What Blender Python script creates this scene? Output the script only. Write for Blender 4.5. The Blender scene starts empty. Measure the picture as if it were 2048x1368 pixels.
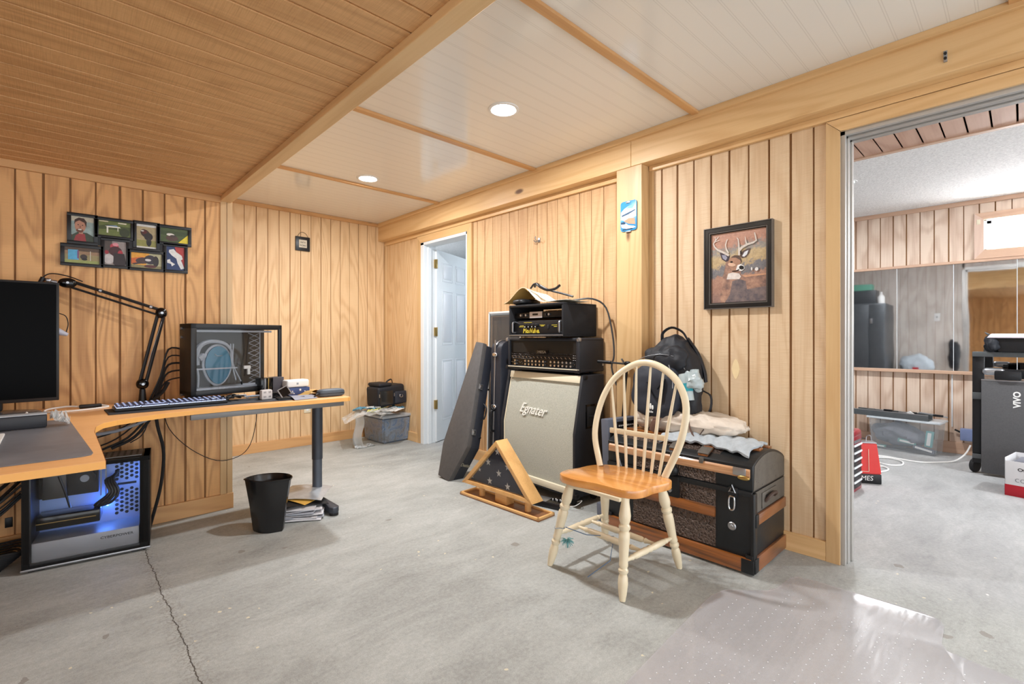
import bpy, bmesh, math, random
from mathutils import Vector, Matrix, Euler, noise
SC = bpy.context.scene
COL = SC.collection
R = math.radians
# ------------------------------------------------------------------ camera
cam_data = bpy.data.cameras.new('camera')
cam = bpy.data.objects.new('camera', cam_data)
COL.objects.link(cam)
SC.camera = cam
cam.location = (0.0, 0.0, 1.10)
cam.rotation_euler = (R(90), 0, -R(43.367))
cam_data.sensor_width = 36.0
cam_data.lens = 17.0
cam_data.shift_y = -9.0 / 2048.0
cam_data.clip_start = 0.02
# ------------------------------------------------------------------ view
SC.view_settings.view_transform = 'Standard'
SC.view_settings.look = 'None'
SC.view_settings.gamma = 1.0
SC.view_settings.use_curve_mapping = False
SC.view_settings.exposure = 0.0
# ------------------------------------------------------------------ world and lamps
W = bpy.data.worlds.new('world')
SC.world = W
W.use_nodes = True
W.node_tree.nodes['Background'].inputs[0].default_value = (0.90, 0.95, 1.0, 1)
W.node_tree.nodes['Background'].inputs[1].default_value = 3.15


def lamp(name, loc, power, size, col=(0.97, 0.98, 1.0), rot=(0, 0, 0), parent=None, kind='AREA', spread=180):
    d = bpy.data.lights.new(name, kind)
    d.energy = power
    d.color = col
    if kind == 'AREA':
        d.shape = 'DISK'
        d.size = size
        d.spread = R(spread)
    else:
        d.shadow_soft_size = size
    o = bpy.data.objects.new(name, d)
    o.location = loc
    o.rotation_euler = rot
    COL.objects.link(o)
    o.parent = parent
    return o


LIGHTS = [(1.837, 3.64), (1.837, 2.014), (1.837, -1.24)]  # last one is unseen, added behind the camera for more light
LAMP_W = 35.0
# ------------------------------------------------------------------ tagging


def tag(o, label, cat=None, group=None, kind=None):
    if label:
        o['label'] = label
    if cat:
        o['category'] = cat
    if group:
        o['group'] = group
    if kind:
        o['kind'] = kind
    return o


def thing(name, label, cat, loc=(0, 0, 0), rotz=0.0, group=None, rot=None):
    o = bpy.data.objects.new(name, None)
    o.empty_display_size = 0.05
    COL.objects.link(o)
    o.location = loc
    o.rotation_euler = rot if rot else (0, 0, R(rotz))
    return tag(o, label, cat, group)


def copy_tree(o, parent=None):
    c = o.copy()
    COL.objects.link(c)
    c.parent = parent
    for ch in list(o.children):
        copy_tree(ch, c)
    return c


# ------------------------------------------------------------------ mesh builder
class B:
    def __init__(s):
        s.bm = bmesh.new()
        s.mats = []

    def mi(s, m):
        if m is None:
            return 0
        if m not in s.mats:
            s.mats.append(m)
        return s.mats.index(m)

    def _add(s, t, m, M=None):
        i = s.mi(m)
        for f in t.faces:
            f.material_index = i
        if M is not None:
            bmesh.ops.transform(t, matrix=M, verts=t.verts)
        me = bpy.data.meshes.new('t')
        t.to_mesh(me)
        t.free()
        s.bm.from_mesh(me)
        bpy.data.meshes.remove(me)
        return s

    def box(s, lo, hi, m=None, bev=0.0, seg=2, M=None):
        t = bmesh.new()
        bmesh.ops.create_cube(t, size=1)
        c = [(a + b) / 2 for a, b in zip(lo, hi)]
        d = [abs(b - a) for a, b in zip(lo, hi)]
        bmesh.ops.transform(t, matrix=Matrix.Translation(c) @ Matrix.Diagonal((*d, 1)), verts=t.verts)
        if bev > 0:
            bmesh.ops.bevel(t, geom=list(t.edges), offset=min(bev, min(d) * 0.49), segments=seg, profile=0.5, affect='EDGES')
        return s._add(t, m, M)

    def cyl(s, p0, p1, r0, r1=None, seg=16, m=None):
        r1 = r0 if r1 is None else r1
        p0, p1 = Vector(p0), Vector(p1)
        L = (p1 - p0).length
        return s.lathe([(0, 0), (r0, 0), (r1, L), (0, L)], seg, s.frame(p0, p1), m)

    @staticmethod
    def frame(p0, p1):
        p0, p1 = Vector(p0), Vector(p1)
        q = Vector((0, 0, 1)).rotation_difference((p1 - p0).normalized())
        return Matrix.Translation(p0) @ q.to_matrix().to_4x4()

    def lathe(s, prof, seg=20, M=None, m=None):
        t = bmesh.new()
        rings = []
        for r, z in prof:
            if r < 1e-6:
                rings.append([t.verts.new((0, 0, z))])
            else:
                rings.append([t.verts.new((r * math.cos(2 * math.pi * k / seg), r * math.sin(2 * math.pi * k / seg), z)) for k in range(seg)])
        for a, b in zip(rings, rings[1:]):
            for k in range(seg):
                k2 = (k + 1) % seg
                if len(a) == 1 and len(b) > 1:
                    t.faces.new((a[0], b[k2], b[k]))
                elif len(b) == 1 and len(a) > 1:
                    t.faces.new((a[k], a[k2], b[0]))
                elif len(a) > 1:
                    t.faces.new((a[k], a[k2], b[k2], b[k]))
        return s._add(t, m, M)

    def prism(s, pts, a, b, axis='z', m=None, bev=0.0, M=None):
        """polygon pts in the plane normal to axis, extruded from a to b"""
        t = bmesh.new()

        def P(p, h):
            return {'z': (p[0], p[1], h), 'y': (p[0], h, p[1]), 'x': (h, p[0], p[1])}[axis]
        v0 = [t.verts.new(P(p, a)) for p in pts]
        v1 = [t.verts.new(P(p, b)) for p in pts]
        t.faces.new(v0)
        t.faces.new(list(reversed(v1)))
        n = len(pts)
        for k in range(n):
            t.faces.new((v0[k], v1[k], v1[(k + 1) % n], v0[(k + 1) % n]))
        bmesh.ops.recalc_face_normals(t, faces=t.faces)
        if bev > 0:
            bmesh.ops.bevel(t, geom=list(t.edges), offset=bev, segments=2, profile=0.5, affect='EDGES')
        return s._add(t, m, M)

    def tube(s, pts, r, seg=8, m=None, smooth=4, closed=False):
        P = [Vector(p) for p in pts]
        if smooth > 1 and len(P) > 2:
            Q = []
            n = len(P)
            rng = range(n if closed else n - 1)
            for i in rng:
                p1, p2 = P[i], P[(i + 1) % n]
                p0 = P[i - 1] if (i > 0 or closed) else p1 * 2 - p2
                p3 = P[(i + 2) % n] if (i + 2 < n or closed) else p2 * 2 - p1
                for k in range(smooth):
                    u = k / smooth
                    Q.append(0.5 * ((2 * p1) + (p2 - p0) * u + (2 * p0 - 5 * p1 + 4 * p2 - p3) * u * u + (3 * p1 - p0 - 3 * p2 + p3) * u ** 3))
            if not closed:
                Q.append(P[-1])
            P = Q
        t = bmesh.new()
        n = len(P)
        rings = []
        up = None
        for i in range(n):
            a = P[i - 1] if (i > 0 or closed) else P[i]
            b = P[(i + 1) % n] if (i < n - 1 or closed) else P[i]
            d = (b - a)
            d = d.normalized() if d.length > 1e-9 else Vector((0, 0, 1))
            if up is None:
                up = Vector((0, 0, 1)) if abs(d.z) < 0.9 else Vector((1, 0, 0))
            x = d.cross(up).normalized()
            up = x.cross(d).normalized()
            rr = r(i / (n - 1)) if callable(r) else r
            ra, rb = rr if isinstance(rr, tuple) else (rr, rr)
            rings.append([t.verts.new(P[i] + x * (ra * math.cos(2 * math.pi * k / seg)) + up * (rb * math.sin(2 * math.pi * k / seg))) for k in range(seg)])
        for i in range(n if closed else n - 1):
            A, C = rings[i], rings[(i + 1) % n]
            for k in range(seg):
                t.faces.new((A[k], A[(k + 1) % seg], C[(k + 1) % seg], C[k]))
        if not closed:
            t.faces.new(list(reversed(rings[0])))
            t.faces.new(rings[-1])
        bmesh.ops.recalc_face_normals(t, faces=t.faces)
        return s._add(t, m)

    def grid(s, fn, nu, nv, m=None, thick=0.0, M=None):
        t = bmesh.new()
        V = [[t.verts.new(fn(i / nu, j / nv)) for j in range(nv + 1)] for i in range(nu + 1)]
        for i in range(nu):
            for j in range(nv):
                t.faces.new((V[i][j], V[i + 1][j], V[i + 1][j + 1], V[i][j + 1]))
        if thick:
            bmesh.ops.recalc_face_normals(t, faces=t.faces)
            bmesh.ops.solidify(t, geom=list(t.faces), thickness=thick)
        return s._add(t, m, M)

    def blob(s, c, size, m=None, pw=2.5, amp=0.0, freq=6.0, seed=0, nu=40, nv=24, squash=None, M=None, ridge=0.0):
        """a superellipsoid with folded, noisy surface"""
        t = bmesh.new()
        bmesh.ops.create_uvsphere(t, u_segments=nu, v_segments=nv, radius=1)
        for v in t.verts:
            p = v.co.normalized()
            k = (abs(p.x) ** pw + abs(p.y) ** pw + abs(p.z) ** pw) ** (-1 / pw)
            q = p * k
            w = Vector((q.x * size[0] / 2, q.y * size[1] / 2, q.z * size[2] / 2))
            if amp:
                o = Vector((seed * 7.3, seed * 3.1, seed))
                n1 = noise.noise(w * freq + o)
                n2 = noise.noise(w * freq * 2.7 + o)
                n3 = 1 - abs(noise.noise(w * freq * 1.4 + o * 2)) * 2
                w += p * amp * (n1 + 0.4 * n2) + p * ridge * n3
            if squash:
                w = Vector(squash(w))
            v.co = w + Vector(c)
        return s._add(t, m, M)

    def text(s, body, size, M, m, ext=0.001, shear=0.0, align='CENTER', sx=1.0, bold=0.0):
        cu = bpy.data.curves.new('txt', 'FONT')
        cu.body = body
        cu.size = size
        cu.extrude = ext
        cu.shear = shear
        cu.offset = bold
        cu.align_x = align
        cu.align_y = 'CENTER'
        cu.resolution_u = 3
        o = bpy.data.objects.new('txt', cu)
        COL.objects.link(o)
        bpy.context.view_layer.update()
        me = bpy.data.meshes.new_from_object(o.evaluated_get(bpy.context.evaluated_depsgraph_get()))
        bpy.data.objects.remove(o)
        t = bmesh.new()
        t.from_mesh(me)
        bpy.data.meshes.remove(me)
        bmesh.ops.transform(t, matrix=M @ Matrix.Diagonal((sx, 1, 1, 1)), verts=t.verts)
        return s._add(t, m)

    def poly(s, pts3, m=None):
        t = bmesh.new()
        t.faces.new([t.verts.new(p) for p in pts3])
        return s._add(t, m)

    def obj(s, name, parent=None, mat=None, smooth=35, loc=None, label=None, kind=None, rot=None):
        me = bpy.data.meshes.new(name)
        s.bm.to_mesh(me)
        s.bm.free()
        for m in (s.mats or [mat]):
            me.materials.append(m)
        if smooth:
            me.shade_smooth()
            me.set_sharp_from_angle(angle=R(smooth))
        o = bpy.data.objects.new(name, me)
        COL.objects.link(o)
        if parent is not None:
            o.parent = parent
        if loc:
            o.location = loc
        if rot:
            o.rotation_euler = rot
        if label:
            o['label'] = label
        if kind:
            o['kind'] = kind
        return o


# ------------------------------------------------------------------ materials
def lin(c):
    return tuple(((x / 255) / 12.92 if x <= 10 else ((x / 255 + 0.055) / 1.055) ** 2.4) for x in c) + (1,)


class N:
    """node helper"""

    def __init__(s, name):
        s.m = bpy.data.materials.new(name)
        s.m.use_nodes = True
        s.t = s.m.node_tree
        s.b = s.t.nodes['Principled BSDF']
        s.out = s.t.nodes['Material Output']
        s.tc = None

    def n(s, typ, **k):
        x = s.t.nodes.new(typ)
        for a, v in k.items():
            setattr(x, a, v)
        return x

    def l(s, a, b):
        s.t.links.new(a, b)
        return s

    def co(s):
        if not s.tc:
            s.tc = s.n('ShaderNodeTexCoord')
        return s.tc.outputs['Object']

    def map(s, scale=(1, 1, 1), loc=(0, 0, 0), rot=(0, 0, 0)):
        x = s.n('ShaderNodeMapping')
        x.inputs['Scale'].default_value = scale
        x.inputs['Location'].default_value = loc
        x.inputs['Rotation'].default_value = rot
        s.l(s.co(), x.inputs['Vector'])
        return x.outputs[0]

    def noise(s, vec, scale, detail=3, rough=0.55, dist=0.0):
        x = s.n('ShaderNodeTexNoise')
        x.inputs['Scale'].default_value = scale
        x.inputs['Detail'].default_value = detail
        x.inputs['Roughness'].default_value = rough
        x.inputs['Distortion'].default_value = dist
        s.l(vec, x.inputs['Vector'])
        return x.outputs['Fac']

    def math(s, op, a, b=None, c=None, clamp=False):
        x = s.n('ShaderNodeMath', operation=op, use_clamp=clamp)
        for i, v in enumerate((a, b, c)):
            if v is None:
                continue
            if isinstance(v, (int, float)):
                x.inputs[i].default_value = v
            else:
                s.l(v, x.inputs[i])
        return x.outputs[0]

    def ramp(s, fac, stops):
        x = s.n('ShaderNodeValToRGB')
        e = x.color_ramp.elements
        while len(e) < len(stops):
            e.new(0.5)
        for k, (p, c) in enumerate(stops):
            e[k].position = p
            e[k].color = c if not isinstance(c, (int, float)) else (c, c, c, 1)
        s.l(fac, x.inputs[0])
        return x.outputs[0]

    def mix(s, f, a, b, mode='MIX'):
        x = s.n('ShaderNodeMix', data_type='RGBA', blend_type=mode)
        for i, v in ((0, f), (6, a), (7, b)):
            if isinstance(v, (int, float)):
                x.inputs[i].default_value = v
            elif isinstance(v, tuple):
                x.inputs[i].default_value = v
            else:
                s.l(v, x.inputs[i])
        return x.outputs[2]

    def bump(s, h, strength=0.3, dist=0.002):
        x = s.n('ShaderNodeBump')
        x.inputs['Strength'].default_value = strength
        x.inputs['Distance'].default_value = dist
        s.l(h, x.inputs['Height'])
        s.l(x.outputs[0], s.b.inputs['Normal'])
        return s

    def set(s, **k):
        for a, v in k.items():
            i = s.b.inputs[a.replace('_', ' ')]
            if isinstance(v, (int, float, tuple)):
                i.default_value = v
            else:
                s.l(v, i)
        return s


def plain(name, rgb, rough=0.5, metal=0.0, var=0.12, scale=18, bump=0.0, bscale=200, trans=0.0, alpha=1.0, coat=0.0, emit=0.0, ior=1.45):
    n = N(name)
    c = lin(rgb)
    if var:
        f = n.noise(n.co(), scale, 4, 0.6)
        col = n.mix(f, tuple(x * (1 - var) for x in c[:3]) + (1,), tuple(min(1, x * (1 + var)) for x in c[:3]) + (1,))
        n.set(Base_Color=col)
    else:
        n.set(Base_Color=c)
    n.set(Roughness=rough, Metallic=metal, IOR=ior)
    if bump:
        n.bump(n.noise(n.co(), bscale, 3, 0.6), bump, 0.002)
    if trans:
        n.set(Transmission_Weight=trans)
    if alpha < 1:
        n.set(Alpha=alpha)
    if coat:
        n.set(Coat_Weight=coat, Coat_Roughness=0.08)
    if emit:
        n.set(Emission_Color=c, Emission_Strength=emit)
    return n.m


def wood(name, light, dark, axis='z', ring=26.0, contrast=0.6, rough=0.55, scale=1.0, sawn=0.0, knots=0.0, coat=0.0, fine=0.5, seed=0.0, stretch=0.11, patch=0.25):
    """grain runs along `axis`; rings from contour lines of a stretched noise"""
    n = N(name)
    k = 3.2 * scale
    sc = {'x': (k * stretch, k, k), 'y': (k, k * stretch, k), 'z': (k, k, k * stretch)}[axis]
    v = n.map(sc, (seed, seed * 1.7, seed * 2.3))
    a = n.noise(v, 1.0, 2.0, 0.45, 0.25)
    s_ = n.math('SINE', n.math('MULTIPLY', a, ring))
    s_ = n.math('MULTIPLY_ADD', s_, 0.5, 0.5)
    s_ = n.math('POWER', s_, 1.6)
    f2s = {'x': (3, 90, 90), 'y': (90, 3, 90), 'z': (90, 90, 3)}[axis]
    f2 = n.noise(n.map(tuple(q * scale for q in f2s)), 1.0, 3, 0.6)
    big = n.noise(n.map((1.3, 1.3, 1.3), (3, 1, 2)), 1.0, 2)
    fac = n.math('ADD', n.math('MULTIPLY', s_, contrast), n.math('MULTIPLY', n.math('SUBTRACT', f2, 0.5), fine * 1.6))
    fac = n.math('ADD', fac, n.math('MULTIPLY', n.math('SUBTRACT', big, 0.5), patch * 2), clamp=True)
    col = n.mix(fac, lin(light), lin(dark))
    if knots:
        ks = {'x': (2.2, 5.5, 5.5), 'y': (5.5, 2.2, 5.5), 'z': (5.5, 5.5, 2.2)}[axis]
        vo = n.n('ShaderNodeTexVoronoi')
        vo.inputs['Scale'].default_value = 1.0
        n.l(n.map(ks, (0.3 + seed, 0.7, 0.2)), vo.inputs['Vector'])
        kd = n.ramp(vo.outputs['Distance'], [(0.0, 1.0), (0.07, 0.9), (0.13, 0.0), (1.0, 0.0)])
        sepc = n.n('ShaderNodeSeparateColor')
        n.l(vo.outputs['Color'], sepc.inputs[0])
        gate = n.math('GREATER_THAN', sepc.outputs[0], 1 - knots * 1.5)
        kf = n.math('MULTIPLY', kd, gate)
        col = n.mix(kf, col, lin((96, 58, 30)))
    n.set(Base_Color=col, Roughness=rough)
    h = n.math('ADD', n.math('MULTIPLY', s_, 0.25), f2)
    if sawn:
        ss = {'x': (320, 9, 9), 'y': (9, 320, 9), 'z': (9, 9, 320)}[axis]
        sw = n.noise(n.map(ss), 1.0, 2, 0.6)
        h = n.math('ADD', h, n.math('MULTIPLY', sw, sawn * 3))
        col2 = n.mix(n.math('MULTIPLY', n.math('SUBTRACT', sw, 0.45), sawn * 1.2, clamp=True), col, lin(dark))
        n.set(Base_Color=col2)
    n.bump(h, 0.35, 0.0012)
    if coat:
        n.set(Coat_Weight=coat, Coat_Roughness=0.12)
    return n.m


M = {}
M['panelB'] = wood('panel_pale', (219, 192, 157), (187, 147, 105), 'z', 85, 0.34, 0.6, 1.0, 0.8, patch=0.15, stretch=0.16)
M['panelA'] = wood('panel_amber', (228, 176, 116), (156, 100, 52), 'z', 125, 0.42, 0.5, 1.0, 0.3, patch=0.35, seed=2, stretch=0.2)
M['panelB2'] = wood('panel_honey', (208, 171, 127), (170, 124, 80), 'z', 105, 0.34, 0.6, 1.0, 0.9, patch=0.15, stretch=0.14, seed=1)
M['panelA2'] = wood('panel_far', (226, 193, 149), (186, 139, 90), 'z', 120, 0.36, 0.55, 1.0, 0.2, patch=0.18, seed=5, stretch=0.15)
M['panelC'] = wood('panel_pink', (224, 202, 182), (178, 142, 118), 'z', 40, 0.5, 0.65, 1.0, 0.3, patch=0.4, seed=8, stretch=0.3)
M['soffit'] = wood('soffit_plank', (222, 174, 120), (166, 114, 66), 'x', 95, 0.30, 0.5, 1.0, 0.9, patch=0.22, seed=3, stretch=0.14)
M['soffitR'] = wood('soffit_plank_pink', (200, 162, 140), (166, 124, 100), 'x', 70, 0.5, 0.6, 1.0, 0.3, seed=4)
M['pine_z'] = wood('pine_upright', (211, 176, 128), (184, 140, 90), 'z', 60, 0.35, 0.42, 1.2, 0, 0.25, 0.15, 0.35, seed=6, patch=0.15)
M['pine_y'] = wood('pine_beam', (226, 188, 136), (196, 148, 92), 'y', 60, 0.35, 0.42, 1.2, 0, 0.3, 0.15, 0.35, seed=7, patch=0.15)
M['pine_x'] = wood('pine_cross', (212, 164, 110), (174, 122, 72), 'x', 60, 0.35, 0.45, 1.2, 0, 0.25, 0.1, 0.35, seed=9)
M['trimR'] = wood('pine_trim_pink', (204, 168, 142), (174, 134, 108), 'y', 50, 0.35, 0.5, 1.2, 0, 0.25, 0, 0.3, seed=10)
M['trimRz'] = wood('pine_casing_pink', (212, 184, 166), (190, 156, 138), 'z', 50, 0.35, 0.5, 1.2, 0, 0.1, 0, 0.3, seed=10)
M['groove'] = plain('dark_wood_edge', (96, 60, 34), 0.8)
M['groove_face'] = plain('dark_groove', (136, 96, 56), 0.7, var=0.3, scale=9)  # groove bottoms are a darker brown than the panel face
M['panelback'] = wood('weathered_plywood', (212, 204, 196), (176, 162, 148), 'z', 60, 0.4, 0.65, 1.0, 0.2, patch=0.3, seed=9, stretch=0.2)
M['white_trim'] = plain('white_paint', (226, 232, 236), 0.4, var=0.03)
M['metal_track'] = plain('aluminium_track', (196, 194, 190), 0.35, 0.6, var=0.05)
M['black'] = plain('black_plastic', (22, 23, 26), 0.4, var=0.15)
M['blackgloss'] = plain('black_gloss', (12, 12, 14), 0.12, var=0)
M['tolex'] = plain('black_tolex', (34, 36, 42), 0.55, var=0.2, scale=60, bump=0.5, bscale=420)
M['chrome'] = plain('chrome', (210, 210, 212), 0.18, 1.0, var=0)
M['steel'] = plain('brushed_steel', (170, 172, 176), 0.35, 0.9, var=0.05)
M['brass'] = plain('old_brass', (180, 150, 90), 0.3, 0.9, var=0.1)
M['cream'] = plain('cream_piping', (226, 216, 190), 0.5, var=0.05)
M['white'] = plain('white_plain', (232, 232, 230), 0.5, var=0.03)
M['rubber'] = plain('rubber', (28, 28, 30), 0.7)


def concrete():
    n = N('concrete_floor')
    a = n.noise(n.co(), 0.9, 5, 0.6, 0.4)
    b = n.noise(n.map((1, 2.6, 1), (4, 2, 0), (0, 0, 0.5)), 2.2, 8, 0.76, 0.5)
    c = n.noise(n.co(), 60, 4, 0.75)
    d = n.noise(n.co(), 260, 2, 0.6)
    f = n.math('ADD', n.math('MULTIPLY', a, 0.35), n.math('MULTIPLY', b, 0.4))
    f = n.math('ADD', f, n.math('MULTIPLY', c, 0.25))
    col = n.ramp(f, [(0.34, lin((138, 140, 137))), (0.5, lin((187, 191, 188))), (0.63, lin((217, 220, 217)))])
    col = n.mix(n.math('MULTIPLY', n.math('SUBTRACT', d, 0.35), 1.3, clamp=True), n.mix(0.42, col, lin((100, 97, 92))), col)
    # cooler, greyer slab beyond the doorway
    sep = n.n('ShaderNodeSeparateXYZ')
    n.l(n.co(), sep.inputs[0])
    right = n.math('SMOOTH_MIN', n.math('MULTIPLY', n.math('SUBTRACT', sep.outputs[0], 2.6), 3.0, clamp=True), 1.0, 0.1)
    col = n.mix(n.math('MULTIPLY', right, 0.8), col, n.ramp(f, [(0.36, lin((132, 133, 134))), (0.52, lin((164, 165, 166))), (0.66, lin((192, 192, 192)))]))
    # damp dark dots and pale paint flecks
    for sc, th, cc, amt, sd in ((9, 0.20, (132, 128, 120), 0.75, 1), (26, 0.16, (214, 206, 178), 0.8, 5), (7, 0.045, (224, 222, 216), 0.9, 9)):
        vo = n.n('ShaderNodeTexVoronoi')
        vo.inputs['Scale'].default_value = sc
        wob = n.n('ShaderNodeVectorMath', operation='ADD')
        nz = n.n('ShaderNodeTexNoise')
        nz.inputs['Scale'].default_value = 30
        n.l(n.co(), nz.inputs['Vector'])
        sc_ = n.n('ShaderNodeVectorMath', operation='SCALE')
        n.l(nz.outputs['Color'], sc_.inputs[0])
        sc_.inputs['Scale'].default_value = 0.03
        n.l(n.map((1, 1, 1), (sd, sd * 2, 0)), wob.inputs[0])
        n.l(sc_.outputs[0], wob.inputs[1])
        n.l(wob.outputs[0], vo.inputs['Vector'])
        sp = n.math('LESS_THAN', vo.outputs['Distance'], th)
        area = n.noise(n.map((1, 1, 1), (sd, 0, 0)), 1.6, 2)
        sepc = n.n('ShaderNodeSeparateColor')
        n.l(vo.outputs['Color'], sepc.inputs[0])
        g = n.math('MULTIPLY', n.math('GREATER_THAN', area, 0.56), n.math('GREATER_THAN', sepc.outputs[1], 0.84))
        col = n.mix(n.math('MULTIPLY', n.math('MULTIPLY', sp, g), amt), col, lin(cc))
    # control-joint crack along x = 0.335
    cw = n.noise(n.map((0.2, 1.3, 1)), 3.5, 8, 0.78)
    dx = n.math('ABSOLUTE', n.math('SUBTRACT', n.math('SUBTRACT', sep.outputs[0], 0.300), n.math('MULTIPLY', cw, 0.07)))
    ck = n.math('LESS_THAN', dx, 0.0020)
    halo = n.math('SUBTRACT', 1.0, n.math('MULTIPLY', dx, 16), clamp=True)
    halo = n.math('MULTIPLY', halo, n.math('GREATER_THAN', n.noise(n.co(), 90, 3), 0.53))
    col = n.mix(n.math('MULTIPLY', halo, 0.45), col, lin((112, 106, 96)))
    col = n.mix(ck, col, lin((66, 60, 52)))
    n.set(Base_Color=col, Roughness=n.ramp(b, [(0.3, 0.62), (0.7, 0.8)]))
    h = n.math('SUBTRACT', n.math('ADD', n.math('MULTIPLY', c, 0.6), n.math('MULTIPLY', d, 0.3)), n.math('MULTIPLY', ck, 2.5))
    n.bump(h, 0.4, 0.003)
    return n.m


def beadboard():
    n = N('glossy_white_beadboard')
    sep = n.n('ShaderNodeSeparateXYZ')
    n.l(n.co(), sep.inputs[0])
    fr = n.math('FRACT', n.math('MULTIPLY', sep.outputs[1], 1 / 0.084))
    g1 = n.math('LESS_THAN', n.math('ABSOLUTE', n.math('SUBTRACT', fr, 0.45)), 0.018)
    g2 = n.math('LESS_THAN', n.math('ABSOLUTE', n.math('SUBTRACT', fr, 0.55)), 0.018)
    g = n.math('MAXIMUM', g1, g2)
    col = n.mix(n.math('MULTIPLY', g, 0.26), lin((234, 230, 222)), lin((176, 170, 160)))
    n.set(Base_Color=col, Roughness=0.13, IOR=1.5)
    w = n.noise(n.map((0.6, 1.6, 1)), 1.4, 2)
    n.bump(n.math('SUBTRACT', n.math('MULTIPLY', w, 4.0), n.math('MULTIPLY', g, 0.3)), 0.16, 0.004)
    return n.m


def popcorn():
    n = N('popcorn_ceiling')
    a = n.noise(n.co(), 75, 3, 0.7)
    n.set(Base_Color=n.ramp(a, [(0.3, lin((206, 204, 202))), (0.65, lin((240, 238, 236)))]), Roughness=0.9)
    n.bump(a, 0.7, 0.010)
    return n.m


M['floor'] = concrete()
M['bead'] = beadboard()
M['popcorn'] = popcorn()
# ================================================================== THE ROOM
def struct(b, name, mat=None, smooth=None):
    o = b.obj(name, None, mat, smooth)
    o['kind'] = 'structure'
    return o


def grooved(b, axis, a0, a1, face, out, z0, z1, g0, step=0.1045, thick=0.02, m=None, gw=0.010, gd=0.007):
    """vertical-groove plywood: runs a0..a1 along axis, visible face at `face`, facing direction out (-1/+1)"""
    pts = [(a0, face)]
    k = math.ceil((a0 - g0) / step)
    while True:
        g = g0 + k * step
        if g > a1 - 0.012:
            break
        if g > a0 + 0.012:
            w = gw * (0.75 + 0.5 * ((k * 37) % 10) / 10)
            pts += [(g - w / 2, face), (g - w / 2 + 0.001, face - out * gd), (g + w / 2 - 0.001, face - out * gd), (g + w / 2, face)]
        k += 1
    pts += [(a1, face), (a1, face - out * thick), (a0, face - out * thick)]
    if axis == 'y':
        pts = [(f, a) for a, f in pts]
    b.prism(pts, z0, z1, 'z', m)
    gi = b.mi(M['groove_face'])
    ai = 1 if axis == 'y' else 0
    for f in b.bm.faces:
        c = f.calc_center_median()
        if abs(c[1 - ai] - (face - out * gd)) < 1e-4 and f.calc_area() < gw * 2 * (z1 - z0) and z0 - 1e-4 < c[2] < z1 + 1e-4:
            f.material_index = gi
    return b


# floor: one slab under everything
struct(B().box((-2.4, -3.2, -0.1), (6.4, 6.6, 0), M['floor']), 'floor')
XB = 2.77
# far and left walls
b = B()
grooved(b, 'x', -2.3, 0.765, 3.527, -1, 0, 2.0, -0.149, 0.104, m=M['panelA'])
b.box((-2.3, 3.547, 0), (0.80, 3.60, 2.02), M['groove'])
b.box((0.765, 3.515, 0), (0.800, 3.560, 1.997), M['pine_z'])
b.box((0.803, 3.515, 0), (0.833, 3.600, 1.997), M['pine_z'])
struct(b, 'wall_left')
b = B()
grooved(b, 'y', 3.60, 5.05, 0.833, 1, 0, 2.42, 3.64, m=M['panelA2'])
struct(b, 'wall_return')
b = B()
grooved(b, 'x', 0.80, XB, 5.04, -1, 0, 2.385, 1.293, 0.1035, m=M['panelA2'], gw=0.007, gd=0.005)
b.box((0.80, 5.06, 0), (2.9, 5.12, 2.42), M['groove'])
struct(b, 'wall_back')
b = B()
grooved(b, 'y', -0.2, 3.6, -2.28, 1, 0, 2.02, 0.0, m=M['panelA'])
b.box((-2.4, -0.2, 0), (-2.3, 3.6, 2.4), M['groove'])
struct(b, 'wall_side')
# wall between the rooms (doorway at 3.515..4.293, wide opening below 0.61)
b = B()
grooved(b, 'y', 0.67, 1.70, XB, -1, 0, 2.165, 0.726, m=M['panelB'], gw=0.012, gd=0.008)
grooved(b, 'y', 1.70, 3.445, XB, -1, 0, 2.165, 0.726, 0.1065, m=M['panelB2'], gw=0.007, gd=0.006)
grooved(b, 'y', 4.355, 5.04, XB, -1, 0, 2.165, 4.40, m=M['panelA2'], gw=0.006, gd=0.005)
grooved(b, 'y', 0.615, 3.5, 2.90, 1, 0, 2.4, 0.80, m=M['panelback'], gw=0.003, gd=0.002)
grooved(b, 'y', 4.31, 6.6, 2.90, 1, 0, 2.4, 4.40, m=M['white_trim'], gw=0.002, gd=0.001)
b.box((2.79, 0.64, 0), (2.88, 3.5, 2.4), M['groove'])
b.box((2.79, 4.31, 0), (2.88, 6.6, 2.4), M['groove'])
b.box((2.79, -3.2, 2.13), (2.88, 6.6, 2.4), M['groove'])
b.box((2.88, -3.2, 2.13), (2.90, 0.64, 2.4), M['panelback'])
b.box((2.88, 3.5, 2.10), (2.90, 4.31, 2.4), M['white_trim'])
struct(b, 'wall_right')
# big beam with its seam over the post
b = B()
b.box((2.668, 1.722, 2.19), (2.90, 5.04, 2.36), M['pine_y'], 0.003)
b.box((2.668, -3.2, 2.19), (2.90, 1.7205, 2.36), M['pine_y'], 0.003)
struct(b, 'trim_1')
struct(B().box((2.648, -3.2, 2.35), (2.70, 5.04, 2.386), M['pine_y'], 0.003), 'trim_2')
struct(B().box((2.672, 1.645, 0), (2.795, 1.832, 2.19), M['pine_z'], 0.003), 'trim_3')
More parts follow.
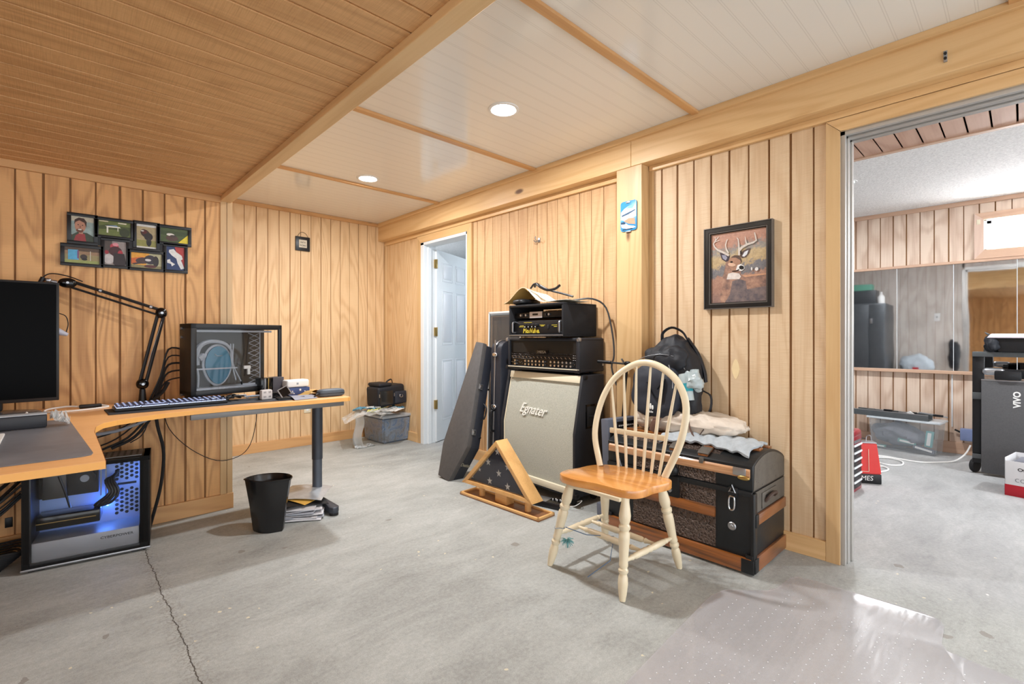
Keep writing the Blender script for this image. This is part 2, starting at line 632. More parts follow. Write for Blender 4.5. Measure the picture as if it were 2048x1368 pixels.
# strip under the beam, header casing, casings
struct(B().box((2.748, -3.2, 2.158), (2.80, 1.64, 2.19), M['pine_y'], 0.002), 'trim_4')
struct(B().box((2.748, 1.835, 2.150), (2.80, 5.04, 2.19), M['pine_y'], 0.002), 'trim_5')
b = B()
b.prism([(0.668, 2.155), (0.608, 2.096), (-3.2, 2.096), (-3.2, 2.155)], 2.752, 2.80, 'x', M['pine_y'])
struct(b, 'trim_6')
b = B()
b.prism([(0.610, 0), (0.610, 2.0955), (0.668, 2.153), (0.668, 0)], 2.752, 2.795, 'x', M['pine_z'])
struct(b, 'trim_7')
b = B()
b.prism([(3.515, 0), (3.515, 2.078), (3.447, 2.146), (3.447, 0)], 2.750, 2.795, 'x', M['pine_z'])
struct(b, 'trim_8')
b = B()
b.prism([(3.4475, 2.147), (3.5155, 2.0785), (4.293, 2.0785), (4.361, 2.147)], 2.750, 2.795, 'x', M['pine_y'])
struct(b, 'trim_9')
b = B()
b.prism([(4.293, 0), (4.293, 2.078), (4.361, 2.146), (4.361, 0)], 2.756, 2.795, 'x', M['pine_z'])
struct(b, 'trim_10')
# thin strips round the deer-wall panel
struct(B().box((2.755, 1.617, 0), (2.79, 1.644, 2.16), M['pine_z'], 0.002), 'trim_11')
# corner strips and ceiling mouldings
struct(B().box((0.8335, 5.012, 2.35), (2.65, 5.04, 2.385), M['pine_x'], 0.003), 'trim_12')
struct(B().box((-2.28, 3.505, 1.957), (0.765, 3.527, 1.997), M['pine_x'], 0.003), 'trim_13')
struct(B().box((0.762, -3.2, 1.967), (0.826, 3.60, 1.9975), M['pine_y'], 0.003), 'trim_14')
struct(B().box((2.745, 5.015, 0), (2.77, 5.04, 2.15), M['pine_z'], 0.002), 'trim_15')
for k, y in enumerate((3.825, 2.56, 1.285, 0.02, -1.245, -2.51)):
    struct(B().box((0.826, y - 0.021, 2.370), (2.648, y + 0.021, 2.3855), M['pine_x'], 0.002), 'trim_%d' % (16 + k))
# baseboards
struct(B().box((-2.28, 3.510, 0), (0.838, 3.527, 0.098), M['pine_x'], 0.002), 'baseboard_left')
struct(B().box((0.8335, 5.022, 0), (2.77, 5.04, 0.095), M['pine_x'], 0.002), 'baseboard_back')
b = B()
b.box((2.753, 0.669, 0), (2.77, 1.616, 0.095), M['pine_y'], 0.002)
b.box((2.753, 1.835, 0), (2.77, 3.446, 0.095), M['pine_y'], 0.002)
b.box((2.753, 4.362, 0), (2.77, 5.02, 0.095), M['pine_y'], 0.002)
struct(b, 'baseboard_right')
# ceilings
struct(B().box((0.80, -3.2, 2.3855), (2.9, 5.1, 2.42), M['bead']), 'ceiling')


def plank_ceiling(x0, x1, y0, y1, z, g0, m, step=0.1045):
    b = B()
    pts = [(y0, z)]
    k = math.ceil((y0 - g0) / step)
    while g0 + k * step < y1 - 0.01:
        g = g0 + k * step
        if g > y0 + 0.01:
            pts += [(g - 0.005, z), (g - 0.004, z + 0.007), (g + 0.004, z + 0.007), (g + 0.005, z)]
        k += 1
    pts += [(y1, z), (y1, z + 0.02), (y0, z + 0.02)]
    b.prism(pts, x0, x1, 'x', m)
    return b


struct(plank_ceiling(-2.3, 0.80, -3.2, 3.6, 1.997, 1.137, M['soffit']), 'ceiling_1')
b = B()
b.box((0.80, -3.2, 1.998), (0.826, 3.6, 2.3855), M['pine_y'])
b.box((-2.3, -3.2, 2.02), (0.80, 3.6, 2.42), M['groove'])
struct(b, 'ceiling_2')
# ---- the room on the right
XC = 6.219
b = B()
grooved(b, 'y', -3.2, 3.3, XC, -1, 0, 2.377, 0.073, 0.1055, m=M['panelC'])
b.box((6.24, -3.2, 0), (6.32, 3.3, 1.90), M['groove'])
b.box((6.24, 0.253, 1.9), (6.32, 3.3, 2.4), M['groove'])
# the window is cut by building the wall around it below; see wall_right_room pieces
b = B()
grooved(b, 'y', -3.2, 3.3, XC, -1, 0, 1.906, 0.073, 0.1055, m=M['panelC'])
grooved(b, 'y', 0.253, 3.3, XC, -1, 1.906, 2.182, 0.073, 0.1055, m=M['panelC'])
grooved(b, 'y', -3.2, -0.62, XC, -1, 1.906, 2.182, 0.073, 0.1055, m=M['panelC'])
grooved(b, 'y', -3.2, 3.3, XC, -1, 2.182, 2.377, 0.073, 0.1055, m=M['panelC'])
b.box((6.24, -3.2, 0), (6.32, 3.3, 1.90), M['groove'])
b.box((6.24, 0.26, 1.9), (6.32, 3.3, 2.4), M['groove'])
b.box((6.24, -3.2, 1.9), (6.32, -0.63, 2.4), M['groove'])
b.box((6.24, -0.63, 2.19), (6.32, 0.26, 2.4), M['groove'])
struct(b, 'wall_far')
struct(B().box((6.195, -3.2, 2.337), (6.219, 3.3, 2.377), M['trimR'], 0.003), 'trim_30')
struct(B().box((6.200, -3.2, 1.797), (6.222, 3.3, 1.822), M['trimR'], 0.003), 'trim_31')
struct(B().box((6.165, -3.2, 0.752), (6.222, 3.3, 0.782), M['trimR'], 0.003), 'trim_32')
struct(B().box((6.203, -3.2, 0), (6.222, 3.3, 0.11), M['trimR'], 0.003), 'baseboard_far')
# window
b = B()
b.prism([(0.316, 1.823), (0.253, 1.900), (0.253, 2.184), (0.316, 2.245)], 6.195, 6.222, 'x', M['trimRz'])
b.prism([(0.316, 2.245), (0.253, 2.184), (-0.62, 2.184), (-0.683, 2.245)], 6.195, 6.222, 'x', M['trimR'])
b.prism([(0.316, 1.823), (0.253, 1.900), (-0.62, 1.900), (-0.683, 1.823)], 6.195, 6.222, 'x', M['trimR'])
b.box((6.222, 0.235, 1.90), (6.31, 0.258, 2.19), M['white'])
b.box((6.222, -0.62, 1.895), (6.31, 0.258, 1.912), M['white'])
b.box((6.222, -0.62, 2.176), (6.31, 0.258, 2.194), M['white'])
b.box((6.26, 0.205, 1.91), (6.285, 0.236, 2.18), M['white'])
b.box((6.26, -0.62, 2.150), (6.285, 0.236, 2.178), M['white'])
b.box((6.26, -0.19, 1.91), (6.285, -0.16, 2.18), M['white'])
w1 = struct(b, 'window_1')
n = N('bright_daylight_outside')
n.set(Base_Color=(1, 1, 1, 1), Emission_Color=(0.93, 0.97, 1.0, 1), Emission_Strength=30.0)
B().box((6.34, -0.64, 1.88), (6.345, 0.27, 2.2), n.m).obj('pane', w1)
struct(B().box((2.90, -3.2, 2.352), (4.05, 3.3, 2.40), M['groove']), 'ceiling_3')
struct(plank_ceiling(2.90, 4.05, -3.2, 3.3, 2.345, 0.652, M['soffitR']), 'ceiling_4')
struct(B().box((4.05, -3.2, 2.337), (4.095, 3.3, 2.377), M['trimR'], 0.003), 'trim_33')
struct(B().box((4.05, -3.2, 2.377), (6.32, 6.6, 2.42), M['popcorn']), 'ceiling_5')
struct(B().box((2.9, 3.3, 2.376), (4.05, 6.6, 2.42), M['popcorn']), 'ceiling_6')
# room behind the white door
M['coolwall'] = plain('cool_white_wall', (206, 214, 220), 0.6, var=0.04)
b = B()
b.box((2.9, 3.3, 0), (6.3, 3.36, 2.377), M['coolwall'])
b.box((2.9, 6.45, 0), (6.3, 6.6, 2.377), M['coolwall'])
b.box((4.9, 3.36, 0), (5.0, 6.45, 2.377), M['coolwall'])
struct(b, 'wall_hall')
# metal track frame of the wide opening
b = B()
for (y0, y1, x0, x1) in ((0.590, 0.612, 2.765, 2.790), (0.585, 0.612, 2.80, 2.835), (0.578, 0.612, 2.845, 2.875), (0.602, 0.640, 2.765, 2.905)):
    b.box((x0, y0, 0), (x1, y1, 2.096), M['metal_track'], 0.002)
struct(b, 'trim_34')
b = B()
for (z0, z1, x0, x1) in ((2.074, 2.096, 2.765, 2.790), (2.066, 2.096, 2.80, 2.835), (2.060, 2.096, 2.845, 2.875), (2.086, 2.13, 2.765, 2.905)):
    b.box((x0, -3.2, z0), (x1, 0.612, z1), M['metal_track'], 0.002)
struct(b, 'trim_35')
# white jamb of the door
b = B()
b.box((2.752, 4.235, 0), (2.90, 4.293, 2.078), M['white_trim'], 0.003)
b.box((2.80, 4.222, 0), (2.84, 4.236, 2.06), M['white_trim'], 0.002)
b.box((2.752, 3.515, 0), (2.90, 3.535, 2.078), M['white_trim'], 0.003)
b.box((2.752, 3.515, 2.050), (2.90, 4.293, 2.078), M['white_trim'], 0.003)
struct(b, 'trim_36')
# the six-panel door, swung open into the hall
d = B()
DW, DH = 0.74, 2.02
d.box((0, -0.017, 0.008), (DW, 0.017, DH), M['white_trim'], 0.002)
M['white_door'] = plain('white_door_paint', (228, 232, 238), 0.35, var=0.02)


def door_panel(b, x0, x1, z0, z1, y):
    # raised-and-fielded panel: sunk bevel frame then raised field
    e = 0.018
    for s in (1, -1):
        yy = s * 0.017
        # frame moulding (raised ridge)
        for (a0, a1, c0, c1) in ((x0, x1, z0, z0 + 0.008), (x0, x1, z1 - 0.008, z1), (x0, x0 + 0.008, z0, z1), (x1 - 0.008, x1, z0, z1)):
            b.box((a0, min(yy, yy + s * 0.004), c0), (a1, max(yy, yy + s * 0.004), c1), M['white_door'], 0.0018)
        b.box((x0 + e + 0.01, min(yy, yy + s * 0.005), z0 + e + 0.01), (x1 - e - 0.01, max(yy, yy + s * 0.005), z1 - e - 0.01), M['white_door'], 0.005)


for x0, x1 in ((0.11, 0.34), (0.41, 0.64)):
    for z0, z1 in ((0.22, 0.86), (1.02, 1.60), (1.70, 1.90)):
        door_panel(d, x0, x1, z0, z1, 0)
dd = struct(d, 'door_1', smooth=30)
dd.location = (2.893, 4.232, 0)
dd.rotation_euler = (0, 0, R(25))
for z in (0.40, 1.16, 1.87):
    B().box((2.876, 4.205, z - 0.045), (2.9, 4.2345, z + 0.045), M['brass'], 0.002).cyl((2.902, 4.214, z - 0.048), (2.902, 4.214, z + 0.048), 0.007, seg=10, m=M['brass']).obj('hinge', dd).matrix_parent_inverse = (Matrix.Translation((2.893, 4.232, 0)) @ Matrix.Rotation(R(25), 4, 'Z')).inverted()
# lights of the other rooms
HALL_FILL = lamp('hall_fill', (4.3, 3.62, 1.85), 17, 0.1, (0.90, 0.95, 1.0), kind='POINT')  # unseen bare points added to brighten the door and hall ceiling
lamp('hall_fill', (3.5, 5.7, 1.7), 14, 0.1, (0.90, 0.95, 1.0), kind='POINT')
ROOM_LAMP = lamp('side_room_lamp', (4.75, 1.0, 2.36), 36, 0.14, (0.95, 0.97, 1.0))
lamp('side_room_lamp', (4.75, -1.3, 2.36), 46, 0.14, (0.95, 0.97, 1.0))
WINDOW_LAMP = lamp('window_daylight', (6.19, -0.18, 2.04), 30, 0.28, (0.90, 0.96, 1.0), (0, R(-90), 0))
# recessed ceiling lights
M['glow'] = N('lit_lens').set(Base_Color=(1, 1, 1, 1), Emission_Color=(1, 0.97, 0.92, 1), Emission_Strength=45.0).m
names = ['recessed round ceiling light nearer the far wall', 'recessed round ceiling light in the middle of the white ceiling, nearest the post', 'unseen round ceiling light added behind the viewer']
for k, (x, y) in enumerate(LIGHTS):
    t = thing('ceiling_light', names[k], 'light', (x, y, 2.385), group='recessed ceiling lights')
    B().lathe([(0.068, -0.003), (0.072, -0.006), (0.086, -0.004), (0.088, 0.0005), (0.066, 0.0005)], 32, None, M['white']).obj('trim_ring', t)
    B().lathe([(0, -0.002), (0.069, -0.002), (0.069, 0.0), (0, 0.0)], 32, None, M['glow']).obj('lens', t)
    lamp('ceiling_light_bulb', (0, 0, -0.012), LAMP_W, 0.10, parent=t)
t = thing('ceiling_light', 'recessed light in the popcorn ceiling of the room on the right', 'light', (4.75, 1.0, 2.377))
B().lathe([(0, -0.003), (0.05, -0.003), (0.05, 0.0), (0, 0.0)], 24, None, M['glow']).obj('lens', t)
B().lathe([(0.05, -0.003), (0.068, -0.004), (0.07, 0.0005)], 24, None, M['white']).obj('trim_ring', t)
# ================================================================== MUSIC GEAR AGAINST THE WALL
I4 = Matrix.Identity(4)


def face_front(x, y, z):
    """text matrix: reads left to right on a face whose outward normal is local -Y"""
    return Matrix.Translation((x, y, z)) @ Matrix.Rotation(R(90), 4, 'X')


# ---- slanted guitar cabinet
def weave():
    n = N('grille_cloth')
    sep = n.n('ShaderNodeSeparateXYZ')
    n.l(n.co(), sep.inputs[0])
    a = n.math('SINE', n.math('MULTIPLY', sep.outputs[0], 900))
    c = n.math('SINE', n.math('MULTIPLY', sep.outputs[2], 900))
    w = n.math('MULTIPLY_ADD', n.math('MULTIPLY', a, c), 0.5, 0.5)
    f = n.math('ADD', n.math('MULTIPLY', w, 0.6), n.math('MULTIPLY', n.noise(n.co(), 160, 3, 0.7), 0.5))
    n.set(Base_Color=n.ramp(f, [(0.3, lin((112, 114, 104))), (0.75, lin((214, 214, 200)))]), Roughness=0.8)
    n.bump(w, 0.4, 0.001)
    return n.m


M['grille'] = weave()
cab = thing('speaker_cabinet', 'tall slanted speaker cabinet with grey woven grille and cream strips under the amplifiers', 'speaker', (2.442, 2.355, 0), -93.4)
CW, CD, C0, CK, CT = 0.765, 0.288, 0.065, 0.475, 0.852
side = [(0.0, C0), (CD, C0), (CD, CT), (0.078, CT), (0.0, CK)]
b = B()
b.prism(side, -CW / 2, -CW / 2 + 0.022, 'x', M['tolex'], 0.004)
b.prism(side, CW / 2 - 0.022, CW / 2, 'x', M['tolex'], 0.004)
b.box((-CW / 2 + 0.01, 0.08, CT - 0.02), (CW / 2 - 0.01, CD, CT), M['tolex'], 0.003)
b.box((-CW / 2 + 0.01, 0.0, C0), (CW / 2 - 0.01, CD, C0 + 0.02), M['tolex'], 0.003)
b.box((-CW / 2 + 0.01, CD - 0.02, C0), (CW / 2 - 0.01, CD, CT), M['tolex'])
b.obj('shell', cab)
b = B()
x0, x1 = -CW / 2 + 0.034, CW / 2 - 0.022


def slant(z):
    return 0.0 if z < CK else 0.078 * (z - CK) / (CT - CK)


b.prism([(0.012, C0 + 0.05), (0.04, C0 + 0.05), (0.04, CK), (slant(CT - 0.05) + 0.035, CT - 0.05), (slant(CT - 0.05) + 0.012, CT - 0.05), (0.012, CK)], x0, x1, 'x', M['grille'])
b.obj('grille', cab)
b = B()
b.box((x0, -0.004, C0 + 0.012), (x1, 0.02, C0 + 0.055), M['cream'], 0.004)
b.prism([(slant(CT - 0.045) - 0.003, CT - 0.052), (slant(CT) - 0.003, CT - 0.004), (0.11, CT - 0.004), (0.11, CT - 0.052)], x0, x1, 'x', M['cream'], 0.003)
b.prism([(0.006, C0 + 0.05), (0.014, C0 + 0.05), (0.014, CK), (0.086, CT - 0.05), (0.076, CT - 0.05), (0.006, CK)], x0, x0 + 0.006, 'x', M['cream'])
b.obj('cream_strip', cab)
b = B()
ang = math.atan2(0.078, CT - CK)
M['badge'] = plain('white_badge', (240, 238, 230), 0.3, var=0)
Mt = Matrix.Translation((-0.055, slant(0.585) + 0.006, 0.585)) @ Matrix.Rotation(-ang, 4, 'X') @ Matrix.Rotation(R(90), 4, 'X') @ Matrix.Rotation(R(-2), 4, 'Z')
b.text('Egnater', 0.100, Mt, M['badge'], 0.004, 0.45, sx=0.88, bold=0.0)
b.obj('badge', cab, label='white script maker badge')
for sx in (-1, 1):
    for (yy, zz) in ((0.0, C0 + 0.012), (0.082, CT - 0.012)):
        q = B().box((sx * CW / 2 - 0.014, yy - 0.004, zz - 0.016), (sx * CW / 2 + 0.014, yy + 0.03, zz + 0.016), M['black'], 0.008)
        q.obj('corner_guard', cab)
B().box((CW / 2 - 0.003, 0.10, 0.50), (CW / 2 + 0.001, 0.24, 0.66), M['blackgloss'], 0.002).box((CW / 2 + 0.0005, 0.115, 0.515), (CW / 2 + 0.003, 0.225, 0.645), M['rubber'], 0.003).tube([(CW / 2 + 0.003, 0.13, 0.58), (CW / 2 + 0.012, 0.17, 0.58), (CW / 2 + 0.003, 0.21, 0.58)], 0.006, m=M['black']).obj('side_handle', cab)
for sx in (-1, 1):
    for yy in (0.05, 0.25):
        B().lathe([(0.0, -0.012), (0.026, -0.012), (0.028, 0), (0.026, 0.012), (0, 0.012)], 18, Matrix.Translation((sx * (CW / 2 - 0.06), yy, 0.028)) @ Matrix.Rotation(R(90), 4, 'Y'), M['rubber']).box((sx * (CW / 2 - 0.06) - 0.02, yy - 0.016, 0.05), (sx * (CW / 2 - 0.06) + 0.02, yy + 0.016, 0.066), M['steel']).obj('caster', cab)

# ---- amplifier head
M['mesh'] = plain('dark_mesh', (40, 38, 36), 0.5, 0.3, scale=300, var=0.5, bump=0.6, bscale=500)
amp = thing('amplifier_head', 'wide black amplifier head with two rows of chrome knobs, resting on the speaker cabinet', 'amplifier', (2.485, 2.333, 0.855), -90)
AW, AD, AH = 0.685, 0.272, 0.243
b = B()
# case as a frame, open at the front
b.box((-AW / 2, 0, 0.012), (AW / 2, AD, 0.040), M['tolex'], 0.010)
b.box((-AW / 2, 0.006, AH - 0.024), (AW / 2, AD, AH), M['tolex'], 0.012)
b.box((-AW / 2, 0, 0.02), (-AW / 2 + 0.020, AD, AH - 0.01), M['tolex'], 0.008)
b.box((AW / 2 - 0.034, 0, 0.02), (AW / 2, AD, AH - 0.01), M['tolex'], 0.012)
b.box((-AW / 2 + 0.01, 0.08, 0.03), (AW / 2 - 0.01, AD, AH - 0.01), M['tolex'])
b.obj('case', amp)
B().box((-AW / 2 + 0.018, 0.018, 0.135), (AW / 2 - 0.03, 0.03, 0.222), M['mesh']).obj('mesh_panel', amp)
n = N('diamond_plate')
sep = n.n('ShaderNodeSeparateXYZ')
n.l(n.co(), sep.inputs[0])
dg = n.math('SINE', n.math('MULTIPLY', n.math('ADD', sep.outputs[0], sep.outputs[2]), 210))
dh = n.math('SINE', n.math('MULTIPLY', n.math('SUBTRACT', sep.outputs[0], sep.outputs[2]), 210))
dd_ = n.math('MULTIPLY', dg, dh)
n.set(Base_Color=lin((60, 56, 54)), Metallic=0.9, Roughness=0.22)
n.bump(dd_, 1.0, 0.004)
M['diamond'] = n.m
b = B()
b.box((-AW / 2 + 0.018, 0.014, 0.092), (AW / 2 - 0.032, 0.030, 0.136), M['diamond'])
for k in range(16):
    xx = -AW / 2 + 0.04 + k * 0.037
    b.box((-0.009, 0.011, -0.0016), (0.009, 0.015, 0.0016), M['chrome'], 0.001, M=Matrix.Translation((xx, 0, 0.103)) @ Matrix.Rotation(R(42), 4, 'Y'))
b.obj('diamond_plate', amp)
b = B()
b.box((-0.058, 0.008, 0.128), (0.058, 0.016, 0.156), M['blackgloss'], 0.004)
b.text('MESA', 0.026, face_front(0, 0.0075, 0.142), plain('logo_grey', (150, 146, 140), 0.3, 0.5, var=0), 0.001, sx=1.3)
b.obj('badge', amp)
B().box((-AW / 2 + 0.018, 0.016, 0.038), (AW / 2 - 0.032, 0.030, 0.092), M['blackgloss']).obj('control_panel', amp)
for row, zz in enumerate((0.076, 0.052)):
    for k in range(16):
        if k in (1, 2, 9):
            continue
        xx = -0.262 + k * 0.0355
        B().lathe([(0.0, 0.020), (0.0075, 0.020), (0.0085, 0.012), (0.0105, 0.0), (0, 0)], 14, Matrix.Translation((xx, 0.016, zz)) @ Matrix.Rotation(R(90), 4, 'X'), M['chrome']).obj('knob', amp)
for k, (xx, zz) in enumerate(((-0.30, 0.062), (-0.288, 0.060), (-0.276, 0.062), (-0.222, 0.064), (-0.212, 0.058), (-0.200, 0.064), (-0.190, 0.052), (0.30, 0.062))):
    B().cyl((xx, 0.016, zz), (xx, 0.002, zz + 0.003), 0.003, 0.002, 8, M['chrome']).obj('toggle_switch', amp)
b = B()
b.box((-AW / 2 + 0.002, -0.003, 0.028), (AW / 2 - 0.002, 0.003, 0.034), M['cream'], 0.002)
b.obj('piping', amp)
for sx in (-1, 1):
    for zz in (0.02, AH - 0.016):
        B().box((sx * AW / 2 - 0.024, -0.004, zz - 0.012), (sx * AW / 2 + 0.003, 0.022, zz + 0.018), M['black' if zz < 0.1 else 'steel'], 0.009).obj('corner_guard', amp)
    for yy in (0.06, 0.22):
        B().cyl((sx * 0.27, yy, 0.0), (sx * 0.27, yy, 0.014), 0.013, m=M['rubber']).obj('foot', amp)
B().box((AW / 2 - 0.001, 0.245, 0.05), (AW / 2 + 0.004, 0.265, 0.075), M['steel'], 0.002).obj('side_button', amp)

# ---- carpeted rack case with power amp
M['carpet'] = plain('black_carpet', (30, 30, 33), 0.95, var=0.5, scale=300, bump=0.9, bscale=600)
rk = thing('rack_case', 'black carpeted rack case holding the power amplifier with yellow lettering, topmost of the stack', 'rack', (2.400, 2.314, 1.100), -90)
RW, RD, RH = 0.520, 0.355, 0.232
b = B()
b.box((-RW / 2, 0, 0.006), (RW / 2, RD, 0.024), M['carpet'], 0.006)
b.box((-RW / 2, 0, RH - 0.018), (RW / 2, RD, RH), M['carpet'], 0.006)
b.box((-RW / 2, 0, 0.01), (-RW / 2 + 0.018, RD, RH - 0.004), M['carpet'], 0.006)
b.box((RW / 2 - 0.018, 0, 0.01), (RW / 2, RD, RH - 0.004), M['carpet'], 0.006)
b.box((-RW / 2 + 0.01, 0.20, 0.01), (RW / 2 - 0.01, 0.21, 0.19), M['groove'])
b.obj('case', rk)
B().box((-RW / 2 + 0.004, -0.003, 0.012), (RW / 2 - 0.004, 0.004, 0.018), M['steel'], 0.001).box((-RW / 2 + 0.004, -0.003, RH - 0.014), (RW / 2 - 0.004, 0.004, RH - 0.008), M['black'], 0.001).obj('edge_strip', rk)
M['yellow'] = plain('yellow_print', (226, 206, 70), 0.5, var=0)
pa = B().box((-0.240, 0.030, 0.026), (0.240, 0.20, 0.118), M['black'], 0.002)
pa.text('MosValve.', 0.043, face_front(-0.062, 0.0292, 0.046), M['yellow'], 0.0006, 0.2, sx=0.92, bold=0.0014)
for (tx, tz, tw) in ((-0.155, 0.083, 0.04), (-0.158, 0.076, 0.05), (0.045, 0.086, 0.05), (0.045, 0.079, 0.03), (0.155, 0.084, 0.05), (0.165, 0.074, 0.03), (-0.095, 0.106, 0.08)):
    pa.box((tx - tw / 2, 0.0292, tz - 0.0012), (tx + tw / 2, 0.031, tz + 0.0012), M['yellow'])
pw = pa.obj('power_amplifier', rk)
for k in range(4):
    B().lathe([(0.0, 0.020), (0.010, 0.020), (0.013, 0.012), (0.015, 0.0), (0, 0)], 16, Matrix.Translation((-0.105 + k * 0.034, 0.030, 0.084)) @ Matrix.Rotation(R(90), 4, 'X'), M['black']).cyl((-0.105 + k * 0.034, 0.010, 0.076), (-0.105 + k * 0.034, 0.0085, 0.072), 0.003, m=M['white']).obj('knob', pw)
B().box((0.094, 0.024, 0.060), (0.108, 0.031, 0.086), M['rubber'], 0.002).obj('power_switch', pw)
for sx in (-1, 1):
    B().tube([(sx * 0.222, 0.030, 0.034), (sx * 0.222, 0.004, 0.038), (sx * 0.222, 0.002, 0.07), (sx * 0.222, 0.004, 0.104), (sx * 0.222, 0.030, 0.110)], 0.006, m=M['steel']).obj('handle', pw)
un = B().box((-0.240, 0.040, 0.138), (0.240, 0.16, 0.176), M['black'], 0.002).box((-0.085, 0.037, 0.137), (0.035, 0.043, 0.180), plain('silver_plate', (196, 190, 190), 0.4, 0.3, var=0.03)).box((-0.055, 0.0355, 0.155), (-0.005, 0.038, 0.168), M['black']).obj('tuner_unit', rk)
for k, xx in enumerate((-0.165, -0.145, -0.115, 0.075, 0.105)):
    B().cyl((xx, 0.040, 0.158), (xx, 0.026, 0.158), 0.008, m=M['black' if k % 2 else 'steel']).obj('knob', un)
# manuals and cable on the rack
M['paper'] = plain('paper_white', (236, 232, 216), 0.6, var=0.04)
M['kraft'] = plain('kraft_cover', (196, 156, 84), 0.6, var=0.12)
mn = thing('manual', 'open curled paper manual with a tan back lying on top of the rack case', 'manual', (2.40, 2.34, 1.333), -90)


def sheet(u, v):
    x = -0.30 + 0.62 * u
    h = 0.012 + 0.110 * math.exp(-((u - 0.28) / 0.17) ** 2) * (1 - 0.25 * v) + 0.004 * math.sin(u * 9 + v * 3)
    if u < 0.1:
        h *= 0.9
    return (x, 0.015 + 0.21 * v + 0.03 * math.sin(u * 3), max(h, 0.008))


B().grid(sheet, 40, 8, M['paper'], 0.0016).obj('page', mn)
B().grid(lambda u, v: (lambda p: (p[0] - 0.004 * (u < 0.3), p[1] - 0.004, p[2] - 0.003))(sheet(u * 0.36, v)), 20, 8, M['kraft'], 0.001).obj('cover', mn)
b = B()
random.seed(5)
for k in range(9):
    u0 = 0.34 + 0.05 * k
    for j in range(5):
        p = sheet(u0, 0.14 + 0.17 * j)
        q = sheet(u0 + 0.035, 0.14 + 0.17 * j)
        b.poly([(p[0], p[1], p[2] + 0.0025), (q[0], q[1], q[2] + 0.0025), (q[0], q[1] + 0.003, q[2] + 0.0027), (p[0], p[1] + 0.003, p[2] + 0.0027)], M['black'])
b.obj('print', mn)
o = tag(B().blob((0, 0, 0), (0.22, 0.13, 0.045), M['black'], 3.0, 0.008, 14, 3).obj('zip_pouch', None), 'small black zip pouch under the curled manual on the rack', 'pouch')
o.location = (2.51, 2.50, 1.356)
ad = thing('pedal_expression_cable', 'black folding cable arm lying on the open manual', 'cable', (2.43, 2.28, 1.43))
ad.name = 'coiled_cable'
pts = [(0.04, 0.10, 0.03), (0.02, 0.06, 0.045), (0.01, 0.02, 0.02), (0.02, -0.04, -0.005), (0.03, -0.10, 0.0), (0.02, -0.15, 0.018)]
B().tube(pts, 0.009, m=M['black']).tube([(0.03, 0.13, 0.02), (0.02, 0.07, 0.048), (0.05, -0.02, 0.0), (0.08, -0.12, -0.03), (0.10, -0.2, -0.055)], 0.007, m=M['black']).obj('cord', ad)
# hanging instrument cable beside the stack
o = tag(B().tube([(2.55, 2.10, 1.352), (2.62, 1.99, 1.36), (2.70, 1.935, 1.30), (2.725, 1.90, 1.12), (2.72, 1.885, 0.98), (2.715, 1.90, 0.90), (2.735, 1.875, 0.78)], 0.006, m=plain('grey_cable', (62, 64, 66), 0.45)).obj('audio_cable', None), 'thick grey cable draped over the rack case and hanging down the panelling', 'cable')

# ---- two window screens leaning on the wall
M['alu_white'] = plain('white_aluminium', (232, 236, 236), 0.35, 0.2, var=0.02)
n = N('screen_mesh')
n.set(Base_Color=lin((84, 84, 84)), Roughness=0.7)
sep = n.n('ShaderNodeSeparateXYZ')
n.l(n.co(), sep.inputs[0])
n.set(Alpha=0.34)
M['netting'] = n.m
for k, (yy, xx, lab) in enumerate(((3.195, 2.735, 'white framed window screen leaning closest to the wall, behind the other screen'), (3.155, 2.700, 'white framed window screen with grey netting leaning in front of the other screen'))):
    s = thing('window_screen', lab, 'screen', (xx - 0.020, yy, 0.0), -90, 'window screens behind the amplifier stack', rot=(R(-1.0), 0, R(-90)))
    b = B()
    Wd, Hh, f = 0.40, 1.318 - 0.012 * (1 - k), 0.014
    for lo, hi in (((0, 0, 0), (f, 0.010, Hh)), ((Wd - f, 0, 0), (Wd, 0.010, Hh)), ((0, 0, Hh - f), (Wd, 0.010, Hh)), ((0, 0, 0), (Wd, 0.010, f))):
        b.box(lo, hi, M['alu_white'], 0.0015)
    b.obj('frame', s)
    B().box((f, 0.004, f), (Wd - f, 0.005, Hh - f), M['netting']).obj('netting', s)
    b = B()
    for lo, hi in (((f, -0.001, f), (f + 0.008, 0.006, Hh - f)), ((f, -0.001, Hh - f - 0.010), (Wd - f, 0.006, Hh - f))):
        b.box(lo, hi, plain('spline_grey', (120, 126, 130), 0.5, var=0))
    b.obj('spline', s)

# ---- guitar cases
M['case_lid'] = plain('worn_black_case', (84, 82, 82), 0.7, var=0.25, scale=30, bump=0.35, bscale=500)
M['case_side'] = plain('case_side_vinyl', (40, 43, 52), 0.5, var=0.2, scale=30, bump=0.3, bscale=400)
gc = thing('guitar_case', 'worn black coffin-shaped guitar case leaning by the white door', 'guitar case', (2.182, 3.05, 0.0), 0, 'guitar cases by the speaker cabinet', rot=(0, R(17.0), 0))
pts = [(0.115, 0.02), (-0.03, 0.0), (-0.155, 0.285), (-0.06, 1.105), (0.035, 1.115), (0.150, 0.265)]
lidp = B().prism(pts, 0.0, 0.045, 'x', M['case_lid'], 0.006)
lidp.obj('lid', gc)
pin = [(p[0] * 0.985, 0.006 + p[1] * 0.985) for p in pts]
B().prism(pin, 0.044, 0.128, 'x', M['case_side'], 0.006).obj('body', gc)
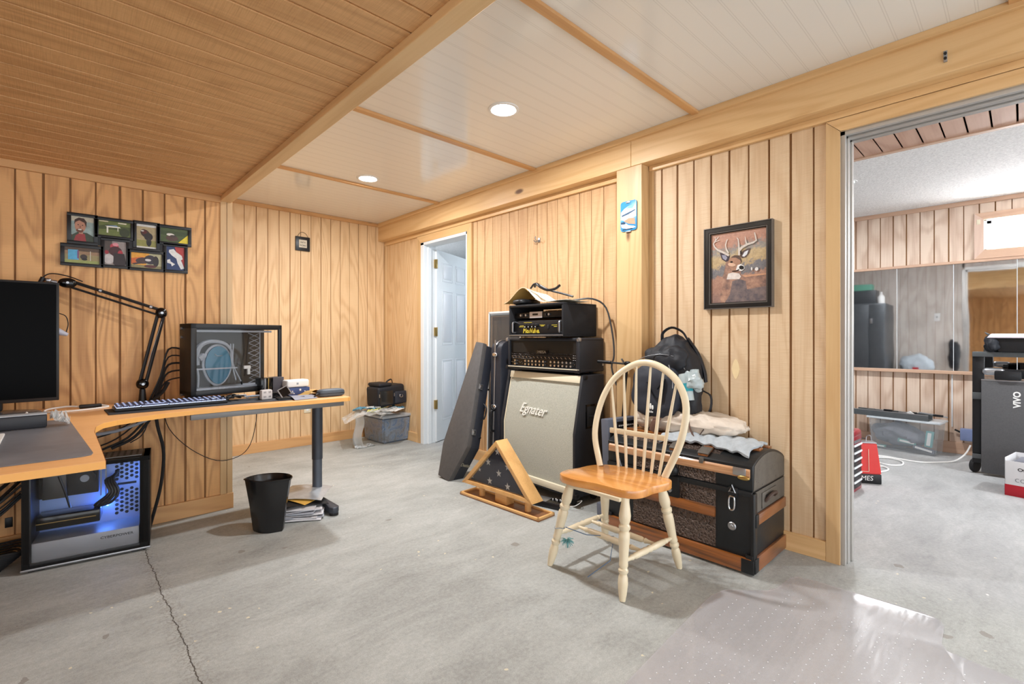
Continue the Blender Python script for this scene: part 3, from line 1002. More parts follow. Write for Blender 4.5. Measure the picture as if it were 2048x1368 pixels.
# latches on the side toward the viewer
for (z, yy, tilt) in ((0.755, -0.104, -6.6), (0.40, -0.1455, -6.6)):
    B().box((0.020, -0.006, -0.022), (0.062, 0.003, 0.022), M['steel'], 0.003, M=Matrix.Translation((0, yy, z)) @ Matrix.Rotation(R(tilt), 4, 'X')).box((0.030, -0.010, -0.012), (0.05, -0.004, 0.014), M['chrome'], 0.003, M=Matrix.Translation((0, yy, z)) @ Matrix.Rotation(R(tilt), 4, 'X')).obj('latch', gc)
B().cyl((0.108, -0.148, 0.37), (0.108, -0.158, 0.37), 0.009, m=M['chrome']).cyl((0.115, -0.108, 0.75), (0.115, -0.118, 0.75), 0.008, m=M['chrome']).obj('stud', gc)
tm = Matrix.Translation((0.075, -0.097, 0.142)) @ Matrix.Rotation(R(23.5), 4, 'X') @ Matrix.Rotation(R(90), 4, 'X')
B().text('Ovation', 0.040, tm, plain('faded_silver', (176, 170, 150), 0.4, 0.4, var=0), 0.001, 0.3, sx=0.7).obj('badge', gc)
B().tube([(0.09, -0.142, 0.50), (0.10, -0.165, 0.53), (0.10, -0.16, 0.60), (0.09, -0.130, 0.63)], 0.007, m=M['black']).obj('handle', gc)

g2 = thing('guitar_case', 'rounded black guitar case with a silver rim band, standing behind the leaning case', 'guitar case', (2.487, 2.846, 0.0), 0, 'guitar cases by the speaker cabinet', rot=(0, R(1.5), 0))
out = []
for k in range(9):
    a = R(180 - k * 22.5)
    out.append((0.075 + 0.075 * math.cos(a), 1.00 + 0.075 * math.sin(a)))
out += [(0.155, 0.55), (0.16, 0.08), (0.13, 0.0), (0.03, 0.0), (0.0, 0.08)]
b = B().prism(out, -0.062, 0.062, 'y', M['case_side'], 0.012)
b.obj('body', g2)


def ringpts(s):
    c = (0.078, 0.5)
    return [(c[0] + (p[0] - c[0]) * s, c[1] + (p[1] - c[1]) * (1 + (s - 1) * 0.25)) for p in out]


b = B()
b.tube([(x_, 0.006, z_) for x_, z_ in ringpts(1.035)], (lambda u: (0.0075, 0.003)), 8, M['steel'], 3, closed=True)
b.obj('rim_band', g2)
for z in (0.965, 0.56):
    B().blob((-0.008, 0.0, z), (0.026, 0.055, 0.036), M['chrome'], 2.5).obj('latch', g2)
B().tube([(-0.004, 0.006, 0.53), (-0.032, 0.004, 0.52), (-0.04, 0.002, 0.45), (-0.032, 0.0, 0.38), (-0.004, 0.0, 0.37)], 0.010, m=M['black']).obj('handle', g2)

# ---- flag display case
M['oak'] = wood('oak_frame', (222, 172, 108), (184, 128, 66), 'y', 26, 0.35, 0.42, 1.6, 0, 0, 0.2, 0.6, seed=11)
M['oakd'] = wood('oak_base_dark', (150, 100, 62), (112, 70, 40), 'y', 26, 0.35, 0.4, 1.6, 0, 0, 0.3, 0.6, seed=12)
M['oakx'] = wood('oak_slope', (226, 178, 114), (190, 134, 72), 'x', 26, 0.35, 0.42, 1.6, 0, 0, 0.2, 0.6, seed=13)
M['flagblue'] = plain('flag_cloth', (58, 60, 74), 0.85, var=0.15, bump=0.3, bscale=900)
M['flagwhite'] = plain('flag_star', (214, 212, 208), 0.8, var=0.05)
n = N('clear_pane')
n.set(Base_Color=(1, 1, 1, 1), Roughness=0.03, Transmission_Weight=1.0, IOR=1.25)
M['glass'] = n.m
fl = thing('flag_display_case', 'triangular oak flag case with white stars on blue cloth, on its long oak base', 'display case', (2.075, 2.350, 0), -88.0)
BW = 0.735
b = B()
b.box((-BW / 2, 0, 0), (BW / 2, 0.155, 0.012), M['oakd'], 0.003)
b.obj('base', fl)
bl = B()
for lo, hi in (((-BW / 2, 0, 0.004), (BW / 2, 0.018, 0.022)), ((-BW / 2, 0.137, 0.004), (BW / 2, 0.155, 0.022)), ((-BW / 2, 0.0, 0.004), (-BW / 2 + 0.018, 0.155, 0.022)), ((BW / 2 - 0.018, 0, 0.004), (BW / 2, 0.155, 0.022))):
    bl.box(lo, hi, M['oakx'], 0.005)
bl.obj('base_rim', fl)
for sx in (-1, 1):
    B().cyl((sx * 0.215, 0.075, 0.012), (sx * 0.215, 0.075, 0.088), 0.021, seg=24, m=M['oakx']).obj('post', fl)
B().box((-0.055, 0.045, 0.012), (0.055, 0.115, 0.085), M['oakx'], 0.003).obj('centre_block', fl)
tri = thing('triangle', '', '', (0, 0.022, 0.0), 0)
bpy.data.objects.remove(tri)
TL, TR_, TA, TZ0, TZ1 = -0.372, 0.300, -0.022, 0.083, 0.425
P0, P1, P2 = Vector((TL, TZ0)), Vector((TR_, TZ0)), Vector((TA, TZ1))


def inset(t):
    c = (P0 + P1 + P2) / 3
    pts = [P0, P1, P2]
    res = []
    for i in range(3):
        a, bb, cc = pts[i - 1], pts[i], pts[(i + 1) % 3]
        e1 = (bb - a).normalized()
        e2 = (cc - bb).normalized()
        n1 = Vector((-e1.y, e1.x))
        n2 = Vector((-e2.y, e2.x))
        bis = (n1 + n2)
        bis = bis / bis.length
        res.append(bb + bis * (t / bis.dot(n1)))
    return res


o0, i0 = [P0, P1, P2], inset(0.026)
Y0, Y1 = 0.020, 0.125
for k, nm in ((0, 'lower_rail'), (1, 'right_side'), (2, 'left_side')):
    a, c = o0[k], o0[(k + 1) % 3]
    ai, ci = i0[k], i0[(k + 1) % 3]
    B().prism([tuple(a), tuple(c), tuple(ci), tuple(ai)], Y0, Y1, 'y', M['oak'] if k == 0 else M['oakx'], 0.002).obj(nm, fl)
B().prism([tuple(p) for p in inset(0.012)], 0.10, 0.12, 'y', M['oakd']).obj('back', fl)
fb = B().prism([tuple(p) for p in inset(0.02)], 0.050, 0.085, 'y', M['flagblue'])


def star(b, x, z, r, y, m, rot=0.1):
    p = []
    for k in range(10):
        rr = r if k % 2 == 0 else r * 0.40
        a = math.pi / 2 + rot + k * math.pi / 5
        p.append((x + rr * math.cos(a), z + rr * math.sin(a)))
    b.prism(p, y - 0.0012, y, 'y', m)


for (x, z) in ((-0.036, 0.345), (-0.125, 0.262), (0.060, 0.262), (-0.212, 0.195), (-0.022, 0.205), (-0.288, 0.135), (-0.110, 0.138), (0.160, 0.180), (0.060, 0.135), (0.225, 0.135)):
    ok = all((Vector((x, z)) - i0[k]).dot(Vector((-(i0[(k + 1) % 3] - i0[k]).y, (i0[(k + 1) % 3] - i0[k]).x)).normalized()) > 0.014 for k in range(3))
    star(fb, x, z, 0.026 if ok else 0.016, 0.0495, M['flagwhite'])
fb.obj('folded_flag', fl)
B().prism([tuple(p) for p in inset(0.020)], 0.030, 0.032, 'y', M['glass']).obj('pane', fl)

# little effects unit on the floor behind the flag case
st = thing('effects_unit', 'small black box with tiny white knobs and a wire, lying under the speaker cabinet', 'effects unit', (2.345, 2.15, 0), -78)
B().box((-0.13, -0.05, 0.0), (0.13, 0.05, 0.038), M['black'], 0.004).obj('housing', st)
B().box((-0.12, -0.043, 0.038), (0.12, 0.043, 0.0395), M['steel'], 0.001).box((0.02, -0.043, 0.0395), (0.12, 0.043, 0.0405), M['blackgloss']).obj('face_plate', st)
for k in range(5):
    B().cyl((0.04 + 0.016 * k, 0.01 + 0.012 * (k % 2), 0.04), (0.04 + 0.016 * k, 0.01 + 0.012 * (k % 2), 0.048), 0.004, m=M['white']).obj('knob', st)
B().tube([(0.13, 0.0, 0.02), (0.2, 0.01, 0.03), (0.22, 0.07, 0.05), (0.16, 0.12, 0.02)], 0.0025, m=M['white']).obj('lead', st)

# ---- multi-switch floor board standing on end
M['slate'] = plain('slate_plastic', (92, 98, 112), 0.5, var=0.1)
fb_ = thing('floor_pedal_board', 'slate grey switch board with black pedals standing on end behind the trunk', 'pedal board', (2.42, 1.69, 0.0), -90, rot=(R(-3.5), 0, R(-12)))
b = B()
b.box((0.0, 0.0, 0.0), (0.27, 0.065, 0.605), M['slate'], 0.006)
b.obj('housing', fb_)
for k in range(6):
    B().box((0.012, -0.012, 0.03 + k * 0.092), (0.052, 0.004, 0.095 + k * 0.092), M['black'], 0.004).obj('pedal', fb_)
    B().box((0.030, -0.014, 0.085 + k * 0.092), (0.036, -0.010, 0.091 + k * 0.092), M['steel']).obj('indicator', fb_)
b = B().box((0.072, -0.004, 0.28), (0.25, 0.003, 0.585), M['blackgloss'], 0.002)
for r_ in range(2):
    for k in range(10):
        b.box((0.082 + k * 0.016, -0.0055, 0.555 - r_ * 0.020), (0.092 + k * 0.016, -0.004, 0.565 - r_ * 0.020), M['white'])
b.obj('display_panel', fb_)
B().box((-0.06, -0.02, 0.0), (0.03, 0.07, 0.11), M['slate'], 0.01).obj('expression_pedal', fb_)

# ---- microphone stand
ms = thing('microphone_stand', 'black boom microphone stand leaning in the corner by the post', 'microphone stand', (2.60, 1.79, 0))
B().tube([(0.02, 0.0, 0.02), (0.03, -0.02, 0.48)], 0.011, m=M['black'], smooth=1).obj('lower_tube', ms)
B().tube([(0.03, -0.02, 0.46), (0.035, -0.065, 0.935)], 0.0075, m=M['black'], smooth=1).obj('upper_tube', ms)
B().cyl((0.03, -0.018, 0.45), (0.03, -0.026, 0.52), 0.017, m=M['black']).cyl((0.01, -0.022, 0.49), (-0.015, -0.024, 0.49), 0.008, m=M['black']).obj('clutch', ms)
B().tube([(0.0, 0.12, 0.942), (0.035, -0.065, 0.932), (0.055, -0.125, 0.925)], 0.006, m=M['black'], smooth=1).cyl((-0.004, 0.135, 0.943), (0.014, 0.045, 0.938), 0.011, m=M['black']).obj('boom_arm', ms)
B().blob((0.035, -0.065, 0.935), (0.03, 0.045, 0.03), M['black']).cyl((0.02, -0.05, 0.94), (0.0, -0.045, 0.965), 0.006, m=M['steel']).obj('boom_joint', ms)
B().lathe([(0, 0.022), (0.02, 0.022), (0.11, 0.008), (0.115, 0.0), (0, 0.0)], 28, Matrix.Translation((0.02, 0.0, 0)), M['black']).obj('round_base', ms)
# ================================================================== CHAIR
M['milk'] = plain('cream_paint', (226, 212, 182), 0.35, var=0.05, coat=0.3)
M['seat'] = wood('varnished_seat', (224, 156, 82), (188, 116, 50), 'y', 60, 0.5, 0.25, 1.8, 0, 0, 0.9, 0.5, seed=14)
CX, CY = 1.915, 1.312
ch = thing('windsor_chair', 'cream painted hoop-back wooden chair with an orange varnished seat', 'chair', (CX, CY, 0))
seat_pts = [(1.735, 1.475), (1.748, 1.515), (1.778, 1.540), (1.83, 1.545), (1.90, 1.528), (1.96, 1.522), (2.02, 1.500), (2.062, 1.455), (2.085, 1.39), (2.096, 1.31), (2.092, 1.23), (2.08, 1.165), (2.055, 1.115), (2.02, 1.092), (1.96, 1.098), (1.90, 1.112), (1.84, 1.112), (1.79, 1.126), (1.762, 1.165), (1.756, 1.21), (1.757, 1.26), (1.755, 1.32), (1.742, 1.37), (1.732, 1.42)]
SP = [(x - CX, y - CY) for x, y in seat_pts]


def smooth_closed(P, k=3):
    out_ = []
    n_ = len(P)
    for i in range(n_):
        p0, p1, p2, p3 = (Vector(P[(i + j - 1) % n_]) for j in range(4))
        for s in range(k):
            u = s / k
            out_.append(tuple(0.5 * (2 * p1 + (p2 - p0) * u + (2 * p0 - 5 * p1 + 4 * p2 - p3) * u * u + (3 * p1 - p0 - 3 * p2 + p3) * u ** 3)))
    return out_


SPs = smooth_closed(SP)
b = B().prism(SPs, 0.414, 0.450, 'z', M['seat'], 0.005)
b.obj('seat', ch)
B().box((-0.17, -0.13, 0.398), (-0.12, 0.15, 0.415), M['milk'], 0.003).obj('seat_cleat', ch)
B().box((0.10, -0.13, 0.398), (0.15, 0.15, 0.415), M['milk'], 0.003).obj('seat_cleat', ch)
leg_prof = [(0.0, 0), (0.0125, 0), (0.0175, 0.03), (0.0215, 0.07), (0.020, 0.095), (0.0155, 0.108), (0.0215, 0.118), (0.0215, 0.126), (0.0155, 0.134), (0.0195, 0.143), (0.0195, 0.150), (0.0185, 0.16), (0.0205, 0.20), (0.0235, 0.25), (0.0235, 0.275), (0.0185, 0.285), (0.0245, 0.295), (0.0250, 0.305), (0.0185, 0.315), (0.0240, 0.330), (0.0255, 0.350), (0.0215, 0.380), (0.0175, 0.405), (0.0185, 0.425), (0.0, 0.425)]
feet = [(1.739, 1.574), (1.721, 1.151), (2.165, 1.128), (2.182, 1.570)]
tops = [(1.785, 1.480), (1.780, 1.175), (2.050, 1.160), (2.055, 1.480)]
for (fx, fy), (tx, ty) in zip(feet, tops):
    p0, p1 = Vector((fx - CX, fy - CY, 0)), Vector((tx - CX, ty - CY, 0.414))
    L = (p1 - p0).length
    B().lathe([(r, z * L / 0.425) for r, z in leg_prof], 22, B.frame(p0, p1), M['milk']).obj('leg', ch)


def onleg(i, z):
    f, t = feet[i], tops[i]
    u = z / 0.414
    return Vector((f[0] + (t[0] - f[0]) * u - CX, f[1] + (t[1] - f[1]) * u - CY, z))


def turned(p0, p1, name='stretcher'):
    L = (Vector(p1) - Vector(p0)).length
    pr = [(0, 0), (0.007, 0), (0.009, 0.12), (0.0125, 0.16), (0.009, 0.18), (0.0135, 0.21), (0.014, 0.3), (0.0155, 0.42), (0.0125, 0.46), (0.016, 0.5), (0.0125, 0.54), (0.0155, 0.58), (0.014, 0.7), (0.0135, 0.79), (0.009, 0.82), (0.0125, 0.84), (0.009, 0.88), (0.007, 1), (0, 1)]
    B().lathe([(r, z * L) for r, z in pr], 16, B.frame(p0, p1), M['milk']).obj(name, ch)


s0, s1 = onleg(0, 0.155), onleg(3, 0.155)
turned(s0, s1)
q0, q1 = onleg(1, 0.155), onleg(2, 0.155)
turned(q0, q1)
turned(s0.lerp(s1, 0.38), q0.lerp(q1, 0.38), 'cross_stretcher')
turned(s0.lerp(s1, 0.66), q0.lerp(q1, 0.66), 'cross_stretcher')
# hoop: starts at the seat sides and leans back
hp = [(2.012, 1.478, 0.448), (2.045, 1.535, 0.60), (2.085, 1.525, 0.76), (2.115, 1.470, 0.88), (2.135, 1.385, 0.950), (2.142, 1.300, 0.975), (2.140, 1.205, 0.952), (2.128, 1.115, 0.885), (2.100, 1.062, 0.775), (2.070, 1.075, 0.62), (2.065, 1.150, 0.448)]
HP = [Vector((x - CX, y - CY, z)) for x, y, z in hp]
B().tube(HP, lambda u: (0.017, 0.0125), 12, M['milk'], 6).obj('hoop', ch)


def hoop_at(yt, z_hint=0.9):
    # densify and find upper crossing at given y
    best = None
    for i in range(len(HP) - 1):
        for k in range(20):
            p = HP[i].lerp(HP[i + 1], k / 20)
            if p.z > 0.62:
                d = abs(p.y - yt)
                if best is None or d < best[0]:
                    best = (d, p.copy())
    return best[1]


rail0, rail1 = Vector((2.088 - CX, 1.462 - CY, 0.624)), Vector((2.100 - CX, 1.168 - CY, 0.620))
B().box((-0.155, -0.007, -0.013), (0.155, 0.007, 0.013), M['milk'], 0.003, M=Matrix.Translation((rail0 + rail1) / 2) @ Matrix.Rotation(math.atan2((rail1 - rail0).y, (rail1 - rail0).x), 4, 'Z')).obj('back_rail', ch)
basey = [1.405, 1.362, 1.316, 1.270, 1.224, 1.180]
topy = [1.478, 1.415, 1.345, 1.268, 1.195, 1.125]
for yb, yt in zip(basey, topy):
    p0 = Vector((2.066 + 0.012 * (1 - abs(yb - 1.29) / 0.12) - CX, yb - CY, 0.448))
    p1 = hoop_at(yt - CY)
    L = (p1 - p0).length
    B().lathe([(0, 0), (0.0070, 0), (0.0085, L * 0.3), (0.0080, L * 0.55), (0.0055, L), (0, L)], 12, B.frame(p0, p1), M['milk']).obj('spindle', ch)
# cat toy tied to a leg
ct = thing('feather_toy', 'teal feather toy on a string tied round the front chair leg', 'toy', (0, 0, 0))
lp = onleg(0, 0.19) + Vector((CX, CY, 0))
b = B()
b.tube([lp + Vector((0.024 * math.cos(a), 0.024 * math.sin(a), 0.004 * math.sin(2 * a))) for a in [k * math.pi / 5 for k in range(10)]], 0.0022, 6, plain('grey_string', (150, 156, 160), 0.6), 2, closed=True)
b.obj('loop', ct)
M['teal'] = plain('teal_fluff', (110, 168, 172), 0.9, var=0.3, scale=80)
b = B()
random.seed(3)
for k in range(60):
    a, c = random.uniform(0, 6.28), random.uniform(-0.9, 0.5)
    d = Vector((math.cos(a), math.sin(a), c)).normalized()
    p = lp + Vector((0.012, -0.038, -0.055))
    b.tube([p, p + d * 0.018, p + d * 0.032 + Vector((0, 0, -0.006))], lambda u: 0.0022 * (1 - 0.7 * u), 5, M['teal'], 2)
b.obj('feathers', ct)
B().tube([lp + Vector((0.02, -0.02, 0)), lp + Vector((0.08, -0.10, -0.03)), lp + Vector((0.16, -0.20, -0.03)), lp + Vector((0.10, -0.22, -0.12)), lp + Vector((0.01, -0.16, -0.186))], 0.002, 6, plain('blue_string', (78, 104, 136), 0.5), 1).obj('string', ct)

# ================================================================== TRUNK
M['ironblack'] = plain('black_japanned_iron', (36, 38, 40), 0.38, 0.35, var=0.3, scale=14, bump=0.15, bscale=60)
n = N('embossed_tin')
v = n.n('ShaderNodeTexVoronoi')
v.inputs['Scale'].default_value = 95
n.l(n.co(), v.inputs['Vector'])
w_ = n.noise(n.co(), 70, 4, 0.7, 1.2)
h = n.math('ADD', v.outputs['Distance'], n.math('MULTIPLY', w_, 1.0))
n.set(Base_Color=n.ramp(h, [(0.4, lin((34, 26, 24))), (0.8, lin((66, 54, 48))), (1.0, lin((96, 82, 74)))]), Metallic=0.6, Roughness=0.33)
n.bump(h, 1.0, 0.006)
M['embossed'] = n.m
M['slat'] = wood('varnished_slat', (150, 88, 38), (54, 31, 15), 'x', 60, 0.5, 0.3, 2.0, 0, 0, 0.7, 0.9, seed=15, patch=0.7)
M['slaty'] = wood('varnished_slat_end', (136, 82, 44), (74, 44, 24), 'y', 50, 0.5, 0.35, 2.0, 0, 0, 0.5, 0.7, seed=16, patch=0.3)
M['leather'] = plain('old_leather', (70, 54, 46), 0.6, var=0.3, scale=20, bump=0.3, bscale=120)
M['endgrey'] = plain('worn_tin_end', (92, 87, 80), 0.55, 0.15, var=0.4, scale=25, bump=0.25, bscale=80)
TW, TD = 0.800, 0.432
tk = thing('steamer_trunk', 'antique dome-top trunk with embossed black tin and wooden slats against the panelled wall', 'trunk', (2.332, 1.258, 0), -90)


def dome(y):
    """lid height over depth"""
    u = min(max(y / TD, 0), 1)
    return 0.482 + 0.074 * math.sin(math.pi * min(1, (0.06 + u * 0.94))) ** 0.75 * (1 - 0.15 * u)


body = B()
body.box((-TW / 2, 0.004, 0.012), (TW / 2, TD, 0.378), M['ironblack'], 0.004)
body.box((-TW / 2 + 0.17, -0.001, 0.275), (0.23, 0.006, 0.375), M['embossed'])
body.box((-TW / 2 + 0.17, -0.001, 0.085), (0.23, 0.006, 0.232), M['embossed'])
body.box((TW / 2 - 0.002, 0.006, 0.28), (TW / 2 + 0.001, TD - 0.004, 0.378), M['endgrey'])
body.obj('body', tk)
prof = [(0.004, 0.381)] + [(TD * k / 18, dome(TD * k / 18)) for k in range(0, 19)] + [(TD, 0.381)]
lid = B().prism(prof, -TW / 2, TW / 2, 'x', M['ironblack'], 0.003)
lid.box((-TW / 2 + 0.17, -0.001, 0.392), (0.23, 0.006, 0.446), M['embossed'])
ep = [(0.012, 0.39)] + [(TD * k / 18, dome(TD * k / 18) - 0.012) for k in range(1, 18)] + [(TD - 0.012, 0.39)]
lid.prism(ep, TW / 2 - 0.002, TW / 2 + 0.002, 'x', M['endgrey'])
seg = [(TD * k / 18, dome(TD * k / 18) + 0.001) for k in range(2, 17)]
lid.prism(seg + [(y, z - 0.004) for y, z in reversed(seg)], -TW / 2 + 0.06, 0.23, 'x', M['embossed'])
lid.obj('lid', tk)
B().box((-TW / 2, -0.006, 0.362), (TW / 2, 0.004, 0.386), M['ironblack'], 0.002).obj('rim_strap', tk)
# wooden slats
M['slatpale'] = wood('worn_pale_slat', (206, 156, 112), (140, 88, 52), 'x', 60, 0.4, 0.35, 2.0, 0, 0, 0.6, 0.9, seed=18, patch=0.6)
sl = [(-0.008, 0.448), (-0.008, 0.482), (0.010, 0.498), (0.060, 0.527), (0.060, 0.515), (0.004, 0.470), (0.004, 0.448)]
B().box((-TW / 2 + 0.02, -0.012, 0.228), (0.23, 0.006, 0.279), M['slat'], 0.004).obj('slat', tk)
B().box((-TW / 2 - 0.004, -0.014, 0.010), (TW / 2, 0.006, 0.078), M['slat'], 0.005).obj('slat', tk)
B().prism(sl, -TW / 2 + 0.01, TW / 2 - 0.01, 'x', M['slatpale'], 0.002).obj('slat', tk)
B().box((TW / 2 - 0.002, 0.03, 0.226), (TW / 2 + 0.012, TD - 0.012, 0.276), M['slaty'], 0.003).obj('slat', tk)
B().box((TW / 2 - 0.002, 0.03, 0.010), (TW / 2 + 0.012, TD - 0.004, 0.080), M['slaty'], 0.003).obj('slat', tk)
for yy in (0.17, 0.29):
    zz = dome(yy)
    B().box((-TW / 2 + 0.02, yy - 0.022, zz - 0.004), (TW / 2 - 0.02, yy + 0.022, zz + 0.010), M['slat'], 0.003).obj('slat', tk)
# metal edge guards
for (lo, hi) in (((TW / 2 - 0.028, -0.010, 0.01), (TW / 2 + 0.006, 0.004, 0.095)), ((TW / 2 - 0.006, -0.008, 0.01), (TW / 2 + 0.010, 0.034, 0.378)), ((-TW / 2 - 0.006, -0.012, 0.01), (-TW / 2 + 0.03, 0.004, 0.095)), ((TW / 2 - 0.045, -0.017, 0.012), (TW / 2 + 0.013, -0.011, 0.076)), ((TW / 2 + 0.008, 0.0, 0.012), (TW / 2 + 0.0145, 0.045, 0.078)), ((TW / 2 + 0.008, 0.012, 0.22), (TW / 2 + 0.0145, 0.045, 0.28))):
    B().box(lo, hi, M['ironblack'], 0.003).obj('edge_guard', tk)
# clasps over the dome
for xx in (0.005, 0.16):
    pts = []
    q = B()
    pr = [(TD * k / 40, dome(TD * k / 40)) for k in range(1, 16)]
    q.prism([(y, z + 0.013) for y, z in pr] + [(y, z + 0.002) for y, z in reversed(pr)], xx - 0.024, xx + 0.024, 'x', M['slaty'])
    q.obj('crosswise_slat', tk)
    q = B()
    q.prism([(y, z + 0.017) for y, z in pr[:6]] + [(y, z + 0.010) for y, z in reversed(pr[:6])], xx - 0.028, xx + 0.028, 'x', M['endgrey'], 0.001)
    q.box((xx - 0.010, -0.012, 0.478), (xx + 0.010, 0.01, 0.506), M['endgrey'], 0.003)
    q.obj('clamp', tk)
B().box((0.315, -0.012, 0.455), (0.375, -0.007, 0.492), M['steel'], 0.003).blob((0.365, -0.012, 0.448), (0.055, 0.016, 0.022), M['brass'], 2.2, M=None).obj('corner_clasp', tk)
# latch, medallion, central lock
lt = B()
lt.box((0.292, -0.010, 0.345), (0.336, 0.004, 0.392), M['ironblack'], 0.004)
lt.tube([(0.314, -0.014, 0.405), (0.300, -0.013, 0.372), (0.328, -0.013, 0.372), ], 0.005, m=M['steel'], smooth=1, closed=True)
lt.tube([(0.302, -0.016, 0.345), (0.302, -0.018, 0.300), (0.314, -0.018, 0.288), (0.326, -0.018, 0.300), (0.326, -0.016, 0.345), (0.314, -0.016, 0.352)], 0.0045, m=M['chrome'], smooth=3, closed=True)
lt.obj('latch', tk)
B().lathe([(0, 0.007), (0.006, 0.007), (0.008, 0.004), (0.016, 0.005), (0.020, 0.001), (0.020, 0.0), (0, 0)], 20, Matrix.Translation((0.306, 0.003, 0.205)) @ Matrix.Rotation(R(90), 4, 'X'), M['steel']).obj('medallion', tk)
lk = B()
lk.box((-0.045, -0.014, 0.275), (0.045, 0.004, 0.385), M['ironblack'], 0.006)
lk.blob((0, -0.014, 0.415), (0.085, 0.05, 0.06), M['ironblack'], 2.2)
lk.cyl((0, -0.012, 0.31), (0, -0.022, 0.31), 0.010, m=M['steel'])
lk.obj('lock', tk)
lt2 = B()
lt2.box((-0.336, -0.010, 0.345), (-0.292, 0.004, 0.392), M['ironblack'], 0.004)
lt2.tube([(-0.314, -0.014, 0.425), (-0.330, -0.013, 0.372), (-0.298, -0.013, 0.372)], 0.005, m=M['steel'], smooth=1, closed=True)
lt2.obj('latch', tk)
# end handle
hd = B()
hd.box((TW / 2, 0.11, 0.285), (TW / 2 + 0.006, 0.30, 0.360), M['endgrey'], 0.003)
hd.tube([(TW / 2 + 0.006, 0.14, 0.315), (TW / 2 + 0.02, 0.15, 0.335), (TW / 2 + 0.022, 0.20, 0.345), (TW / 2 + 0.02, 0.255, 0.338), (TW / 2 + 0.006, 0.265, 0.318)], 0.008, m=M['leather'])
hd.box((TW / 2 + 0.004, 0.15, 0.318), (TW / 2 + 0.008, 0.25, 0.343), M['rubber'])
hd.obj('end_handle', tk)
b = B()
random.seed(9)
for k in range(14):
    b.lathe([(0, 0.0015), (0.002, 0.001), (0.0028, 0)], 8, Matrix.Translation((TW / 2 + 0.002, 0.03 + 0.37 * random.random(), 0.39 + 0.10 * random.random())) @ Matrix.Rotation(R(90), 4, 'Y'), M['endgrey'])
b.obj('rivets', tk, kind='stuff')

# ---- things on the trunk (local helper: trunk y -> world x)
def tz(x):
    return dome(x - 2.332)


# grey towel
M['towel'] = plain('grey_fleece', (176, 184, 190), 0.95, var=0.25, scale=40, bump=0.9, bscale=350)


def towel(u, v):
    y = 1.36 - 0.47 * u
    x = 2.375 + 0.26 * v + 0.03 * math.sin(u * 4) + 0.02 * u
    wav = 0.010 * math.sin(u * 19 + v * 5) + 0.008 * noise.noise(Vector((x * 22, y * 22, 2)))
    edge = 0.014 * (1 - (2 * v - 1) ** 4) * (1 - (2 * u - 1) ** 6)
    return (x, y + 0.01 * math.sin(v * 9), tz(x) + 0.018 + edge + abs(wav) * 1.1)


o = tag(B().grid(towel, 50, 26, M['towel'], 0.012).obj('towel', None, smooth=60), 'light grey folded towel draped over the trunk lid', 'towel')
# off-white canvas bag with brown straps
M['canvas'] = plain('offwhite_canvas', (214, 202, 188), 0.8, var=0.12, scale=30, bump=0.4, bscale=300)
M['strap'] = plain('brown_strap', (112, 84, 72), 0.6, var=0.15)
bg = thing('canvas_bag', 'off-white canvas bag with brown straps lying under the backpack', 'bag', (2.61, 1.290, 0.568))
B().blob((0, 0.02, 0.050), (0.26, 0.62, 0.120), M['canvas'], 3.4, 0.016, 13, 4, 72, 36, ridge=0.014, squash=lambda w: (w.x, w.y, w.z * (1.0 - 0.30 * max(0, -w.y - 0.12) / 0.2) + (0.0 if w.z > 0 else 0.012))).obj('body', bg)
B().tube([(-0.145, 0.16, 0.0), (-0.150, 0.13, 0.07), (-0.10, 0.12, 0.105), (0.0, 0.12, 0.11)], lambda u: (0.022, 0.004), 10, M['strap']).obj('strap', bg)
B().tube([(-0.12, -0.13, -0.04), (-0.150, -0.08, 0.02), (-0.12, -0.04, 0.09), (-0.06, 0.0, 0.112)], lambda u: (0.022, 0.004), 10, M['strap']).obj('strap', bg)
B().tube([(-0.148, -0.12, 0.02), (-0.13, -0.135, 0.05), (-0.08, -0.145, 0.078), (0.0, -0.15, 0.082)], 0.003, m=M['leather']).tube([(-0.10, -0.17, 0.045), (-0.08, -0.20, 0.045), (-0.06, -0.23, 0.035), (-0.075, -0.20, 0.052)], 0.005, m=M['leather']).obj('piping', bg)
B().blob((-0.06, -0.07, 0.088), (0.07, 0.09, 0.02), plain('pale_pink', (206, 178, 182), 0.7), 2.3).obj('patch', bg)

# backpack
M['nylon'] = plain('black_nylon', (25, 28, 35), 0.6, var=0.35, scale=12, bump=0.35, bscale=220)
M['nylon2'] = plain('black_nylon_panel', (40, 44, 54), 0.65, var=0.3, scale=14, bump=0.35, bscale=260)
bp = thing('backpack', 'black backpack with a bottle in its side pocket standing on the trunk', 'backpack', (2.575, 1.425, 0.632), -90, rot=(R(-7), R(-2), R(-90)))


def bpshape(w):
    t = (w.z + 0.235) / 0.47
    k = 1.0 - 0.50 * max(0, t - 0.45) ** 1.25 / 0.5
    return (w.x * k + 0.055 * max(0, t - 0.4), w.y * (1 - 0.25 * max(0, t - 0.5)) , w.z)


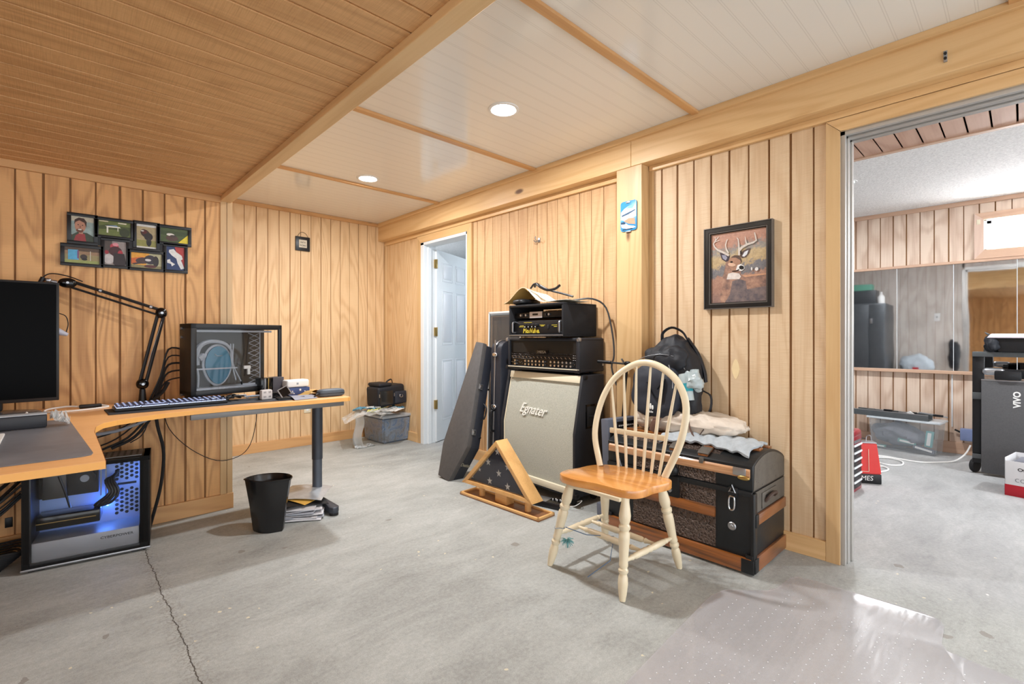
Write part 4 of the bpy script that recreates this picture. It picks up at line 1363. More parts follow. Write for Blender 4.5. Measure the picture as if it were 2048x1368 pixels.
B().blob((0, 0.02, 0.245), (0.36, 0.20, 0.47), M['nylon'], 3.0, 0.016, 8, 6, 64, 44, squash=bpshape, ridge=0.010).obj('main_body', bp)
B().blob((-0.02, -0.085, 0.155), (0.29, 0.085, 0.29), M['nylon2'], 3.2, 0.012, 9, 8, 48, 30, ridge=0.008).obj('front_pocket', bp)
B().blob((0.02, -0.055, 0.335), (0.25, 0.11, 0.15), M['nylon'], 2.6, 0.014, 12, 9, 48, 30, ridge=0.012).obj('top_pocket', bp)
B().blob((0.155, -0.01, 0.115), (0.10, 0.12, 0.20), M['nylon'], 2.6, 0.008, 12, 11, 40, 24, ridge=0.006).obj('side_pocket', bp)
B().tube([(-0.04, 0.0, 0.455), (-0.03, -0.01, 0.50), (0.02, 0.0, 0.530), (0.075, 0.02, 0.505), (0.11, 0.02, 0.455)], lambda u: (0.016, 0.006), 10, M['nylon']).obj('top_handle', bp)
B().tube([(0.09, 0.06, 0.47), (0.15, 0.07, 0.38), (0.185, 0.08, 0.28), (0.19, 0.09, 0.22)], lambda u: (0.022, 0.009), 10, M['nylon']).tube([(0.18, 0.08, 0.17), (0.225, 0.08, 0.14), (0.225, 0.07, 0.06), (0.18, 0.06, 0.03)], lambda u: (0.012, 0.004), 8, M['nylon']).obj('shoulder_strap', bp)
M['zip'] = plain('grey_zip', (140, 142, 146), 0.4, 0.4)
B().tube([(-0.15, -0.098, 0.32), (-0.08, -0.125, 0.345), (0.02, -0.125, 0.36), (0.09, -0.10, 0.35)], 0.002, m=M['zip']).tube([(0.07, -0.115, 0.30), (0.10, -0.125, 0.22), (0.105, -0.13, 0.17)], 0.003, m=M['zip']).tube([(0.03, -0.08, 0.40), (0.10, -0.075, 0.34), (0.145, -0.06, 0.27)], 0.0025, m=M['zip']).obj('zip', bp)
B().tube([(-0.05, -0.13, 0.20), (0.0, -0.135, 0.12), (0.04, -0.135, 0.125), (0.06, -0.13, 0.22), (0.02, -0.14, 0.16)], lambda u: (0.010, 0.002), 8, M['black']).obj('webbing_strap', bp)
b = B()
for k in range(3):
    b.blob((-0.035 + 0.013 * k, -0.137, 0.058 + 0.006 * (k % 2)), (0.010, 0.008, 0.034 - 0.008 * abs(1 - k)), M['white'], 2.5)
b.text('adidas', 0.018, face_front(-0.022, -0.138, 0.034), M['white'], 0.001, sx=0.8)
b.obj('logo', bp, label='small white printed logo')
bt = thing('water_bottle', 'clear plastic bottle with a teal label in the backpack side pocket', 'bottle', (2.525, 1.275, 0.80), rot=(R(-14), R(6), 0))
M['teal_label'] = plain('teal_label', (40, 150, 164), 0.4)
M['plastic'] = plain('milky_plastic', (206, 222, 226), 0.15, var=0.1, trans=0.35, coat=0.5)
B().lathe([(0, -0.05), (0.034, -0.05), (0.036, 0.0), (0.034, 0.035), (0.036, 0.07), (0.026, 0.10), (0.0, 0.105)], 20, None, M['plastic']).obj('bottle_body', bt)
B().lathe([(0.0365, 0.0), (0.0372, 0.0), (0.0368, 0.045), (0.0355, 0.045)], 20, None, M['teal_label']).obj('label', bt)
B().blob((0.015, -0.045, 0.055), (0.09, 0.08, 0.11), M['plastic'], 2.3, 0.02, 24, 5, 30, 20, ridge=0.012).obj('plastic_wrap', bt)
# ================================================================== DESK CORNER
M['beech'] = wood('beech_laminate', (234, 178, 118), (214, 150, 92), 'x', 60, 0.2, 0.4, 2.0, 0, 0, 0.3, 0.5, seed=20, patch=0.1)
M['edge'] = plain('honey_edge_band', (234, 172, 92), 0.4, var=0.05)
M['anthra'] = plain('anthracite_metal', (66, 70, 78), 0.45, 0.4, var=0.08)
M['greyrail'] = plain('grey_rail', (118, 118, 118), 0.5, 0.3, var=0.06)
DZ = 0.73
ds = thing('corner_desk', 'beech corner desk with a curved inner edge and grey tube leg', 'desk', (0.4, 3.0, 0))
ox, oy = 0.4, 3.0
curve = [(0.110, 1.892), (0.112, 2.20), (0.112, 2.52), (0.122, 2.64), (0.150, 2.735), (0.200, 2.79), (0.290, 2.840), (0.391, 2.882), (0.515, 2.905), (0.704, 2.905), (1.03, 2.885), (1.318, 2.872), (1.340, 2.89), (1.362, 3.40), (1.35, 3.495), (-0.75, 3.495), (-0.75, 1.892)]
top = B().prism([(x - ox, y - oy) for x, y in curve], DZ - 0.024, DZ, 'z', M['beech'], 0.0015)
for (x0, y0), (x1, y1) in zip(curve[:13], curve[1:14]):
    d = Vector((x1 - x0, y1 - y0))
    nn = Vector((d.y, -d.x)).normalized() * 0.0012
    q = [(x0 - ox + nn.x, y0 - oy + nn.y, DZ - 0.0235), (x1 - ox + nn.x, y1 - oy + nn.y, DZ - 0.0235), (x1 - ox + nn.x, y1 - oy + nn.y, DZ - 0.001), (x0 - ox + nn.x, y0 - oy + nn.y, DZ - 0.001)]
    top.poly(q, M['edge'])
top.poly([(-0.75 - ox, 1.8905 - oy, DZ - 0.0235), (0.110 - ox, 1.8905 - oy, DZ - 0.0235), (0.110 - ox, 1.8905 - oy, DZ - 0.001), (-0.75 - ox, 1.8905 - oy, DZ - 0.001)], M['edge'])
top.obj('desktop', ds)
B().box((0.10, -0.098, DZ - 0.052), (0.905, -0.070, DZ - 0.0245), M['greyrail'], 0.002).obj('support_rail', ds, label='grey steel rail under the front edge')
B().box((-0.05, 0.33, DZ - 0.05), (0.90, 0.37, DZ - 0.0245), M['greyrail'], 0.002).obj('support_rail', ds)
B().cyl((0.858, 0.205, 0.30), (0.858, 0.205, DZ - 0.045), 0.0335, seg=28, m=M['anthra']).obj('leg', ds)
B().cyl((0.858, 0.205, 0.05), (0.858, 0.205, 0.302), 0.0305, seg=28, m=plain('inner_leg_tube', (86, 92, 102), 0.4, 0.4, var=0.05)).obj('leg_inner_tube', ds)
B().cyl((0.858, 0.205, DZ - 0.055), (0.858, 0.205, DZ - 0.0245), 0.07, 0.09, 24, M['anthra']).obj('leg_bracket', ds)
B().prism([(0.826, -0.06), (0.842, -0.088), (0.872, -0.088), (0.890, -0.06), (0.885, 0.42), (0.870, 0.44), (0.846, 0.44), (0.832, 0.42)], 0.014, 0.052, 'z', M['anthra'], 0.008).obj('foot', ds)
for yy in (-0.06, 0.41):
    B().cyl((0.858, yy, 0.0), (0.858, yy, 0.016), 0.026, seg=20, m=M['rubber']).obj('foot_glide', ds)
for (lx, ly) in ((-0.95, -1.0), (-0.95, 0.3)):
    B().cyl((lx, ly, 0.0), (lx, ly, DZ - 0.0245), 0.033, seg=20, m=M['anthra']).obj('leg', ds)

# ---- monitor
M['screen'] = N('dark_screen').set(Base_Color=(0.0006, 0.0006, 0.0008, 1), Roughness=0.35, Specular_IOR_Level=0.05).m
mo = thing('monitor', 'large black widescreen monitor, switched off, on the left of the desk', 'monitor', (-0.28, 3.28, DZ))
B().box((-0.295, -0.018, 0.062), (0.294, 0.022, 0.640), M['black'], 0.003).obj('bezel', mo)
B().box((-0.285, -0.0195, 0.078), (0.284, -0.017, 0.630), M['screen']).obj('screen', mo)
B().box((-0.06, 0.015, 0.02), (0.10, 0.05, 0.30), M['black'], 0.01).obj('neck', mo)
B().lathe([(0, 0.0), (0.168, 0.0), (0.170, 0.008), (0.158, 0.014), (0.08, 0.018), (0, 0.018)], 36, Matrix.Translation((0.02, 0.04, 0)) @ Matrix.Diagonal((1.25, 0.75, 1, 1)), plain('grey_stand_top', (104, 108, 112), 0.25, 0.3, var=0.03)).obj('base', mo)
B().cyl((0.18, -0.06, 0.012), (0.184, -0.062, 0.018), 0.004, m=M['white']).obj('base_button', mo)
# webcam-like gadget hanging behind the monitor
wc = thing('webcam', 'small white gadget with a thin cable poking out behind the monitor', 'webcam', (0.035, 3.42, 1.12))
B().cyl((-0.03, 0, 0.012), (0.012, -0.01, -0.006), 0.020, 0.008, 16, plain('pale_lilac', (206, 210, 226), 0.4)).obj('body', wc)
B().tube([(-0.02, 0.0, 0.105), (0.005, 0.0, 0.09), (0.014, 0, 0.05), (0.006, 0, 0.008)], 0.0022, m=M['black']).obj('cable', wc)

# ---- microphone boom arm
ma = thing('scissor_boom', 'black scissor microphone arm clamped to the back of the desk', 'microphone arm', (0.362, 3.455, DZ))
Eb, Ee, Et = Vector((0.0, 0, 0.105)), Vector((0.085, -0.02, 0.512)), Vector((-0.315, 0.0, 0.657))
B().box((-0.025, -0.03, -0.055), (0.025, 0.032, 0.004), M['black'], 0.004).cyl((0, 0, 0), (0, 0, 0.075), 0.020, 0.014, 18, M['black']).obj('clamp', ma)
B().blob(Eb, (0.060, 0.045, 0.060), M['blackgloss'], 2.2).cyl(Eb + Vector((0, -0.018, 0)), Eb + Vector((0, -0.029, 0)), 0.007, m=M['steel']).obj('base_joint', ma)
off = Vector((0.014, 0, -0.003))
B().tube([Eb + off, Ee + off], 0.009, m=M['black'], smooth=1).tube([Eb - off, Ee - off], 0.009, m=M['black'], smooth=1).obj('lower_arm', ma)
B().tube([Eb + Vector((0.02, -0.018, 0.1)), Ee + Vector((0, -0.016, -0.05))], 0.0012, m=M['steel'], smooth=1).obj('tension_rod', ma)
B().blob(Ee, (0.056, 0.045, 0.062), M['blackgloss'], 2.2).cyl(Ee + Vector((0, -0.018, 0)), Ee + Vector((0, -0.029, 0)), 0.007, m=M['steel']).obj('elbow_joint', ma)
up = Vector((0.003, 0, 0.014))
B().tube([Ee + up, Et + up], 0.0085, m=M['black'], smooth=1).tube([Ee - up * 1.1, Et - up * 1.1], 0.006, m=M['black'], smooth=1).obj('upper_arm', ma)
for u in (0.13, 0.68):
    p = (Ee + up).lerp(Et + up, u)
    dr = (Et - Ee).normalized() * 0.006
    B().cyl(p - dr, p + dr, 0.0118, m=M['steel']).obj('spring_collar', ma)
B().blob(Et, (0.075, 0.042, 0.052), M['blackgloss'], 2.2).cyl(Et + Vector((0, -0.016, 0)), Et + Vector((0, -0.028, 0)), 0.006, m=M['steel']).obj('tip_joint', ma)
B().cyl(Et + Vector((-0.04, 0, 0.0)), Et + Vector((-0.062, 0, 0.004)), 0.009, m=M['steel']).blob(Et + Vector((-0.073, 0, 0.008)), (0.026, 0.022, 0.024), M['steel']).obj('thread_mount', ma)
B().tube([Et + Vector((-0.105, 0, -0.01)), Et + Vector((-0.09, 0, 0.025)), Et + Vector((-0.06, 0, 0.044)), Et + Vector((0.0, 0, 0.036)), Et + Vector((0.06, 0, 0.012))], 0.0028, m=M['black']).cyl(Et + Vector((-0.112, 0, -0.03)), Et + Vector((-0.092, 0, 0.022)), 0.010, m=M['black']).obj('audio_lead', ma)

# ---- clear fronted computer case on the desk
M['darkglass'] = N('smoked_glass').set(Base_Color=lin((150, 146, 140)), Roughness=0.03, Transmission_Weight=1.0, IOR=1.3).m
M['brownback'] = plain('dim_back_plate', (54, 47, 38), 0.5, var=0.15)
M['plumbing'] = plain('pale_plastic_grey', (150, 156, 166), 0.4, var=0.1)
M['tealp'] = plain('teal_plastic', (26, 96, 124), 0.4, var=0.15)
dc = thing('display_pc_case', 'glass-fronted black computer case on the desk with a teal and grey shape inside', 'computer', (0.807, 3.24, DZ + 0.012), 11.0)
W2, Hc, Dc = 0.262, 0.437, 0.155
b = B()
b.box((-W2, 0, 0.025), (-W2 + 0.030, Dc, Hc), M['black'], 0.003)
b.box((W2 - 0.022, 0, 0.025), (W2, 0.016, Hc), M['black'], 0.003)
b.box((-W2, 0, Hc - 0.030), (W2, Dc, Hc), M['black'], 0.003)
b.box((-W2, 0, 0.025), (W2, Dc, 0.055), M['black'], 0.003)
b.obj('frame', dc)
b = B()
b.box((-W2 + 0.028, Dc - 0.012, 0.055), (0.220, Dc - 0.006, Hc - 0.03), M['brownback'])
b.obj('back_plate', dc)
B().box((-W2 + 0.03, 0.004, 0.055), (W2 - 0.045, 0.007, Hc - 0.03), M['glass']).obj('glass_front', dc)
oval = []
for k in range(28):
    a = 2 * math.pi * k / 28
    w = 0.072 * (1 - 0.16 * max(0, -math.sin(a)))
    oval.append((-0.098 + w * 1.0 * math.cos(a), 0.195 + 0.112 * math.sin(a)))
ring = [(-0.098 + (x + 0.098) * 1.18, 0.195 + (z - 0.195) * 1.11) for x, z in oval]
B().prism(ring, 0.06, 0.075, 'y', M['plumbing'], 0.003).obj('grey_shell', dc)
B().prism(oval, 0.048, 0.062, 'y', M['tealp'], 0.003).obj('teal_cover', dc)
B().tube([(-0.12, 0.044, 0.262), (-0.108, 0.044, 0.250), (-0.088, 0.044, 0.249), (-0.078, 0.044, 0.254)], 0.0018, m=M['plumbing']).obj('moulded_arc', dc)
B().tube([(-0.215, 0.05, 0.20), (-0.213, 0.05, 0.27), (-0.19, 0.05, 0.315), (-0.14, 0.05, 0.335), (-0.07, 0.05, 0.325), (-0.03, 0.05, 0.285), (-0.018, 0.05, 0.22)], lambda u: 0.017 * (1 - 0.65 * u), m=M['plumbing']).obj('handle_loop', dc)
B().tube([(-0.205, 0.04, 0.235), (-0.185, 0.04, 0.25), (-0.18, 0.04, 0.265)], 0.017, m=M['plumbing']).tube([(-0.212, 0.05, 0.18), (-0.205, 0.05, 0.13), (-0.208, 0.05, 0.07)], 0.006, m=M['plumbing']).tube([(-0.03, 0.05, 0.32), (-0.026, 0.05, 0.22), (0.0, 0.05, 0.10)], 0.004, m=M['plumbing']).tube([(-0.014, 0.05, 0.32), (-0.016, 0.05, 0.20), (0.03, 0.05, 0.09)], 0.004, m=M['plumbing']).obj('clear_tubes', dc)
b = B()
xs, x2 = 0.078, 0.150
for k in range(5):
    z0 = 0.075 + k * 0.062
    b.tube([(xs, 0.06, z0), (x2, 0.06, z0 + 0.031), (xs, 0.06, z0 + 0.062)], 0.003, 6, M['plumbing'], 1)
    b.tube([(x2, 0.065, z0), (xs + 0.01, 0.065, z0 + 0.031), (x2, 0.065, z0 + 0.062)], 0.0022, 6, M['plumbing'], 1)
b.tube([(x2, 0.06, 0.07), (x2, 0.06, 0.39)], 0.003, 6, M['plumbing'], 1)
b.obj('lattice', dc)
B().tube([(0.05, 0.07, 0.39), (0.055, 0.06, 0.27), (0.04, 0.07, 0.15), (0.05, 0.08, 0.06)], 0.005, m=M['rubber']).tube([(0.09, 0.07, 0.39), (0.065, 0.05, 0.24), (0.06, 0.07, 0.12)], 0.004, m=M['rubber']).tube([(0.02, 0.08, 0.2), (0.07, 0.06, 0.17), (0.10, 0.07, 0.21)], 0.004, m=M['rubber']).obj('internal_cables', dc)
B().box((-W2 + 0.032, 0.012, 0.055), (0.178, 0.14, 0.068), M['plumbing'], 0.002).box((-W2 + 0.03, 0.014, Hc - 0.048), (W2 - 0.06, 0.018, Hc - 0.036), M['plumbing'], 0.002).box((-W2 + 0.04, 0.030, 0.172), (0.0, 0.033, 0.180), M['plumbing']).obj('inner_rails', dc)
B().box((0.045, 0.04, 0.165), (0.085, 0.055, 0.185), M['white'], 0.003).box((0.066, 0.04, 0.13), (0.082, 0.055, 0.168), M['white'], 0.003).obj('white_clip', dc)
for sx in (-0.22, 0.22):
    B().box((sx - 0.02, 0.01, 0.0), (sx + 0.02, Dc - 0.01, 0.026), M['rubber'], 0.003).obj('foot', dc)
for zz in (0.41, 0.36, 0.03):
    B().cyl((-W2 - 0.008, 0.12, zz), (-W2, 0.12, zz), 0.008, m=M['steel']).obj('thumb_screw', dc)
cb = thing('cable_bundle', 'bundle of black cables running from the glass-fronted case to the wall side', 'cable', (0.50, 3.40, DZ))
random.seed(11)
for k in range(5):
    z0 = 0.02 + 0.05 * k
    B().tube([(0.06, 0.0 + 0.01 * k, 0.20 + 0.04 * k - 0.06), (-0.02, 0.03, 0.12 + 0.045 * k), (-0.055, 0.04, 0.07 + 0.02 * k), (-0.06 - 0.012 * k, 0.06, 0.0)], 0.004 + 0.001 * (k % 3), m=M['black']).obj('cord', cb)
B().tube([(-0.02, 0.03, 0.11), (-0.05, 0.04, 0.05), (-0.10, 0.05, 0.004)], 0.010, m=M['rubber']).obj('cord', cb)

# ---- keyboard on a long mat
M['mat'] = plain('grey_black_mat', (58, 62, 68), 0.75, var=0.15, bump=0.2, bscale=500)
o = tag(B().prism([(0.185, 2.985), (0.80, 2.990), (1.02, 2.960), (1.03, 3.21), (0.18, 3.215)], DZ, DZ + 0.004, 'z', M['mat'], 0.001).obj('keyboard_mat', None), 'long dark grey mat under the keyboard along the desk edge', 'mat')
kb = thing('keyboard', 'black keyboard with lit bluish-white keys on the long mat', 'keyboard', (0.455, 3.115, DZ + 0.004), 1.0)
B().box((-0.245, -0.065, 0.0), (0.245, 0.070, 0.018), M['black'], 0.004).obj('case', kb)
M['keycap'] = plain('keycap_blue_black', (66, 72, 100), 0.35, var=0.2)
M['keylit'] = N('lit_key_legend').set(Base_Color=lin((200, 210, 240)), Emission_Color=lin((186, 206, 255)), Emission_Strength=1.3).m
protos = {}
for r_ in range(5):
    cols = 20
    for c_ in range(cols):
        if r_ == 0 and 4 <= c_ <= 8:
            if c_ != 4:
                continue
            w, xx = 0.11, -0.232 + 6 * 0.0238 + 0.005
        else:
            w, xx = 0.0205, -0.232 + c_ * 0.0238 + 0.005
        if c_ in (15,) and r_ in (1, 2):
            continue
        if w not in protos:
            q = B().box((-w / 2, -0.0095, 0), (w / 2, 0.0095, 0.010), M['keycap'], 0.002)
            q.box((-0.004 if w < 0.05 else -0.04, -0.003, 0.0098), (0.004 if w < 0.05 else 0.04, 0.003, 0.0106), M['keylit'])
            q.box((-w / 2 - 0.001, -0.0102, -0.001), (w / 2 + 0.001, -0.0096, 0.003), M['keylit'])
            k_ = q.obj('key', kb)
            protos[w] = k_
        else:
            k_ = protos[w].copy()
            COL.objects.link(k_)
            k_.parent = kb
        k_.location = (xx, -0.050 + r_ * 0.0245, 0.018 + 0.0012 * r_)

# ---- desk mat, sound bar and white box on the near wing
M['deskmat'] = plain('charcoal_desk_mat', (110, 112, 118), 0.36, var=0.45, scale=6, bump=0.15, bscale=300)
o = tag(B().prism([(-0.74, 2.000), (0.060, 2.000), (0.083, 2.012), (0.088, 2.04), (0.045, 2.93), (0.03, 2.95), (-0.74, 2.95)], DZ, DZ + 0.004, 'z', M['deskmat'], 0.001).obj('desk_mat', None), 'large worn charcoal desk mat on the near wing of the desk', 'mat')
sb = thing('sound_bar', 'long dark sound bar with a pale top lying across the desk mat', 'speaker', (-0.30, 2.76, DZ + 0.004), 2)
B().box((-0.30, -0.035, 0.0), (0.275, 0.035, 0.052), plain('soundbar_front', (42, 44, 50), 0.45), 0.006).obj('body', sb)
B().box((-0.30, -0.032, 0.0525), (0.275, 0.033, 0.056), plain('soundbar_top', (178, 184, 190), 0.3), 0.001).obj('top_strip', sb)
M['film'] = N('crinkly_clear_film').set(Base_Color=lin((220, 224, 224)), Roughness=0.08, Alpha=0.42, Coat_Weight=1.0, Specular_IOR_Level=0.9).m
wr = thing('plastic_wrapper', 'crumpled clear plastic wrapper at the end of the sound bar', 'wrapper', (0.005, 2.76, DZ + 0.005))
B().grid(lambda u, v: (-0.02 + 0.06 * u + 0.006 * noise.noise(Vector((u * 9, v * 9, 0))), -0.04 + 0.09 * v + 0.008 * noise.noise(Vector((u * 9, v * 9, 5))), 0.004 + abs(0.055 * noise.noise(Vector((u * 4.3, v * 5.1, 7)))) + 0.028 * (1 - u)), 14, 16, M['film'], 0.0008).obj('film', wr, smooth=20)
o = tag(B().box((-0.22, 0, 0), (0.0, 0.36, 0.010), M['white'], 0.003).obj('notepad', None, loc=(-0.136, 2.24, DZ + 0.005)), 'white pad at the left edge of the desk mat', 'notepad')
bt_ = tag(B().blob((0, 0, 0.030), (0.10, 0.075, 0.060), plain('dark_green_gadget', (36, 64, 62), 0.2, coat=0.6), 2.2).obj('computer_mouse', None, loc=(-0.245, 3.10, DZ)), 'dark glossy computer mouse in front of the monitor stand', 'mouse')
ac = thing('power_adapter', 'small black adapter with white cable behind the desk curve', 'adapter', (0.135, 3.37, DZ))
B().box((-0.045, -0.011, 0.0), (0.045, 0.011, 0.020), M['black'], 0.005).obj('brick', ac)
B().tube([(-0.045, 0, 0.01), (-0.09, 0.03, 0.012), (-0.16, 0.02, 0.006), (-0.17, -0.08, 0.004), (-0.10, -0.12, 0.004), (0.0, -0.09, 0.004), (0.07, -0.03, 0.004), (0.045, 0.0, 0.01)], 0.0045, m=M['white']).obj('cable', ac)

# ---- clutter on the right half of the desk
g1 = thing('cable_tangle', 'tangle of black straps and cables on the desk below the glass-fronted case', 'cable', (0.78, 3.13, DZ + 0.004))
random.seed(21)
for k in range(9):
    x0 = -0.14 + 0.05 * k
    pts = [(x0 + random.uniform(-.05, .05), random.uniform(-.05, .06), 0.008 + random.uniform(0, 0.025)) for _ in range(5)]
    B().tube(pts, 0.0045 + 0.002 * (k % 2), 7, M['black' if k % 4 else 'plumbing']).obj('strap', g1)
gt = thing('wall_tap', 'small white cube socket adapter with dark slots on the desk', 'socket adapter', (0.905, 3.075, DZ + 0.004), 8)
B().box((-0.032, -0.018, 0.0), (0.032, 0.018, 0.058), plain('warm_grey_white', (206, 200, 198), 0.4), 0.008).obj('housing', gt)
b = B()
for (sx, sz) in ((-0.014, 0.044), (0.014, 0.044), (-0.014, 0.018), (0.014, 0.018)):
    b.box((sx - 0.005, -0.0195, sz - 0.005), (sx - 0.003, -0.017, sz + 0.005), M['black']).box((sx + 0.003, -0.0195, sz - 0.005), (sx + 0.005, -0.017, sz + 0.005), M['black'])
b.obj('slots', gt, kind='stuff')
gk = thing('wallet_case', 'open black wallet case with a silver framed window, leaning on the desk clutter', 'wallet', (1.00, 3.02, DZ + 0.004), -6)
B().box((-0.05, -0.03, 0), (0.10, 0.04, 0.012), M['black'], 0.004).obj('flap', gk)
fr = B()
Mx = Matrix.Translation((-0.03, -0.035, 0.012)) @ Matrix.Rotation(R(-28), 4, 'Y') @ Matrix.Rotation(R(-20), 4, 'X')
fr.box((0, 0, 0), (0.006, 0.004, 0.052), M['steel'], M=Mx).box((0.055, 0, 0), (0.061, 0.004, 0.052), M['steel'], M=Mx).box((0, 0, 0.048), (0.061, 0.004, 0.053), M['steel'], M=Mx).box((0.005, 0.001, 0), (0.056, 0.003, 0.05), M['blackgloss'], M=Mx)
fr.obj('window_frame', gk)
bx = thing('gadget_box', 'upright charcoal cardboard box with an open side beside the glass-fronted case', 'box', (0.99, 3.23, DZ + 0.004), 10)
B().box((-0.072, 0, 0), (0.0, 0.075, 0.115), M['blackgloss'], 0.002).box((0.002, 0, 0), (0.072, 0.075, 0.115), plain('charcoal_card', (72, 68, 74), 0.6), 0.002).obj('sleeve', bx)
B().cyl((-0.05, -0.004, 0.01), (-0.05, -0.004, 0.112), 0.004, m=M['steel']).cyl((-0.028, -0.004, 0.04), (-0.028, -0.004, 0.112), 0.003, m=M['brass']).obj('rods', bx)
tn = thing('storage_tin', 'white lidded tin resting on a blue starry box at the far end of the desk', 'tin', (1.125, 3.22, DZ + 0.052), 6)
B().box((-0.072, -0.04, 0.0), (0.072, 0.04, 0.048), M['white'], 0.012, 3).obj('tin_body', tn)
B().box((-0.012, -0.0415, 0.018), (0.0, -0.0395, 0.030), M['plumbing']).obj('tin_mark', tn)
sbx = thing('starry_box', 'small dark blue box printed with white stars under the white tin', 'box', (1.13, 3.22, DZ), 6)
b = B().box((-0.068, -0.042, 0.0), (0.068, 0.042, 0.050), plain('starry_blue', (58, 76, 124), 0.5, var=0.3), 0.003)
for (x, z, r_) in ((0.005, 0.036, 0.010), (-0.045, 0.030, 0.005), (0.035, 0.026, 0.006), (-0.035, 0.015, 0.005), (0.055, 0.016, 0.004)):
    star(b, x, z, r_, -0.042, M['white'])
b.obj('box_body', sbx)
B().grid(lambda u, v: (1.02 + 0.14 * u, 2.93 + 0.17 * v + 0.02 * u, DZ + 0.003 + 0.018 * math.sin(3.1 * v) * (1 - u * 0.3)), 10, 10, plain('silver_card', (140, 146, 160), 0.35), 0.001).obj('greeting_card', None)
tag(bpy.data.objects['greeting_card'], 'silvery blue card lying curved near the desk edge', 'card')
B().grid(lambda u, v: (1.12 + 0.20 * u, 3.05 + 0.20 * v, DZ + 0.003 + 0.040 * math.exp(-((u - 0.35) / 0.22) ** 2) * (1 - 0.6 * v)), 16, 10, M['kraft'], 0.001).obj('kraft_envelope', None)
tag(bpy.data.objects['kraft_envelope'], 'tan paper envelope humped up beside the glasses case', 'envelope')
gl = thing('glasses_case', 'grey-blue zipped hard glasses case at the right end of the desk', 'case', (1.262, 3.00, DZ), -1)
B().blob((0, 0, 0.024), (0.165, 0.075, 0.048), plain('slate_eva', (74, 84, 94), 0.5, bump=0.2), 4.0).obj('shell', gl)
B().blob((0, 0, 0.022), (0.169, 0.079, 0.006), M['black'], 4.0).tube([(-0.08, -0.02, 0.022), (-0.10, -0.03, 0.020), (-0.115, -0.035, 0.008)], 0.004, m=M['black']).obj('zip', gl)

# ---- tower computer on the floor
pc = thing('tower_computer', 'tower computer on the floor with a glowing blue interior behind side glass', 'computer', (0.122, 3.155, 0.0), -8.1)
PW, PH, PD = 0.2385, 0.488, 0.215
M['shroud'] = plain('shroud_grey', (150, 152, 158), 0.45, 0.3, var=0.04)
M['pcblue'] = plain('blue_lit_metal', (150, 176, 226), 0.4, 0.2, var=0.03)  # blue of the LED light put into the back panel's base colour
M['traygreyd'] = plain('vent_slot', (74, 74, 72), 0.6)
M['vent'] = plain('vent_grey', (126, 126, 124), 0.5, 0.4, var=0.1)
b = B()
b.box((-PW, 0, 0.018), (-PW + 0.032, PD, PH), M['black'], 0.003)
b.box((PW - 0.030, 0, 0.018), (PW, PD, PH), M['black'], 0.003)
b.box((-PW, 0, PH - 0.016), (PW, PD, PH), M['black'], 0.003)
b.box((-PW, 0, 0.018), (PW, PD, 0.042), M['black'], 0.003)
b.box((-PW, PD - 0.008, 0.02), (PW, PD, PH), M['black'])
b.obj('chassis', pc)
b = B()
b.box((-PW + 0.02, 0.03, PH), (PW - 0.035, PD - 0.02, PH + 0.004), M['vent'], 0.001)
for k in range(14):
    for j in range(3):
        b.box((-0.16 + k * 0.026, 0.05 + j * 0.045, PH + 0.0035), (-0.150 + k * 0.026, 0.085 + j * 0.045, PH + 0.0046), M['traygreyd'])
b.obj('top_vent', pc)
b = B()
b.box((-PW + 0.03, 0.010, 0.040), (PW - 0.045, 0.19, 0.130), M['shroud'], 0.002)
b.text('CYBERPOWER', 0.0175, face_front(0.105, 0.0092, 0.100), M['black'], 0.0005, 0.0, sx=1.15)
b.obj('power_supply_shroud', pc)
# back plate with hexagonal holes
bpn = B()
bpn.box((-PW + 0.03, 0.180, 0.13), (PW - 0.03, 0.186, PH - 0.016), M['pcblue'])
for row in range(13):
    for colm in range(5):
        zz = 0.165 + row * 0.0225 + (colm % 2) * 0.0112
        xx = 0.092 + colm * 0.0210
        if 0.300 < zz < 0.335 or zz > 0.455:
            continue
        hx = [(xx + 0.0085 * math.cos(k * math.pi / 3), zz + 0.0085 * math.sin(k * math.pi / 3)) for k in range(6)]
        bpn.prism(hx, 0.1785, 0.1805, 'y', M['rubber'])
bpn.box((0.095, 0.178, 0.312), (0.175, 0.1805, 0.324), M['rubber'], 0.003)
bpn.obj('perforated_back_panel', pc)
b = B()
b.box((-PW + 0.035, 0.150, 0.30), (0.02, 0.178, PH - 0.02), M['black'])
b.box((-PW + 0.04, 0.05, 0.175), (0.035, 0.17, 0.235), M['blackgloss'], 0.004)
b.box((-PW + 0.04, 0.046, 0.205), (0.02, 0.049, 0.208), M['brass'])
b.obj('graphics_card', pc)
B().box((-PW + 0.05, 0.12, 0.30), (-0.10, 0.15, PH - 0.03), plain('cooler_grey', (80, 78, 76), 0.4, 0.3), 0.004).cyl((-0.03, 0.12, 0.385), (-0.03, 0.145, 0.385), 0.042, m=M['black']).cyl((-0.03, 0.115, 0.385), (-0.03, 0.12, 0.385), 0.018, m=M['plumbing']).box((0.028, 0.14, 0.28), (0.034, 0.15, PH - 0.03), M['plumbing']).box((0.048, 0.14, 0.28), (0.054, 0.15, PH - 0.03), M['plumbing']).obj('cooler', pc)
for k in range(4):
    B().tube([(0.10, 0.16, 0.40 - 0.01 * k), (0.082 - 0.01 * k, 0.12, 0.36), (0.105 - 0.012 * k, 0.10, 0.30), (0.075 - 0.02 * k, 0.10, 0.25), (0.02, 0.11, 0.235)], 0.007, m=M['black']).obj('power_cable', pc)
B().tube([(-0.115, 0.03, 0.43), (-0.095, 0.03, 0.36), (-0.075, 0.035, 0.27)], 0.005, m=M['black']).obj('antenna_strut', pc)
